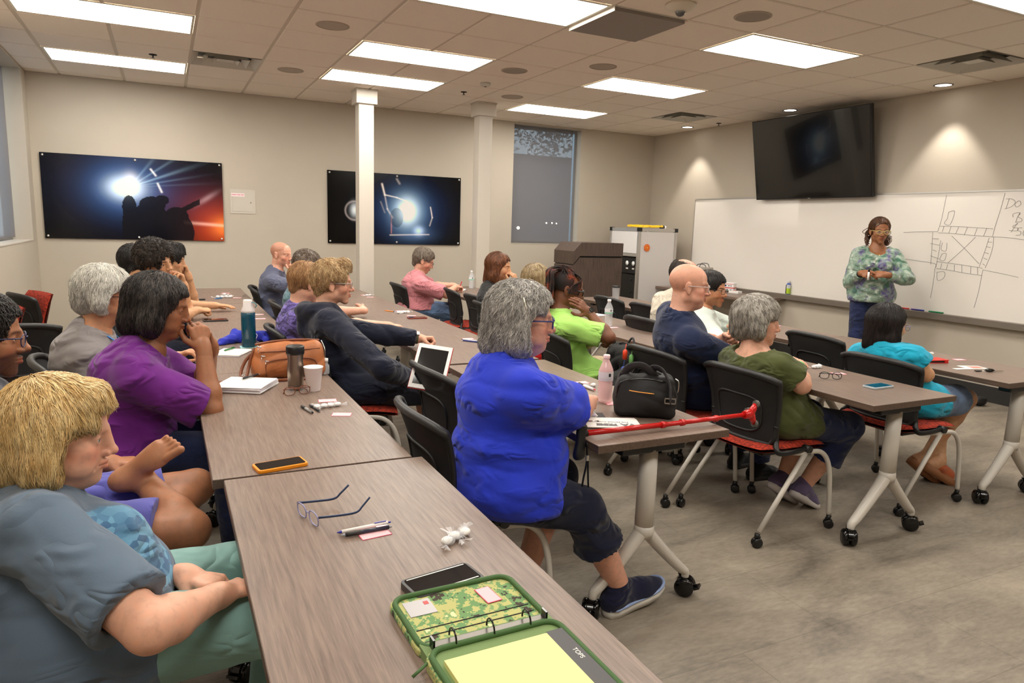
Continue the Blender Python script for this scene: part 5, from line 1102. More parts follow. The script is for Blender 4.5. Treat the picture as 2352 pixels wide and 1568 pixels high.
person(dict(id='purple', label='person in a purple t-shirt resting her mouth on clasped hands, elbows on table', seed=7, loc=(.72, -5.86), rz=0, head=(.895, -5.90, 1.140), hs=1.06, look=(-6, -11, 0), hd=.0025, hh=.0026, w=1.22, belly=.6, bust=.7, shw=.175, armf=1.12, bow=.07,
    skin=SK_B, fat=.4, age=.6, eye=.35, flush=.1, brow=(.3, .24, .22), browk=.6, lips=(.78, .52, .5),
    top=dict(mat=('tee_purple', (104, 34, 122)), sleeve=.86, inf=.022, neck=.072, scoop=.012, fold=.011, h=.007, axis=(.2, .2, 1)), pants=dict(mat=('jeans_dark', (34, 44, 78), 'denim'), len=1.9), legf=1.15,
    armR=dict(w=(1.052, -5.965, .975), p=(.35, -.30, -1), hand=((-.16, .34, 1), (.25, -1, .25)), curl=(.75, .8, .85, .9), thumb=.3), armL=dict(w=(1.085, -5.875, .965), p=(.35, .30, -1), hand=((-.22, -.38, 1), (1, .15, .3)), curl=(.55, .6, .65, .7), thumb=.3),
    hair=H_('bob', 'hair_saltdark', (34, 29, 27), (74, 66, 62), len=-.095, puff=.016, line=.052, side=.028, n=7000, srad=.0008, curl=.32, lift=.009, part=(.0, .02, .125), var=.35, face=.060, comb=(.12, 0, 0))))
person(dict(id='grey', label='person with short white hair and dark glasses in a grey cardigan', seed=9, loc=(.53, -5.28), rz=4, head=(.672, -5.34, 1.130), hs=1.02, look=(6, -6, 0), w=1.08, bust=.4, skin=SK_T, age=1, fat=.2, brow=(.5, .44, .4), browk=.4, glasses=((38, 30, 34), 'rect'),
    top=dict(mat=('cardigan_grey', (134, 128, 128)), sleeve=1.9, inf=.024, neck=.078, fold=.011), pants=dict(mat=('trousers_dark', (30, 34, 50))), armR=dict(w=(.88, -5.45, .66)), armL=dict(w=(.95, -5.2, .80)),
    hair=H_('bob', 'hair_white', (196, 192, 182), (232, 228, 218), len=-.055, puff=.014, line=.052, face=.060, side=-.01, n=5000, srad=.0008, curl=.3, lift=.012, thick=.022, part=(-.03, .02, .12), comb=(-.25, 0, 0), ears=1, base=.85)))
def child_mesh(pid, nm, m, mt, **k): P = PEOPLE[pid]; o = obj(nm, m, mt, P['o'], **k); return o
person(dict(id='curly', label='person with thick curly black hair in a dark jacket, cheek resting on his hand', seed=11, loc=(.70, -3.36), rz=-10, head=(.866, -3.392, 1.172), hs=1.10, look=(-40, -6, 17), hd=.0028, w=1.0, skin=SK_O, brow=(.12, .1, .09), browk=1, lips=(.86, .56, .54), jaw=1.02,
    top=dict(mat=('jacket_black', (26, 26, 31)), sleeve=.6, inf=.020), armL=dict(w=(1.045, -3.36, .995), p=(.3, .3, -1), hand=((-.28, -.02, 1), (.9, .5, .3)), curl=(.35, .5, .6, .7), thumb=.2), armR=dict(w=(1.13, -3.28, .805), p=(-.2, -1, -.2), hand=((.95, .25, -.05), (0, -.2, 1)), curl=(.9, .9, 1, 1)), pants=dict(mat=('trousers_dark', (30, 34, 50))),
    hair=H_('short', 'hair_curly', (26, 20, 17), (58, 44, 34), thick=.034, n=3000, curl=1.3, freq=2.4, step=.008, lift=.02, line=.052, face=.055, quiff=.03, rough=.012, spike=.002)))
person(dict(id='undercut', label='person with black undercut hair in a white top, behind the curly-haired man', seed=12, loc=(.55, -2.60), rz=0, head=(.717, -2.651, 1.118), hs=1.06, look=(22, -4, 0), skin=SK_O, brow=(.12, .1, .09), top=dict(mat=('shirt_white', (222, 220, 216)), sleeve=.7, inf=.02), pants=dict(mat=('trousers_dark', (30, 34, 50))),
    hair=H_('short', 'hair_black', (22, 18, 16), (40, 32, 28), thick=.026, n=1500, curl=.7, step=.008, line=.056, quiff=.012)))
person(dict(id='tousled', label='person with tousled black hair half behind the curly-haired person, arm along the table', seed=13, loc=(.80, -2.42), rz=0, head=(.965, -2.45, 1.128), hs=1.06, look=(-8, -4, 0), skin=SK_O, brow=(.12, .1, .09), top=dict(mat=('shirt_black', (30, 30, 34)), sleeve=.6), pants=dict(mat=('trousers_dark', (30, 34, 50))),
    armR=dict(w=(1.27, -2.86, .79), p=(-.1, -1, -.3), hand=((1, .1, -.06), (0, 0, 1)), curl=(.08, .1, .12, .15), thumb=.1), armL=dict(w=(1.10, -2.44, 1.0), p=(.3, .3, -1), hand=((-.3, 0, 1), (.9, .3, .2)), curl=(.7, .8, .8, .8)),
    hair=H_('short', 'hair_black', (22, 18, 16), (40, 32, 28), thick=.03, n=1500, curl=.9, step=.009, line=.05, quiff=.02)))
person(dict(id='bald', label='person balding with a grey-blue t-shirt, fist held to his chin', seed=14, loc=(1.86, -1.70), rz=-12, head=(1.951, -1.784, 1.157), hs=1.04, look=(-40, -6, 0), w=1.05, belly=.2, skin=SK_P, age=1, flush=.2, brow=(.5, .4, .34), browk=.5, lips=(.9, .68, .64), stubble=((.62, .52, .46), .75),
    top=dict(mat=('tee_bluegrey', (86, 90, 112)), sleeve=.75, inf=.020), armR=dict(w=(2.075, -1.945, .985), p=(-.2, -1, -.7), hand=((-.28, .15, 1), (.5, -.8, .3)), curl=(.9, .9, 1, 1), thumb=.2), armL=dict(w=(2.06, -2.00, .80), p=(.3, .2, -1)), pants=dict(mat=('trousers_dark', (30, 34, 50)))))
person(dict(id='spiky', label='person with short brown-grey hair in teal, hidden behind two fair-haired boys', seed=15, loc=(1.90, -3.05), rz=-5, head=(1.962, -3.152, 1.128), hs=1.05, look=(-8, -6, 0), skin=SK_P, top=dict(mat=('tee_teal', (98, 128, 138)), sleeve=.7, inf=.018), armR=dict(w=(2.34, -3.50, .80), p=(0, -1, -.3), hand=((.2, 1, .1), (1, 0, .4)), curl=(.8, .8, .9, .9)), pants=dict(mat=('trousers_dark', (30, 34, 50))),
    hair=H_('short', 'hair_brown', (84, 68, 54), (130, 112, 96), thick=.012, n=1400, curl=.8, step=.005, spike=.006, line=.064)))
person(dict(id='tiedye', label='person with cropped sandy hair in a purple tie-dye t-shirt, looking down', seed=16, loc=(1.66, -4.50), rz=0, head=(1.712, -4.502, 1.110), hs=1.02, look=(16, -14, 0), skin=SK_F, brow=(.6, .45, .36), flush=.1, w=.95, shw=.158, top=dict(mat=('tee_tiedye', (52, 44, 84), 'tiedye'), sleeve=.8, inf=.018, fold=.009), armR=dict(w=(2.0, -4.55, .70), p=(-.3, -1, -.5)), armL=dict(w=(2.3, -4.3, .79)), pants=dict(mat=('trousers_dark', (30, 34, 50))),
    hair=H_('short', 'hair_sandy', (150, 108, 70), (190, 148, 102), thick=.012, n=2600, curl=.25, step=.007, line=.055, nape=-.045)))
person(dict(id='hoodie', label='person with blond hair and clear glasses in a navy hoodie, fist on the table', seed=17, loc=(1.90, -5.04), rz=-8, head=(1.785, -4.945, 1.145), hs=1.04, look=(-12, -2, 0), hd=.0027, w=1.0, skin=SK_F, brow=(.62, .46, .36), browk=.6, flush=.2, lips=(.88, .62, .6), glasses=((168, 162, 160), 'rect'), bow=.06,
    top=dict(mat=('hoodie_navy', (24, 28, 46)), sleeve=1.93, inf=.026, hood=1, fold=.010, h=.008), armR=dict(w=(2.13, -5.28, .64), e=(1.925, -5.50, .745), hand=((.8, .5, -.2), (0, -.2, 1)), curl=(.6, .6, .7, .7)), armL=dict(w=(2.32, -4.90, .795), p=(0, .6, -.6), hand=((1, -.10, -.06), (.05, .35, 1)), curl=(.85, .95, 1, 1), thumb=.9), pants=dict(mat=('shorts_dark', (36, 38, 48)), len=.95), bare='RL',
    hair=H_('short', 'hair_sandblond', (162, 124, 82), (214, 184, 138), thick=.016, n=3200, curl=.45, step=.007, line=.062, quiff=.018, comb=(.35, 0, .15), nape=-.045, lift=.010, spike=.0015)))
person(dict(id='rose', label='person with grey beard and glasses in a rose checked shirt, writing at the far table', seed=18, loc=(3.40, -1.50), rz=-4, head=(3.50, -1.55, 1.095), hs=1.10, look=(-18, -22, 0), w=1.25, belly=.8, shw=.19, armf=1.15, skin=SK_P, flush=.2, brow=(.45, .36, .3), beard=(.78, .74, .70), beardk=.9, glasses=((110, 104, 100), 'rect'),
    top=dict(mat=('shirt_rose', (176, 112, 118), 'check'), sleeve=.85, inf=.022, collar=.018, hem=.56, fold=.009), armR=dict(w=(3.86, -1.62, .80), p=(-.1, -1, -.5), hand=((.9, .5, -.05), (0, 0, 1)), curl=(.3, .4, .5, .6)), armL=dict(w=(3.93, -1.38, .80), p=(0, 1, -.5), hand=((.7, -.4, -.1), (0, .3, 1)), curl=(.7, .8, .8, .8), thumb=.9), pants=dict(mat=('jeans_blue', (84, 106, 138), 'denim')), kneeR=(.45, -.2, .52),
    hair=H_('short', 'hair_greybrown', (96, 82, 70), (150, 136, 122), thick=.014, n=1600, curl=.25, step=.009, line=.056, comb=(.2, 0, 0))))
person(dict(id='black', label='person with shoulder-length auburn hair in a black sweater, hand at her mouth', seed=19, loc=(3.56, -3.34), rz=-16, head=(3.568, -3.38, 1.141), hs=1.03, look=(-36, -6, 0), w=1.05, bust=.4, skin=SK_O, brow=(.3, .2, .16), top=dict(mat=('sweater_black', (28, 27, 28)), sleeve=1.93, inf=.018), armR=dict(w=(3.685, -3.505, 1.00), p=(.2, -.8, -1), hand=((-.30, .12, 1), (.6, -.8, .2)), curl=(.5, .6, .7, .8), thumb=.3), armL=dict(w=(3.72, -3.50, .80)), pants=dict(mat=('leggings', (60, 58, 62)), len=1.5), legskin=1,
    hair=H_('long', 'hair_auburn', (84, 48, 30), (140, 88, 56), len=-.145, puff=.010, line=.060, side=.02, n=2200, curl=.12, m=14, part=(.02, .01, .125), face=.056)))
person(dict(id='blue', label='person with curly silver hair and blue glasses in a royal blue t-shirt', seed=21, loc=(2.02, -6.745), rz=-5, head=(2.095, -6.745, 1.165), hs=1.06, look=(-22, -3, 0), hd=.0024, w=1.38, belly=.9, bust=.8, shw=.20, armf=1.25, hipw=1.05, bow=.03, neckf=1.1,
    skin=SK_P, fat=1.0, age=1, flush=.22, brow=(.55, .46, .4), browk=.4, lips=(.82, .5, .5), glasses=((36, 44, 112), 'rect', .0022), iris=(80, 110, 120),
    top=dict(mat=('tee_royal', (38, 58, 196)), sleeve=.86, inf=.026, neck=.072, fold=.013, h=.007, axis=(.2, .1, 1), wl=.085, drape_len=.30), pants=dict(mat=('capri_navy', (22, 26, 48)), len=1.42, flare=.030), legf=1.2, legskin=1, bare='RL',
    armR=dict(w=(2.46, -6.66, .80), p=(.15, -1, -.45), hand=((.5, .9, 0), (0, 0, 1)), curl=(.4, .5, .5, .6)), armL=dict(w=(2.42, -6.42, .80), hand=((.8, -.4, 0), (0, 0, 1))),
    kneeR=(.27, -.16, .475), ankR=(.475, -.12, .115), toeR=(1, .12, .12), kneeL=(.30, .12, .50), ankL=(.12, .02, .12), toeL=(.9, -.1, -.2), shoes=dict(sides='RL', mat=('sneaker_navy', (24, 26, 52)), s=1.14, accent=(150, 170, 214), sole=.034),
    hair=H_('wavy', 'hair_silver', (142, 137, 131), (214, 210, 205), len=-.105, puff=.028, line=.060, side=-.012, n=8500, srad=.0008, curl=.62, freq=.85, slen=.75, lift=.018, m=17, var=.2, part=(-.01, .0, .13), face=.060, rough=.011, thick=.014, comb=(-.3, 0, 0), base=.7)))
person(dict(id='red', label='person with short dark-blond hair in red, mostly hidden behind the silver-haired woman', seed=22, loc=(3.34, -4.36), rz=0, head=(3.436, -4.341, 1.092), look=(8, -4, 0), w=1.1, skin=SK_P, top=dict(mat=('top_red', (196, 24, 30)), sleeve=.8, inf=.02), pants=dict(mat=('trousers_dark', (30, 34, 50))),
    hair=H_('bob', 'hair_darkblond', (140, 116, 82), (192, 170, 132), len=-.04, puff=.006, line=.055, thick=.020, n=1600, curl=.25, ears=1, comb=(.3, 0, 0))))
person(dict(id='lime', label='person with reddish dreadlocks and black glasses in a lime t-shirt, hand over her mouth', seed=23, loc=(3.36, -5.06), rz=-8, head=(3.285, -5.05, 1.106), hs=1.03, look=(-24, -12, 0), hd=.0028, hh=.0028, w=1.06, bust=.4, skin=SK_D, brow=(.2, .15, .12), lips=(.7, .45, .42), flush=0, glasses=((24, 26, 32), 'rect', .0030), bow=.05,
    top=dict(mat=('tee_lime', (170, 222, 112)), sleeve=.8, inf=.020, neck=.072, fold=.010), armR=dict(w=(3.352, -5.222, .972), e=(3.425, -5.36, .825), hand=((-.80, .02, .62), (.35, -1, .35)), curl=(.12, .14, .18, .22), thumb=.1, spread=.05), armL=dict(w=(3.44, -5.26, .835), p=(.5, .6, -.6), hand=((.1, -.8, -.5), (1, 0, 0)), curl=(.5, .6, .6, .7)), pants=dict(mat=('trousers_khaki', (186, 166, 134))), kneeR=(.44, -.2, .52)))
person(dict(id='cream', label='person in a cream striped shirt, mostly hidden by the bald person in the polo', seed=24, loc=(4.40, -4.70), rz=0, head=(4.507, -4.746, 1.170), hs=1.05, look=(-20, -4, 0), w=1.15, skin=SK_P, top=dict(mat=('shirt_cream', (218, 208, 190), 'stripe'), sleeve=.8, inf=.022, collar=.016), pants=dict(mat=('trousers_dark', (30, 34, 50))),
    hair=H_('short', 'hair_darkbrown', (46, 38, 32), (74, 62, 54), thick=.006, n=900, curl=.2, step=.008, line=.09, bald=.85)))
person(dict(id='polo', label='person bald with rimless glasses in a navy polo shirt, arms folded', seed=25, loc=(3.76, -5.78), rz=-10, twist=-12, head=(3.597, -5.872, 1.196), hs=1.08, look=(-34, -4, 0), hd=.0025, w=1.22, belly=.6, shw=.195, armf=1.12, neckf=1.0, skin=SK_P, fat=.5, age=1, flush=.25, nose=1.12, brow=(.62, .5, .44), browk=.35, lips=(.86, .6, .58), stubble=((.86, .80, .76), .75), glasses=((186, 176, 172), 'rect'), bow=.05,
    top=dict(mat=('polo_navy', (26, 36, 66)), sleeve=.85, inf=.022, collar=.022, fold=.006, h=.008, neck=.062), pants=dict(mat=('jeans_dark', (34, 44, 78), 'denim')), armR=dict(w=(3.90, -5.86, .84), p=(-.1, -1, -.45), hand=((.2, 1, .1), (1, 0, .2)), curl=(.5, .5, .6, .6)), armL=dict(w=(3.800, -5.99, .905), p=(.3, .6, -.8), hand=((-.05, -1, .25), (.8, 0, .6)), curl=(.75, .8, .85, .9), thumb=.6), shoes=dict(sides='RL', mat=('shoe_black', (22, 22, 24)), solecol=(24, 24, 24))))
person(dict(id='mint', label='person with black hair, glasses and dark stubble in a pale mint shirt', seed=26, loc=(4.42, -5.10), rz=-25, twist=-8, head=(4.405, -5.159, 1.098), hs=1.03, look=(-62, -2, 0), w=1.15, shw=.19, skin=SK_T, brow=(.1, .08, .08), browk=1, beard=(.34, .27, .22), beardk=.55, glasses=((40, 30, 30), 'rect'), nose=1.1,
    top=dict(mat=('tee_mint', (204, 214, 206)), sleeve=.85, inf=.022, fold=.01), armR=dict(w=(4.40, -5.42, .86), p=(-.8, -.5, -.6)), armL=dict(w=(4.60, -5.42, .84), p=(1, .2, -.6)), pants=dict(mat=('trousers_dark', (30, 34, 50))),
    hair=H_('short', 'hair_black', (22, 18, 16), (40, 32, 28), thick=.016, n=1600, curl=.15, step=.009, line=.056, comb=(.1, -.4, 0))))
person(dict(id='olive', label='person with short silver hair in an olive t-shirt, hands clasped on the table', seed=27, loc=(3.74, -6.39), rz=-4, head=(3.665, -6.345, 1.048), hs=1.03, look=(-30, -2, 0), hd=.0026, hh=.0028, w=1.2, belly=.7, bust=.5, shw=.180, armf=1.08, hipw=1.05, skin=SK_F, fat=.3, age=.9, flush=.2, brow=(.6, .5, .44), browk=.4, bow=.045, nb=(3.655, -6.365, .895),
    top=dict(mat=('tee_olive', (72, 78, 40)), sleeve=.66, inf=.020, neck=.086, backscoop=.035, fold=.011, h=.0075, drape_len=.3), pants=dict(mat=('capri_blue', (36, 46, 82)), len=1.55, flare=.03), legf=1.12, bare='RL', legskin=1,
    armR=dict(w=(3.925, -6.41, .812), e=(3.735, -6.605, .768), hand=((.5, .8, .28), (.2, -.4, 1)), curl=(.3, .35, .4, .5), thumb=.1), armL=dict(w=(3.955, -6.25, .80), p=(0, 1, -.5), hand=((.6, -.75, .25), (.3, .2, 1)), curl=(.3, .3, .4, .5), thumb=.2),
    kneeR=(.44, -.14, .50), ankR=(.30, -.02, .15), toeR=(.75, .1, -.45), kneeL=(.44, .14, .50), ankL=(.26, .10, .15), toeL=(.7, .05, -.5), shoes=dict(sides='RL', mat=('sneaker_lilac', (96, 84, 116)), solecol=(205, 198, 196)),
    hair=H_('bob', 'hair_ash', (132, 124, 114), (206, 200, 190), len=-.058, puff=.016, line=.058, thick=.022, side=.004, n=6500, srad=.0008, curl=.4, lift=.012, ears=1, comb=(.3, 0, 0), part=(-.05, .0, .12), base=.75)))
person(dict(id='turquoise', label='person with straight black shoulder-length hair in a turquoise blouse and denim shorts', seed=28, loc=(4.86, -6.40), rz=0, twist=-8, nb=(4.665, -6.345, .872), head=(4.690, -6.345, .998), hs=1.02, look=(-18, -3, 0), hd=.0027, w=1.1, bust=.3, shw=.182, skin=SK_O, brow=(.2, .15, .12), glasses=((150, 140, 170), 'round'), lips=(.85, .52, .5),
    top=dict(mat=('blouse_turquoise', (24, 160, 192)), sleeve=.42, flare=.014, inf=.022, neck=.074, fold=.011, h=.0075), pants=dict(mat=('shorts_denim', (104, 126, 160), 'denim'), len=.80, flare=.016), bare='RL', barefeet='RL',
    armR=dict(w=(4.95, -6.44, .71), e=(4.745, -6.575, .748), hand=((.3, 1, 0), (.3, 0, 1))), armL=dict(w=(4.90, -6.30, .76)), kneeR=(.45, -.08, .54), ankR=(.30, .02, .16), toeR=(.6, -.25, -.5), kneeL=(.46, .10, .53), ankL=(.34, -.04, .15), toeL=(.7, -.3, -.45), shoes=dict(sides='RL', kind='sandal', mat=('sandal_tan', (176, 92, 56)), solecol=(150, 98, 62), sole=.045),
    hair=H_('long', 'hair_blackbrown', (20, 15, 14), (40, 30, 27), len=-.135, puff=.012, line=.058, side=.025, n=5000, curl=.06, m=15, part=(.0, .02, .125), var=.2, face=.056, srad=.0010)))
person(dict(id='presenter', label='person standing at the whiteboard in a green and violet floral blouse, holding a marker', seed=30, stand=1, loc=(7.35, -4.24), hipz=.93, rz=-138, head=(7.335, -4.262, 1.565), hs=1.06, look=(-126, -5, 0), hd=.0034, w=1.08, bust=.9, belly=.2, shw=.160, armf=1.0, skin=('skin_brown', (150, 98, 66)), flush=0, brow=(.2, .14, .12), lips=(.72, .42, .4), glasses=((206, 186, 120), 'round', .0024), bow=.0, neck=-.02,
    top=dict(mat=('blouse_floral', (120, 146, 130), 'floral'), sleeve=1.86, inf=.028, neck=.098, scoop=.035, flare=-.006, fold=.014, hem=.86, wl=.05), pants=dict(mat=('jeans_indigo', (26, 34, 66), 'denim')), legf=1.0,
    armR=dict(w=(7.09, -4.30, 1.15), p=(.4, 1, -.9), hand=((-.25, -.85, -.05), (-.8, .3, .5)), curl=(.5, .6, .7, .8), thumb=.5), armL=dict(w=(7.16, -4.52, 1.15), p=(.8, -.8, -.8), hand=((-.45, .75, .0), (-.7, -.4, .6)), curl=(.4, .5, .6, .7), thumb=.5),
    kneeR=(.03, -.10, .50), ankR=(.0, -.11, .09), kneeL=(.03, .10, .50), ankL=(.0, .12, .09), shoes=dict(sides='RL', mat=('shoe_black', (22, 22, 24)), solecol=(24, 24, 24)),
    hair=H_('short', 'hair_bronze', (62, 38, 24), (118, 78, 50), thick=.012, n=2600, curl=.3, step=.010, line=.074, face=.060, comb=(-.5, 0, 0), part=(.03, 0, .13))))
# ================================================================ THINGS ON THE TABLES
TZ = .7372
M_PINK = mat('note_pink', (244, 186, 192), .7); M_PEDGE = mat('note_edge', (226, 78, 108), .6); M_WHT = mat('paper_white', (240, 238, 234), .7); M_WRAP = mat('clear_wrapper', (236, 236, 238), .08, alpha=.34, spec=.8); M_MINT = mat('mint_white', (244, 242, 238), .35)
M_CHR = mat('chrome', (200, 200, 200), .15, 1)
def note(x, y, r, lb, z=TZ, w=.076, h=.05):
    o = thing('paper_note', lb, 'note', (x, y, z), math.radians(r), 'pink paper notes on the tables'); obj('sheet', MB().box((0, 0, .0006), (w, h, .0010)), M_PEDGE, o); obj('face', MB().box((0, 0, .0012), (w - .003, h - .003, .0004)), M_PINK, o); return o
for a in ((1.528, -6.046, -8, 'pink note lying above the white candies by the paper cup'), (1.535, -6.286, -22, 'pink note below the white candies, closest to the orange phone'), (1.536, -1.809, -15, 'pink note at the right edge of the farthest left table'), (1.466, -1.329, 0, 'pink note next to the wall end of the farthest left table'),
          (1.585, -3.10, -6, 'upper pink note just right of the teal bottle'), (1.566, -3.36, -8, 'lower pink note just right of the teal bottle'), (2.613, -6.308, -12, 'pink note nearer the open notebook beside the marker'), (2.774, -6.09, -4, 'pink note touching the tail of the pink marker'), (2.69, -6.50, -10, 'pink note under the blush water bottle'),
          (2.75, -4.67, -6, 'pink note beside the blue and white pens'), (2.761, -3.104, -4, 'pink note above the wrapped mints by the pencil'), (2.753, -3.434, -10, 'deep pink note below the wrapped mints by the pencil'), (2.793, -1.745, 0, 'upper pink note near the base of the near column'), (2.802, -1.924, -8, 'lower pink note near the base of the near column'),
          (4.31, -6.354, -18, 'pink note behind the folded black glasses'), (4.296, -5.98, -10, 'pink note half under the clasped hands of the olive shirt woman'), (4.075, -4.46, -10, 'pink note at the foot of the clear water bottle'), (4.339, -4.42, -10, 'pink note right of the clear water bottle'), (5.517, -6.287, -14, 'pink note between the red wallet and the whiteboard wall'), (5.555, -4.716, -6, 'pink note before the nose of the silver-haired woman in olive'), (1.365, -7.402, 6, 'pink note under the two pens on the nearest table')): note(*a)
def candy(x, y, r, lb, n=2, s=1.0, seed=1):
    o = thing('wrapped_mint', lb, 'candy', (x, y, TZ), math.radians(r), 'mints in clear wrappers'); rg = random.Random(seed)
    for k in range(n):
        cx = (k - (n - 1) / 2) * .026 * s; m = MB(); m.ell((cx, rg.uniform(-.006, .006), .008 * s), (.0125 * s, .0105 * s, .0075 * s)); obj('mint', m, M_MINT, o)
    m = MB()
    for k in range(n):
        cx = (k - (n - 1) / 2) * .026 * s; an = rg.uniform(0, 3)
        m.ell((cx, 0, .009 * s), (.015 * s, .013 * s, .009 * s), 10, 6)
        for sg in (-1, 1):
            d = Vector((math.cos(an) * sg, math.sin(an) * sg, 0)); p = Vector((cx, 0, .008)) + d * .014 * s; q_ = d.orthogonal().normalized(); n2 = Vector((0, 0, 1)).cross(d)
            for f in range(5): a = (f - 2) * .007 * s; m.add([p - n2 * .002, p + n2 * .002, p + d * .022 * s + n2 * (a + .004) + Vector((0, 0, rg.uniform(-.004, .010))), p + d * .022 * s + n2 * (a - .004) + Vector((0, 0, rg.uniform(-.004, .010)))], [(0, 1, 2, 3)])
    obj('wrapper', m, M_WRAP, o, fix=False)
for a in ((1.54, -7.512, 35, 'mints in clear wrapper alone on the nearest table', 3, 1.25, 2), (1.506, -6.156, 5, 'pile of wrapped mints between two pink notes by the pens', 4, 1.1, 3), (1.42, -1.78, 10, 'wrapped mints beside a blue pen on the farthest left table', 4, 1.5, 4), (1.44, -1.55, 0, 'small wrapped mint by the far pink note of the left row', 1, 1.2, 5), (2.785, -6.187, 0, 'single white mint behind the blush water bottle', 1, 1.1, 6),
          (2.736, -3.26, 20, 'wrapped mints beside the orange pencil', 4, 1.3, 7), (2.81, -1.83, 0, 'wrapped mint between notes near the column', 2, 1.2, 8), (4.325, -6.19, 15, 'wrapped mints by the fingers of the woman in olive', 3, 1.2, 9), (5.49, -6.06, 10, 'wrapped mints beside the red wallet', 2, 1.5, 10), (5.348, -3.25, 0, 'wrapped mint on the front row table by the empty chairs', 2, 1.2, 11), (4.41, -4.58, 0, 'wrapped mint near the navy polo sleeve', 1, 1.1, 12)): candy(*a)
def pen(x0, y0, x1, y1, body, lb, acc=None, r=.0048, z=0, cat='pen', name='ballpoint_pen', grip=None, grp=None):
    L = math.hypot(x1 - x0, y1 - y0); o = thing(name, lb, cat, ((x0 + x1) / 2, (y0 + y1) / 2, TZ + r + z + .0004), math.atan2(y1 - y0, x1 - x0)); acc = acc or body
    obj('barrel', MB().tube([(-L * .42, 0, 0), (L * .44, 0, 0)], [r * .95, r], 12), M_('plastic_%d_%d_%d' % body, body, .3), o)
    obj('tip', MB().tube([(-L * .5, 0, 0), (-L * .42, 0, 0)], [.0009, r * .9], 10), M_('plastic_%d_%d_%d' % acc, acc, .3), o)
    if grip: obj('grip', MB().tube([(-L * .40, 0, 0), (-L * .12, 0, 0)], r * 1.12, 12), M_('plastic_%d_%d_%d' % grip, grip, .5), o)
    obj('clip', MB().box((L * .30, 0, r * 1.25), (L * .22, .0035, .0014)), M_CHR if grip else M_('plastic_%d_%d_%d' % acc, acc, .3), o)
    obj('clicker', MB().tube([(L * .44, 0, 0), (L * .5, 0, 0)], r * .5, 8), M_('plastic_%d_%d_%d' % acc, acc, .3), o)
pen(1.279, -7.378, 1.418, -7.366, (238, 234, 230), 'white pen with blue ends on the nearest table', (40, 40, 150), z=.0016); pen(1.284, -7.398, 1.413, -7.393, (36, 38, 58), 'dark pen with silver clip beside the white one', (150, 150, 155), z=.0016, grip=(44, 40, 38))
pen(1.405, -6.118, 1.430, -6.245, (150, 148, 146), 'silver and black pen left of the other by the candies', (30, 30, 30), r=.006, grip=(30, 30, 32)); pen(1.440, -6.108, 1.461, -6.228, (40, 40, 42), 'black pen right of the silver one by the candies', (160, 160, 160), grip=(30, 30, 32))
pen(2.674, -4.743, 2.762, -4.85, (40, 50, 130), 'blue barrelled pen beside the fist of the hooded young man', (200, 200, 205)); pen(2.690, -4.70, 2.79, -4.83, (226, 226, 228), 'white barrelled pen beside the blue one', (36, 36, 40))
pen(2.733, -6.12, 2.738, -6.275, (236, 232, 232), 'white marker with pink cap between two pink notes', (232, 96, 110), r=.0075, cat='marker', name='marker_pen', grip=(60, 50, 60)); pen(1.33, -1.90, 1.40, -1.84, (46, 118, 176), 'bright blue pen before the wrapped mints on the far left table', (46, 118, 176))
pen(1.205, -4.79, 1.27, -4.70, (40, 120, 56), 'green pen resting on the spiral notebook', (40, 120, 56), z=.012); pen(1.215, -5.66, 1.305, -5.575, (60, 60, 62), 'black gripped clear pen on the stack of papers', (200, 200, 200), z=.030, grip=(30, 30, 34))
o = thing('pencil', 'orange pencil with a dark end by the mints of the second row', 'pencil', (2.66, -3.13, TZ + .004), math.atan2(-.11, .07)); obj('shaft', MB().tube([(-.06, 0, 0), (.04, 0, 0)], .0042, 6), mat('pencil_orange', (236, 140, 40), .5), o); obj('cap', MB().tube([(.04, 0, 0), (.075, 0, 0)], .006, 8), mat('cap_purple', (62, 44, 84), .5), o)
def phone(x, y, r, lb, w=.078, L=.155, case=(20, 20, 22), t=.011, scr=(10, 12, 18), z=0):
    o = thing('mobile_phone', lb, 'phone', (x, y, TZ + z), math.radians(r)); obj('case', MB().prism(rrect(L, w, .012, 5), 0, t), M_('case_%d_%d_%d' % case, case, .4), o, bevel=.0025); obj('screen', MB().prism(rrect(L - .014, w - .012, .007, 4), t - .001, t + .0006), M_('screen_%d_%d_%d' % scr, scr, .06, spec=.6), o); return o
phone(1.224, -6.822, 10, 'phone in a bright orange case near the table joint', case=(240, 146, 22)); k = phone(1.432, -7.708, 9, 'phone in a thick black case touching the camouflage binder', L=.165, w=.085, case=(52, 49, 48), t=.016)
obj('screen_trim', MB().box((0, .032, .0168), (.14, .003, .0008)).box((0, -.032, .0168), (.14, .003, .0008)), M_ALU, k)
phone(2.747, -3.60, -4, 'dark phone in a red edged case on the second row', case=(120, 34, 24), t=.010); phone(4.211, -6.675, 2, 'phone with blue screen in a clear case at the table corner', case=(178, 186, 192), scr=(16, 84, 110)); phone(1.168, -1.93, 5, 'black phone behind the arms of the young men'); phone(1.245, -3.40, 4, 'dark tablet-like phone under the fist on the left row', w=.10, L=.17, case=(44, 42, 42))
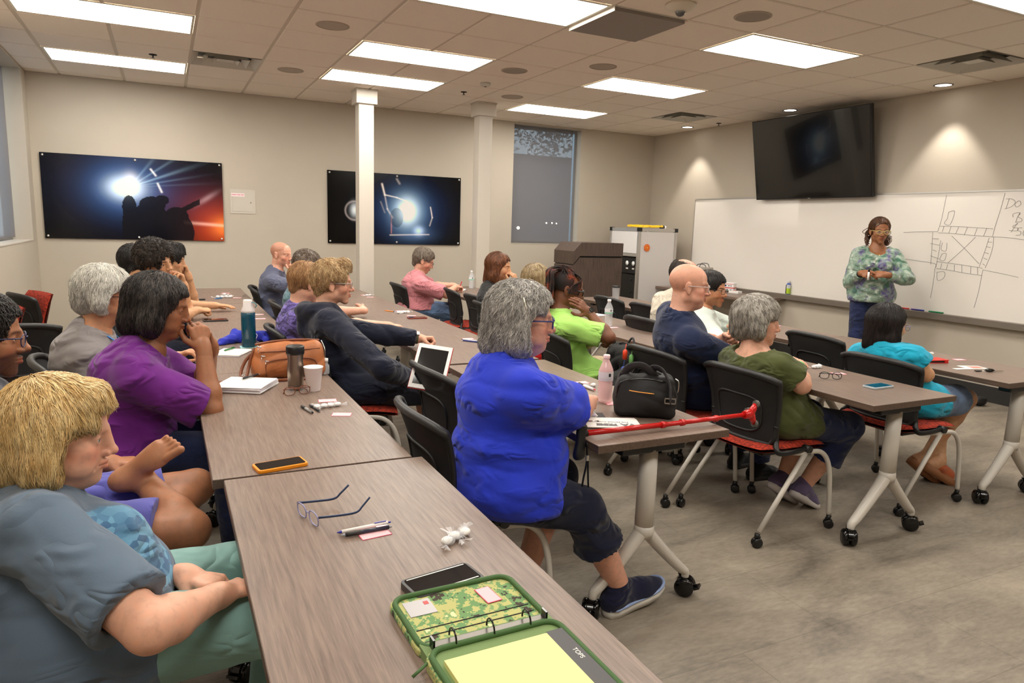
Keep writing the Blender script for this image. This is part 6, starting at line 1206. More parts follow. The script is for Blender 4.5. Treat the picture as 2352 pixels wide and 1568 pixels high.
def spectacles(x, y, r, lb, col, tcol=None, fold=0, s=1.0):
    o = thing('eyeglasses', lb, 'glasses', (x, y, TZ), math.radians(r)); m = MB(); g = MB(); th = math.radians(80)
    for sg in (1, -1):
        P = [Vector((.002 * math.sin(a), (.033 + .024 * math.copysign(abs(math.cos(a)) ** .75, math.cos(a)) * 1.0) * sg, .021 + .018 * math.copysign(abs(math.sin(a)) ** .75, math.sin(a)))) for a in [2 * PI * k / 22 for k in range(22)]]
        m.tube([p * s for p in P], .0018, 6, closed=True); g.add([p * s for p in P], [tuple(range(22))])
    m.tube([(0, .010, .026), (.003, 0, .030), (0, -.010, .026)], .0018, 6); obj('rim', m, M_('frames_%d_%d_%d' % col, col, .25), o); obj('lens', g, M_('lens', (225, 232, 236), .03, alpha=.07), o, fix=False)
    for sg in (1, -1):
        t = MB(); yy = .060 * s * sg
        if fold: t.tube([(0, yy, .03), (.004, yy * .9, .03), (.010, -yy * .4, .03), (.016, -yy * .8, .024 - .006 * sg), (.02, -yy * .9, .006)], [.0022, .0022, .002, .0026, .002], 6)
        else: t.tube(cr([(0, yy, .032), (-.05, yy, .024), (-.105, yy * .98, .018), (-.125, yy * .96, .030), (-.148, yy * .93, .048)], 4), .0022, 6, flat=1.5)
        obj('temple', t, M_('frames_%d_%d_%d' % (tcol or col), tcol or col, .3), o)
spectacles(1.228, -7.272, 196, 'open eyeglasses with dark blue temples on the nearest table', (150, 150, 190), (28, 48, 84)); spectacles(1.425, -5.905, 100, 'folded tortoiseshell glasses before the steel tumbler', (118, 58, 28), fold=1); spectacles(4.128, -6.45, 60, 'folded black glasses by the pink note of the third row', (18, 18, 20), fold=1)
# bottles, tumbler, cup
M_PET = mat('pet_plastic', (228, 232, 236), .06, alpha=.34, spec=.7); M_PETP = mat('pet_blush', (246, 206, 204), .08, alpha=.62, spec=.7); M_LAB = mat('bottle_label', (226, 226, 230), .5, alpha=.85)  # blush bottle has a pink tint in its plastic colour
def bottle(x, y, lb, mt, capc, lab=(120, 190, 160)):
    o = thing('water_bottle', lb, 'bottle', (x, y, TZ)); pr = [(.0, .001), (.026, .001), (.032, .008)]
    for k in range(7): pr += [(.0325, .016 + k * .012), (.0305, .022 + k * .012)]
    pr += [(.0325, .100), (.0325, .145), (.030, .155), (.020, .178), (.0135, .192), (.0125, .200)]
    obj('body', MB().lathe(pr, 28, caps=False), mt, o); obj('cap', MB().lathe([(.0145, .200), (.015, .202), (.015, .214), (.013, .217), (0, .217)], 24), M_('cap_%d_%d_%d' % capc, capc, .4), o)
    l = obj('label', MB().lathe([(.0331, .103), (.0331, .143)], 28, caps=False), M_LAB, o); obj('label_band', MB().lathe([(.0334, .106), (.0334, .116)], 28, caps=False), M_('band_%d' % lab[0], lab, .5), l)
    m = MB()
    for k in range(9): a = -1.75 + k * .035; m.box((.0337 * math.cos(a), .0337 * math.sin(a), .130), (.0006, .0007 + .0006 * (k % 2), .014), (0, 0, a))
    obj('barcode', m, M_BLK, l)
bottle(2.662, -6.470, 'pink-tinted water bottle above its note beside the black bag', M_PETP, (246, 214, 214), (206, 200, 208)); bottle(4.068, -4.395, 'clear water bottle on the third row before the empty chairs', M_PET, (236, 236, 238)); bottle(4.254, -1.15, 'clear water bottle on the far table by the writing man', M_PET, (236, 236, 238))
o = thing('drink_bottle', 'teal drink bottle with a white lid standing by the blue bag', 'bottle', (1.358, -4.60, TZ)); obj('body', MB().lathe([(0, .001), (.038, .001), (.041, .008), (.0405, .18), (.041, .205), (.036, .212)], 32, caps=False), mat('teal_plastic', (12, 74, 96), .12, alpha=.93, spec=.7), o)
obj('lid', MB().lathe([(.0385, .205), (.0385, .222), (.027, .246), (.026, .278), (.023, .284), (0, .284)], 28), mat('lid_white', (226, 218, 216), .4), o); obj('lid_loop', MB().tube([(.018, -.012, .270), (.038, -.018, .266), (.048, -.018, .250), (.040, -.014, .238)], .006, 6, flat=.4), mat('loop_teal', (34, 130, 150), .4), o); obj('base_mat', MB().box((0, -.005, .0005), (.10, .09, .001)), mat('mat_teal', (150, 200, 200), .5), o)
o = thing('travel_tumbler', 'brushed steel travel tumbler with a black lid before the tan purse', 'tumbler', (1.438, -5.79, TZ)); obj('body', MB().lathe([(0, .001), (.032, .001), (.034, .005), (.037, .10), (.033, .135), (.037, .165)], 32, caps=False), mat('steel_brushed', (150, 136, 122), .28, .9), o); obj('lid', MB().lathe([(.0385, .163), (.0405, .168), (.0405, .196), (.037, .202), (.031, .200), (0, .198)], 28), M_BLK, o); obj('collar', MB().lathe([(.0345, .008), (.0348, .022)], 28, caps=False), M_MET, o)
o = thing('foam_cup', 'white foam cup standing right of the steel tumbler', 'cup', (1.507, -5.845, TZ)); obj('wall', MB().lathe([(0, .002), (.028, .0), (.030, .004), (.041, .106), (.0435, .109), (.043, .112), (.040, .111), (.029, .008), (0, .008)], 36, caps=False), mat('foam_white', (240, 232, 228), .65), o)
o = thing('lidded_cup', 'glass cup with a black lid on the far front table', 'cup', (5.40, -2.55, TZ)); obj('body', MB().lathe([(0, 0), (.038, 0), (.044, .13)], 24, caps=False), M_PET, o); obj('lid', MB().lathe([(.046, .13), (.046, .145), (.03, .152), (0, .152)], 24), M_BLK, o)
# paper goods
def pad(x, y, r, w, L, n, lb, mt=M_WHT, name='notepad', dz=.0022):
    o = thing(name, lb, 'notebook', (x, y, TZ), math.radians(r)); rg = random.Random(n)
    for k in range(n): obj('sheet_stack', MB().box((rg.uniform(-.003, .003), rg.uniform(-.003, .003), dz * (k + .5)), (w, L, dz * .8), (0, 0, rg.uniform(-.03, .03))), mt if k % 3 else M_('paper_violet', (206, 196, 214), .7), o)
    return o
pad(1.235, -5.70, -28, .215, .215, 8, 'stack of papers with a pen beside the purple shirt woman', dz=.0034)
o = pad(1.243, -4.80, -25, .16, .20, 3, 'open spiral notebook with a green pen on it', name='spiral_notebook', dz=.0035); m = MB()
for k in range(16): m.tube([(-.085 + .006 * math.cos(a), -.09 + k * .012, .006 + .006 * math.sin(a)) for a in [2 * PI * j / 8 for j in range(8)]], .0008, 4, closed=True)
obj('spiral', m, M_MET, o)
pad(2.44, -6.56, -20, .17, .20, 4, 'white notebook and papers at the elbow in royal blue', dz=.003); pad(4.02, -1.32, -30, .15, .19, 3, 'small white notepad under the hand of the writing man', dz=.003); pad(4.40, -3.74, 15, .13, .14, 2, 'loose white papers behind the forearm of the lime shirt woman', dz=.002)
o = thing('clipboard', 'dark clipboard edged in tan under the notebook', 'clipboard', (2.41, -6.66, TZ), math.radians(-22)); obj('board', MB().box((0, 0, .002), (.23, .16, .004)), mat('board_dark', (40, 38, 42), .5), o, bevel=.001); obj('edge_strip', MB().box((0, -.078, .0042), (.23, .005, .001)), mat('tan_edge', (172, 144, 96), .5), o); obj('clasp', MB().tube([(.02, -.07, .008), (.07, -.07, .008)], .004, 8), M_CHR, o)
o = thing('class_booklet', 'white class booklet with grey block print under the red cane', 'booklet', (2.50, -6.775, TZ), math.radians(155)); 
for k in range(4): obj('page', MB().box((.002 * k, .0015 * k, .0012 + .0017 * k), (.215, .14, .0014), (0, 0, .015 * k)), M_WHT, o)
ink = mat('print_grey', (122, 118, 120), .7); TT = lambda x, y: Matrix.Translation((x, y, .0075)); text('SAFE DRIVING CLASS', .013, TT(0, .0), ink, o); text('VA', .046, TT(-.055, .036), ink, o, bold=.0022); text('ROAD RULES' if False else 'PRIME', .030, TT(.03, .036), ink, o, bold=.002)
obj('print_block', MB().box((.03, .052, .0073), (.085, .008, .0003)), ink, o)
o = thing('photo_card', 'pale printed card with a red picture beside the car keys', 'card', (5.325, -6.49, TZ), math.radians(-18)); obj('card', MB().box((0, 0, .001), (.14, .095, .0016)), M_WHT, o); obj('picture', MB().box((.015, 0, .0019), (.08, .06, .0004)), mat('card_red', (222, 130, 116), .5), o)
o = thing('folded_paper', 'thin folded white paper left of the car keys', 'paper', (5.205, -6.50, TZ), math.radians(-12)); obj('fold', MB().box((0, 0, .0015), (.12, .03, .0024)), M_WHT, o)
o = thing('name_card', 'small printed card under the fingers of the woman in olive', 'card', (4.29, -5.82, TZ), math.radians(-10)); obj('card', MB().box((0, 0, .0008), (.09, .06, .0012)), M_WHT, o)
o = thing('car_keys', 'car key fob with a metal key at the table end', 'keys', (5.285, -6.61, TZ), math.radians(-20)); obj('fob', MB().ell((0, 0, .010), (.030, .017, .010)), M_GLBLK, o); obj('button', MB().ell((.004, 0, .0185), (.011, .008, .002)), M_MET, o); obj('key_blade', MB().box((.055, 0, .006), (.06, .007, .0022)), mat('key_brass', (150, 130, 96), .3, .9), o); obj('key_ring', MB().tube([(-.04 + .014 * math.cos(a), .014 * math.sin(a), .005) for a in [2 * PI * k / 14 for k in range(14)]], .0012, 5, closed=True), M_CHR, o); obj('leather_tag', MB().box((-.07, .006, .004), (.035, .016, .005)), M_BLK, o)
o = thing('wallet', 'red leather wallet with a strap clasp at the turquoise sleeve', 'wallet', (5.265, -6.285, TZ), math.radians(-12)); red = mat('red_leather', (206, 44, 36), .45)
obj('cover', MB().prism(rrect(.145, .095, .012), .0155, .020).prism(rrect(.145, .095, .012), 0, .0035), red, o, bevel=.001); obj('page_block', MB().prism(rrect(.134, .086, .006), .0036, .0154), M_BLK, o); obj('strap', MB().box((.045, -.035, .0105), (.022, .034, .0225)), red, o, bevel=.002); obj('snap', MB().ell((.045, -.045, .0222), (.004, .004, .0015)), M_CHR, o)
# orange-tan purse
o = thing('purse', 'tan leather purse with a long strap on the second table', 'purse', (1.452, -5.50, TZ), math.radians(3)); tan = mat('tan_leather', (172, 104, 60), .42, vary=.08, vscale=12, bump=.15, bscale=90); tand = mat('tan_leather_dark', (124, 68, 38), .45)
F = Field(); hx = .165
for sx in (-1, 1):
    for sy in (-1, 1): F.cap((sx * .135, sy * .035, .03), (sx * .125, sy * .022, .13 + .012 * sx), .030, .020, k=.06)
F.ell((0, 0, .06), (.165, .068, .072), k=.05).ell((0, 0, .12), (.15, .045, .055), k=.05).half((0, 0, .002), (0, 0, -1), .01); lo, hi = F.bounds(.02); D, lo = F.eval(lo, hi, .0045, fold_fn(3, .005, (0, 0, 1), .05)); P, Q = to_mesh(D, lo, .0045); b = mk('body', [(P, Q, 0)], tan, o)
m = MB(); m.tube(cr([(-.155, 0, .165), (-.08, 0, .176), (.0, 0, .180), (.08, 0, .178), (.150, 0, .172)], 5), .006, 8); obj('zip_seam', m, tand, o)
m = MB(); m.tube(cr([(-.115, -.066, .02), (-.12, -.066, .07), (-.10, -.064, .092), (-.04, -.066, .10), (.05, -.066, .10), (.10, -.064, .092), (.12, -.066, .07), (.118, -.066, .02)], 4), .0035, 6); m.tube([(-.14, -.05, .135), (0, -.052, .138), (.14, -.048, .140)], .003, 6); obj('pocket_piping', m, tand, o)
pl = obj('maker_plate', MB().box((.005, -.0745, .072), (.05, .003, .016)), M_ALU, o); text('MultiSac', .0105, Matrix.Translation((.005, -.0765, .072)) @ Matrix.Rotation(PI / 2, 4, 'X'), M_BLK, pl, depth=.0002)
m = MB()
for x, z in ((-.15, .165), (-.135, .12), (-.118, .095)): m.tube([(x - .004, -.055, z), (x + .014, -.062, z - .004)], .0035, 6); m.tube([(x - .002, -.062, z - .006), (x - .002, -.066, z - .028)], .003, 6, flat=.5)
obj('zip_pull', m, M_CHR, o)
m = MB(); m.tube(cr([(-.155, 0, .15), (-.175, -.01, .11), (-.19, -.02, .06), (-.21, -.05, .02), (-.26, -.07, .006), (-.33, -.05, .006)], 6), .0085, 6, flat=.3, up=(0, 1, 0)); m.tube(cr([(-.16, .0, .13), (-.20, .0, .09), (-.225, -.02, .04), (-.22, -.05, .015), (-.16, -.085, .008), (-.02, -.11, .006), (.08, -.105, .006)], 6), .0085, 6, flat=.3, up=(0, 1, 0)); m.tube(cr([(-.33, -.10, .005), (-.2, -.115, .007), (-.08, -.112, .008), (.06, -.11, .006)], 6), .009, 6, flat=.3, up=(0, 1, 0)); obj('shoulder_strap', m, tand, o)
obj('strap_ring', MB().tube([(-.22 + .012 * math.cos(a), -.05, .02 + .012 * math.sin(a)) for a in [2 * PI * k / 14 for k in range(14)]], .002, 6, closed=True), M_CHR, o)
san = obj('hand_sanitizer', MB().lathe([(0, 0), (.016, .001), (.017, .01), (.017, .045), (.009, .055), (.009, .065)], 16, c=(.175, -.03, .003)), M_PET, o); obj('flip_cap', MB().lathe([(.011, .062), (.011, .08), (0, .081)], 14, c=(.175, -.03, .003)), M_WHT, san); obj('charm_cord', MB().tube(cr([(.16, 0, .17), (.172, -.02, .13), (.17, -.03, .085)], 5), .003, 6), M_CHR, o)
# crumpled royal blue drawstring bag
o = thing('drawstring_bag', 'crumpled royal blue cloth bag behind the teal bottle', 'bag', (1.36, -4.42, TZ)); F = Field()
for a, b_, r in (((-.14, -.04, .01), (-.02, .0, .035), .028), ((-.02, 0, .03), (.13, .03, .02), .036), ((.0, .02, .03), (.10, .06, .02), .030), ((-.08, 0, .03), (-.06, .04, .06), .022), ((-.16, -.09, .004), (-.09, -.03, .02), .014), ((.12, -.03, .01), (.16, .02, .008), .018)): F.cap(a, b_, r, k=.03)
F.half((0, 0, .0015), (0, 0, -1), .005); lo, hi = F.bounds(.02); D, lo = F.eval(lo, hi, .004, fold_fn(8, .014, (.5, .6, .4), .035)); P, Q = to_mesh(D, lo, .004); mk('cloth', [(P, Q, 0)], cloth_mat('bag_blue', (44, 54, 176)), o); obj('drawstring', MB().tube(cr([(.03, -.02, .07), (.06, -.05, .05), (.05, -.06, .02), (.07, -.05, .004)], 5), .0022, 6), M_WHT, o)
# black shoulder bag
o = thing('shoulder_bag', 'black camera-style shoulder bag with an orange zip line', 'bag', (2.705, -6.70, TZ), math.radians(-33)); M_NY = mat('nylon_black', (17, 16, 17), .7, bump=.2, bscale=700); M_NYS = mat('webbing_grey', (52, 50, 50), .75, bump=.3, bscale=500)
F = Field()
for sx in (-1, 1):
    for sy in (-1, 1): F.cap((sx * .095, sy * .045, .028), (sx * .085, sy * .038, .145), .030, .028, k=.05)
F.ell((0, 0, .08), (.128, .078, .095), k=.04).ell((0, -.02, .07), (.112, .070, .07), k=.03).half((0, 0, .002), (0, 0, -1), .008); lo, hi = F.bounds(.02); D, lo = F.eval(lo, hi, .0045, fold_fn(5, .004, (0, 0, 1), .05)); P, Q = to_mesh(D, lo, .0045); mk('body', [(P, Q, 0)], M_NY, o)
obj('zip_accent', MB().tube(cr([(-.07, -.0885, .120), (-.03, -.093, .116), (.03, -.0925, .112)], 4), .0032, 6, flat=.6), mat('zip_orange', (226, 152, 50), .5), o); obj('piping', MB().tube(cr([(-.115, -.055, .02), (-.115, -.058, .12), (-.085, -.062, .155), (0, -.066, .165), (.085, -.06, .150), (.115, -.055, .11), (.118, -.05, .02)], 5), .004, 6), M_GLBLK, o)
m = MB(); m.tube(cr([(-.09, .0, .165), (-.07, -.02, .205), (-.02, -.03, .215), (.02, -.02, .185), (.04, -.01, .165)], 5), .016, 8, flat=.25, up=(0, 1, 0)); m.tube(cr([(.01, .01, .165), (.03, -.02, .205), (.065, -.05, .20), (.09, -.085, .15), (.095, -.096, .10), (.095, -.09, .085)], 6), .019, 8, flat=.22, up=(0, 1, 0)); m.tube(cr([(-.11, .02, .14), (-.10, .02, .18), (-.06, .02, .20), (.02, .03, .19), (.09, .02, .16)], 5), .014, 8, flat=.3); obj('strap', m, M_NYS, o)
m = MB(); m.box((.095, -.100, .098), (.046, .004, .005)).box((.095, -.100, .078), (.046, .004, .005)).box((.074, -.100, .088), (.004, .004, .024)).box((.116, -.100, .088), (.004, .004, .024)); obj('buckle', m, M_CHR, o); obj('zip_pull', MB().tube(cr([(.118, -.03, .165), (.130, -.035, .155), (.131, -.035, .125), (.128, -.035, .110)], 4), .0035, 6), M_CHR, o)
# red cane lying over the table end, handle hooked at the left edge
o = thing('walking_cane', 'red folding cane with a three-way foot lying over the table end', 'cane', (2.65, -6.925, .760)); redp = mat('cane_red', (196, 26, 24), .22, spec=.6)
obj('shaft', MB().tube([(-.375, .012, .0), (.0, .0, .001)], .0105, 16).tube([(0, 0, .001), (.40, -.010, .006)], .0092, 16), redp, o); 
for x in (-.03, .065, .235): obj('collar_ring', MB().tube([(x, .001, .001), (x + .018, .001, .001)], .0132, 16), redp, o)
obj('foot', MB().tube([(.385, -.010, .006), (.42, -.010, .006)], [.016, .022], 14).tube([(.42, -.01, .006), (.445, -.01, .045)], [.018, .010], 8).tube([(.42, -.01, .006), (.445, -.01, -.035)], [.018, .010], 8).tube([(.42, -.01, .006), (.445, .03, .006)], [.018, .010], 8), redp, o); m = MB()
for dy, dz in ((-.01, .047), (-.01, -.037), (.032, .006)): m.tube([(.440, dy, dz), (.455, dy, dz)], .0145, 12)
obj('rubber_tip', m, mat('rubber_grey', (92, 90, 84), .8), o)
obj('handle', MB().tube(cr([(-.375, .012, .03), (-.385, .010, .012), (-.39, .004, -.03), (-.397, .0, -.075), (-.395, 0, -.09)], 5), [.018, .0185, .019, .019, .019, .018, .018, .018, .018, .018, .0185, .019, .020, .021, .022, .022, .022, .021, .018, .013, .010][:21], 14), M_BLK, o); obj('handle_neck', MB().tube([(-.39, .012, 0), (-.36, .012, 0)], .0135, 14), M_BLK, o)
obj('wrist_strap', MB().tube(cr([(-.372, -.012, -.03), (-.370, -.014, -.10), (-.382, -.014, -.17), (-.388, -.014, -.235), (-.372, -.014, -.25), (-.358, -.014, -.22), (-.362, -.014, -.15), (-.366, -.014, -.09)], 5), .0055, 6, flat=.4), M_BLK, o); obj('strap_snap', MB().box((-.370, -.016, -.085), (.010, .008, .02)), M_ALU, o)
# camouflage zip binder
def camouflage():
    q = NT('camouflage'); v = q.co('Object'); sn = q.n('ShaderNodeVectorMath', _operation='SNAP', i0=v); sn.inputs[1].default_value = (.0032,) * 3
    n = q.n('ShaderNodeTexNoise', Vector=sn.outputs[0], Scale=26.0, Detail=4.0, Roughness=.62); r = q.t.nodes.new('ShaderNodeValToRGB'); r.color_ramp.interpolation = 'CONSTANT'; q.t.links.new(n.outputs[0], r.inputs[0]); e = r.color_ramp.elements
    while len(e) < 5: e.new(.5)
    for i, (p, c) in enumerate([(0, (62, 52, 40)), (.40, (104, 142, 90)), (.485, (178, 176, 112)), (.60, (122, 154, 98)), (.66, (212, 206, 160))]): e[i].position = p; e[i].color = lin(c)
    q.l(r.outputs[0], 'Base Color'); q.b.inputs['Roughness'].default_value = .85; q.bump(q.noise(v, 600, 2), .2, .001); return q.m
M_CAMO = camouflage(); M_GRN = mat('zip_green', (62, 96, 46), .7, bump=.2, bscale=600)
o = thing('zip_binder', 'open camouflage zip binder with a yellow legal pad', 'binder', (1.438, -7.945, TZ), math.radians(1)); obj('cover', MB().prism(rrect(.272, .205, .03, 6, 0, .1035), 0, .014).prism(rrect(.272, .30, .03, 6, 0, -.151), 0, .022), M_CAMO, o, bevel=.003)
obj('spine', MB().box((0, -.0, .011), (.262, .05, .020)), mat('lining_green', (112, 136, 84), .75), o); obj('lining', MB().prism(rrect(.25, .27, .02, 5, 0, -.150), .0221, .0235), mat('lining_green', (112, 136, 84), .75), o)
def loop(w, h, cy_, z): return [(x, y, z) for x, y in rrect(w, h, .028, 6, 0, cy_)]
obj('zip_edge', MB().tube(loop(.256, .186, .104, .017), .006, 8, closed=True).tube(loop(.256, .28, -.150, .026), .006, 8, closed=True), M_GRN, o); m = MB()
for yy in (.052, .030, .076): m.box((0, yy, .0146), (.236, .0022, .0012))
obj('pocket_edge', m, M_DARK, o); obj('badge_window', MB().box((-.085, .150, .0150), (.055, .055, .0012)), mat('badge_grey', (172, 168, 170), .3), o); obj('badge_mark', MB().box((-.068, .162, .0158), (.010, .012, .0004)), mat('badge_red', (190, 70, 70), .5), o)
note(1.494, -7.805, 95, 'pink note on the camouflage flap of the binder', z=TZ + .0152, w=.06, h=.033)
rp = obj('ring_plate', MB().box((0, .004, .0235), (.225, .024, .006)), M_MET, o, bevel=.002)
for k, x in enumerate((-.075, 0, .075)): obj('binder_ring', MB().tube([(x, .004 + .017 * math.cos(a), .030 + .019 * math.sin(a)) for a in [PI * j / 12 - .1 for j in range(14)]], .0018, 8), M_GLBLK, o)
m = MB(); m.box((-.114, .004, .030), (.004, .018, .022)).box((.114, .004, .030), (.004, .018, .022)); obj('ring_lever', m, M_GLBLK, o)
obj('legal_pad', MB().box((-.015, -.165, .029), (.20, .22, .010)), mat('legal_yellow', (240, 230, 152), .7), o); bd = obj('pad_binding', MB().box((.103, -.150, .0285), (.034, .20, .009)), mat('binding_grey', (78, 76, 78), .6), o); text('TOPS', .013, Matrix.Translation((.106, -.13, .0334)) @ Matrix.Rotation(-PI / 2, 4, 'Z'), M_WHT, bd)
obj('zip_pull', MB().tube([(-.135, -.03, .02), (-.155, -.036, .012), (-.165, -.037, .006)], .0035, 6, flat=.5), M_GRN, o)
# backpack and tablet on the chair, second backpack with charms
def pack(x, y, z, r, lb, s=1.0, seed=2):
    o = thing('backpack', lb, 'backpack', (x, y, z), math.radians(r)); F = Field(); F.cap((0, -.09 * s, .07 * s), (0, .09 * s, .07 * s), .085 * s, k=.05).cap((.02, -.07 * s, .22 * s), (.02, .07 * s, .22 * s), .075 * s, k=.09).cap((-.06 * s, -.06 * s, .09 * s), (-.06 * s, .06 * s, .09 * s), .055 * s, k=.04).half((0, 0, .002), (0, 0, -1), .01)
    lo, hi = F.bounds(.02); D, lo = F.eval(lo, hi, .006, fold_fn(seed, .014, (.4, .3, 1), .06)); P, Q = to_mesh(D, lo, .006); mk('body', [(P, Q, 0)], M_NY, o); obj('carry_loop', MB().tube(cr([(.04, -.04, .29 * s), (.05, 0, .33 * s), (.04, .04, .29 * s)], 5), .007, 6), M_NYS, o); obj('zip_line', MB().tube(cr([(-.08 * s, -.10 * s, .10 * s), (-.02, -.13 * s, .20 * s), (0, -.09 * s, .28 * s), (0, 0, .305 * s), (0, .09 * s, .28 * s)], 5), .004, 6), M_GLBLK, o)
    obj('shoulder_strap', MB().tube(cr([(.07, -.07, .28 * s), (.13, -.09, .2 * s), (.12, -.1, .1 * s), (.09, -.09, .03)], 6), .018, 8, flat=.3), M_NYS, o); return o
pack(2.22, -5.93, .475, 10, 'dark backpack slumped on the empty chair under the tablet', .80)
k2 = pack(3.44, -5.52, .475, 0, 'black backpack with hanging charms between the lime and navy shirts', 1.12, 6)
for dx, dy, dz, col, nm in ((-.10, -.14, .30, (226, 66, 34), 'red_charm'), (-.06, -.15, .27, (134, 206, 120), 'green_sanitizer'), (-.11, -.145, .20, (34, 66, 150), 'blue_carabiner')):
    m = MB(); m.lathe([(0, -.03), (.014, -.028), (.014, .02), (.006, .03)], 12, c=(dx, dy, dz)); m.tube([(dx, dy, dz + .03), (dx + .02, dy + .02, dz + .06)], .002, 5); obj(nm, m, mat(nm, col, .4), k2)
o = thing('tablet', 'white framed tablet in a red cover propped on the dark backpack', 'tablet', (2.06, -5.86, .815), rot=(math.radians(52), math.radians(6), math.radians(-32))); obj('cover', MB().box((0, 0, -.006), (.176, .246, .006)), mat('red_cover', (186, 34, 36), .5), o, bevel=.002); obj('body', MB().box((0, 0, 0), (.170, .240, .007)), M_WHT, o, bevel=.002); obj('screen', MB().box((0, 0, .0038), (.138, .196, .0012)), M_('screen_tablet', (30, 30, 32), .08, spec=.6), o)
# desk below the whiteboard: toy ambulance, case, easel pad, tote
o = thing('toy_ambulance', 'white and red toy ambulance on the wall desk', 'toy', (7.66, -1.86, .7245), math.radians(113)); wt = mat('toy_white', (240, 238, 236), .3); rd = mat('toy_red', (206, 36, 40), .35); nb = mat('toy_window', (28, 40, 96), .15)
obj('box_body', MB().box((-.035, 0, .072), (.15, .10, .105)), wt, o, bevel=.004); obj('cab', MB().prism([(.04, .02), (.04, .105), (.062, .105), (.088, .066), (.118, .060), (.118, .02)], -.045, .045, TX), wt, o, bevel=.003); obj('stripe', MB().box((-.035, 0, .058), (.152, .102, .012)).box((.08, 0, .045), (.078, .092, .010)).box((-.05, 0, .108), (.11, .102, .006)), rd, o); obj('side_window', MB().box((.0, 0, .085), (.02, .103, .018)).box((-.045, 0, .085), (.012, .103, .014)).box((-.075, 0, .085), (.012, .103, .014)).box((.052, 0, .082), (.020, .092, .022)), nb, o); obj('windscreen', MB().box((.0765, 0, .087), (.003, .078, .036), (0, -.6, 0)), nb, o)
for x in (-.075, .075):
    for y in (-.045, .045): obj('wheel', MB().lathe([(0, -.008), (.018, -.008), (.019, 0), (.018, .008), (0, .008)], 18, c=(x, y, .019), R=Matrix.Rotation(PI / 2, 3, 'X')), M_BLK, o)
obj('light_bar', MB().box((.05, 0, .109), (.012, .06, .008)), nb, o)
o = thing('small_case', 'small white case with a red tab beside the toy ambulance', 'case', (7.62, -2.06, .7245), math.radians(100)); obj('case', MB().box((0, 0, .016), (.15, .09, .032), top=.96), wt, o, bevel=.003); obj('red_tab', MB().box((.01, 0, .033), (.055, .03, .003)), rd, o)
o = thing('easel_stand', 'slanted black tablet easel leaning behind the toy ambulance', 'easel', (7.58, -1.68, .7245), math.radians(112)); obj('slanted_board', MB().box((0, 0, .115), (.34, .24, .014), (0, -.62, 0)), M_BLK, o, bevel=.003); obj('front_lip', MB().box((.01, 0, .098), (.34, .20, .010), (0, -.62, 0)), M_MET, o); obj('support', MB().box((.04, 0, .06), (.02, .15, .12)), M_DARK, o); obj('cable', MB().tube(cr([(-.1, .1, .2), (-.02, .14, .23), (.05, .12, .19), (.1, .12, .17)], 5), .003, 6), M_BLK, o)
o = thing('clear_tote', 'translucent grey tote bag with dark handles on the wall desk', 'tote bag', (7.62, -1.40, .7245), math.radians(105)); obj('body', MB().box((0, 0, .15), (.28, .12, .30), top=.96), mat('clear_vinyl', (176, 166, 156), .2, alpha=.6), o, bevel=.006); obj('handle', MB().tube(cr([(-.08, -.04, .29), (-.05, -.04, .345), (.05, -.04, .345), (.08, -.04, .29)], 5), .005, 6).tube(cr([(-.08, .04, .29), (-.05, .04, .335), (.05, .04, .335), (.08, .04, .29)], 5), .005, 6), M_BLK, o); obj('contents', MB().ell((0, 0, .10), (.09, .045, .09)), mat('tote_pink', (170, 120, 110), .7), o)
o = thing('cleaner_bottle', 'spray cleaner bottle with blue and lime label on the marker tray', 'bottle', (7.826, -2.74, .7755)); obj('body', MB().lathe([(0, 0), (.024, .001), (.025, .006), (.025, .125), (.013, .14)], 24), mat('cleaner_blue', (70, 96, 180), .3), o); obj('label', MB().lathe([(.0256, .008), (.0256, .075)], 24, caps=False), mat('label_lime', (178, 206, 46), .5), o); obj('label_top', MB().lathe([(.0257, .075), (.0257, .118)], 24, caps=False), mat('label_grey', (206, 212, 216), .5), o); obj('label_stripe', MB().box((-.0245, .012, .063), (.003, .012, .11)), M_BLK, o); obj('cap', MB().lathe([(.014, .138), (.014, .168), (.011, .175), (0, .175)], 20), wt, o)
for y, c, lb in ((-4.30, (206, 60, 60), 'red marker on the whiteboard tray right behind the presenter'), (-4.41, (92, 66, 150), 'violet marker on the whiteboard tray'), (-4.46, (44, 50, 140), 'dark blue marker beside the violet one on the tray'), (-4.60, (34, 130, 84), 'green marker farther along the whiteboard tray'), (-4.66, (20, 120, 70), 'deep green marker at the end of the row on the tray')):
    o = thing('dry_erase_marker', lb, 'marker', (7.828, y, .7755 + .0085), PI / 2 + .1); obj('barrel', MB().tube([(-.035, 0, 0), (.02, 0, 0)], .008, 12), M_('marker_%d_%d_%d' % c, c, .4), o); obj('cap', MB().tube([(.02, 0, 0), (.05, 0, 0)], [.0088, .007], 12), M_('marker_%d_%d_%d' % c, c, .4), o)
o = thing('floor_pouch', 'small black pouch on the floor by the baseboard', 'pouch', (7.62, -5.27, 0)); F = Field(); F.ell((0, 0, .045), (.075, .05, .045), k=.02).half((0, 0, .002), (0, 0, -1), .01); lo, hi = F.bounds(.02); D, lo = F.eval(lo, hi, .005); P, Q = to_mesh(D, lo, .005); mk('pouch', [(P, Q, 0)], M_NY, o); obj('zip', MB().tube(cr([(-.05, -.035, .07), (0, -.05, .075), (.05, -.035, .07)], 4), .003, 6), M_GLBLK, o)
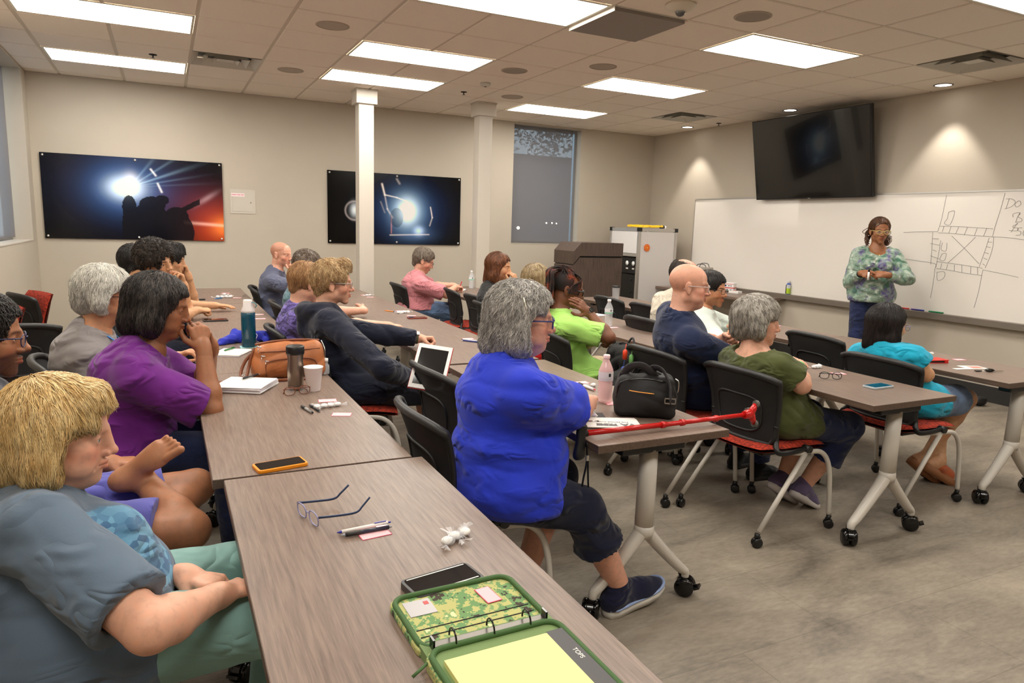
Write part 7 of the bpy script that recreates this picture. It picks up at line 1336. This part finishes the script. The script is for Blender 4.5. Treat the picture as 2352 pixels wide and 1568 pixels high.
# ---- small things people wear or hold
def wrist_band(pid, side, nm, mt, r=.030, w=.020, t=.97, face=None, facemt=None):
    P = PEOPLE[pid]; Sh, E, W, a = P['arms'][side]; d = Vector(W - E).normalized(); c = Vector(E + (W - E) * t) - Vector(P['off']); u = d.orthogonal().normalized(); v = d.cross(u); m = MB()
    m.grid(lambda a_, b_: c + d * (b_ - .5) * w + (math.cos(2 * PI * a_) * u + math.sin(2 * PI * a_) * v) * (r + .001), 24, 1, closed_u=True); m.grid(lambda a_, b_: c + d * (b_ - .5) * w + (math.cos(2 * PI * a_) * u + math.sin(2 * PI * a_) * v) * (r + .003), 24, 1, closed_u=True); b_ = obj(nm, m, mt, P['o'])
    if face: f = Vector(face).normalized(); f = (f - d * f.dot(d)).normalized(); g = d.cross(f); R = Matrix((d, g, f)).transposed(); obj('watch_face', MB().box(c + f * (r + .004), (.032, .034, .008), R), facemt or M_GLBLK, b_, bevel=.002)
wrist_band('lime', 'R', 'watch_band', M_BLK, .029, .018, .97, (.3, -1, .3)); wrist_band('hoodie', 'L', 'watch_band', mat('band_olive', (70, 68, 52), .7), .033, .022, .95, (0, -.5, 1), M_ALU); wrist_band('olive', 'R', 'wristband', mat('band_green', (96, 210, 120), .5), .031, .012, .95); wrist_band('presenter', 'R', 'bracelet', M_BLK, .032, .02, .9)
# lanyard, belt, hair clip, marker
P = PEOPLE['grey']; N = Vector(P['N']) - Vector(P['off']); obj('lanyard', MB().tube(cr([N + Vector(p) for p in ((-.06, -.02, .03), (.0, -.085, .02), (.09, -.065, -.05), (.15, -.02, -.16), (.16, 0, -.2))], 5), .007, 6, flat=.3).tube(cr([N + Vector(p) for p in ((-.06, .02, .03), (.0, .085, .02), (.09, .065, -.05), (.15, .02, -.16))], 5), .007, 6, flat=.3), mat('lanyard_blue', (40, 120, 200), .5), P['o'])
P = PEOPLE['blue']; Mh = P['Mh']; hp = lambda p: Vector((Mh @ np.array([*p, 1.0]))[:3]) - Vector(P['off']); obj('hair_clip', MB().tube([hp((-.012, -.098, .085)), hp((.0, -.110, .050)), hp((.006, -.114, .025))], .004, 8, flat=.6), mat('clip_silver', (210, 204, 190), .25, .6), P['o'])
P = PEOPLE['presenter']; o = thing('held_marker', 'white marker held upright in the presenter’s hands', 'marker', tuple(P['arms']['R'][2] + np.array([-.035, -.105, -.01]))); o['label'] = 'white marker held upright by the presenter'; obj('barrel', MB().tube([(0, 0, -.05), (0, 0, .03)], .009, 12), wt, o); obj('cap', MB().tube([(0, 0, .03), (0, 0, .065)], [.0095, .008], 12), M_BLK, o)
P = PEOPLE['rose']; o = thing('red_pen', 'red pen in the writing hand of the bearded man', 'pen', (3.945, -1.55, .80), rot=(.5, .1, 0)); obj('barrel', MB().tube([(0, 0, -.05), (0, 0, .07)], .005, 10), mat('pen_red', (200, 24, 50), .35), o); obj('tip', MB().tube([(0, 0, -.06), (0, 0, -.05)], [.001, .004], 8), M_MET, o)
# dreadlocks: one mesh of many ropes
P = PEOPLE['lime']; Mh = P['Mh']; rg = random.Random(6); m = MB(); hp = lambda p: Vector((Mh @ np.array([*p, 1.0]))[:3]) - Vector(P['off'])
dm = NT('dreadlock'); dm.l(dm.ramp(dm.noise(dm.co('Object'), 14, 3), [(.40, (26, 17, 15)), (.55, (60, 30, 22)), (.68, (150, 66, 34))]), 'Base Color'); dm.b.inputs['Roughness'].default_value = .85; dm.bump(dm.noise(dm.co('Object', (1, 1, 3)), 160, 3), .6, .004)
for k in range(85):
    a = rg.uniform(-2.6, 2.6); el = rg.uniform(.1, 1.0); x, y, z = -.012 + .088 * math.cos(a) * math.cos(el * 1.3), .078 * math.sin(a) * math.cos(el * 1.3), .036 + .082 * math.sin(el * 1.3)
    if x > .055 and k % 3: continue
    kx = (-.060 + rg.uniform(-.02, .01), rg.uniform(-.035, .035), .118 + rg.uniform(-.01, .018)); L = rg.uniform(.18, .33); sx, sy = -.11 - rg.uniform(0, .04), rg.uniform(-.09, .07)
    m.tube([p for p in cr([hp((x, y, z)), hp(((x + kx[0]) / 2, (y + kx[1]) / 2, (z + kx[2]) / 2 + .018)), hp(kx), hp((sx, sy * .7, .09)), hp((sx + .01, sy, .02)), hp((sx + .03, sy * 1.05, .12 - L))], 5)], [.0052] * 26, 6)
for k in range(7): y = -.045 - .006 * k; m.tube(cr([hp((.02, y * .7, .11)), hp((.065, y, .08)), hp((.075 - .01 * k, y * 1.3, .03)), hp((.07 - .012 * k, y * 1.4, -.02))], 5), .0045, 6)
obj('hair', m, dm.m, P['o'])
capF = Field(); capF.M = Mh; capF.ell((-.016, 0, .036), (.094, .079, .085), k=.02).ell((.104, 0, -.035), (.078, .07, .10), k=.008, op=-1).ell((.0, 0, -.10), (.2, .2, .085), k=.008, op=-1); lo, hi = capF.bounds(.01); D, lo = capF.eval(lo, hi, .004); V_, Q_ = to_mesh(D, lo, .004); mk('scalp_hair', [(V_, Q_, 0)], dm.m, P['o'], P['off'])
# presenter: soft wavy ponytail and earrings
P = PEOPLE['presenter']; Mh = P['Mh']; hp = lambda p: Vector((Mh @ np.array([*p, 1.0]))[:3]) - Vector(P['off']); m = MB()
for k in range(150):
    a, b_, c_ = rg.gauss(0, .018), rg.gauss(0, .03), rg.uniform(.7, 1.15); side = 1 if k % 3 else -1
    m.tube(cr([hp((-.08, .02 * side + b_ * .4, .04)), hp((-.095, .045 * side + b_, -.02)), hp((-.07 + a, (.075 + a) * side, -.07 * c_)), hp((-.045 + a, (.080 + b_ * .3) * side, -.125 * c_))], 4), .0035, 4)
obj('ponytail', m, mat('ponytail_brown', (84, 54, 36), .5), P['o']); obj('earring', MB().ell(hp((-.002, .088, -.045)), (.006, .006, .006)).ell(hp((-.002, -.088, -.045)), (.006, .006, .006)), M_CHR, P['o'])
N = Vector(P['N']) - Vector(P['off']); f = Vector((Mh[0, 0], Mh[1, 0], 0)).normalized(); l = Vector((-f.y, f.x, 0)); obj('necklace', MB().tube(cr([N + l * .075 + Vector((0, 0, .02)), N + l * .06 + f * .07 + Vector((0, 0, -.03)), N + f * .125 + Vector((0, 0, -.07)), N - l * .06 + f * .07 + Vector((0, 0, -.03)), N - l * .075 + Vector((0, 0, .02))], 6), .0016, 5), M_('gold', (212, 170, 90), .25, 1), P['o'])
# blonde's t-shirt print, shoe mark
def stick(pid, nm, pts, col, r, up=None, **k):
    P = PEOPLE[pid]; return obj(nm, MB().tube([Vector(p) - Vector(P['off']) for p in pts], r, 6, **k), M_('ink_%d_%d_%d' % col, col, .6), P['o'])
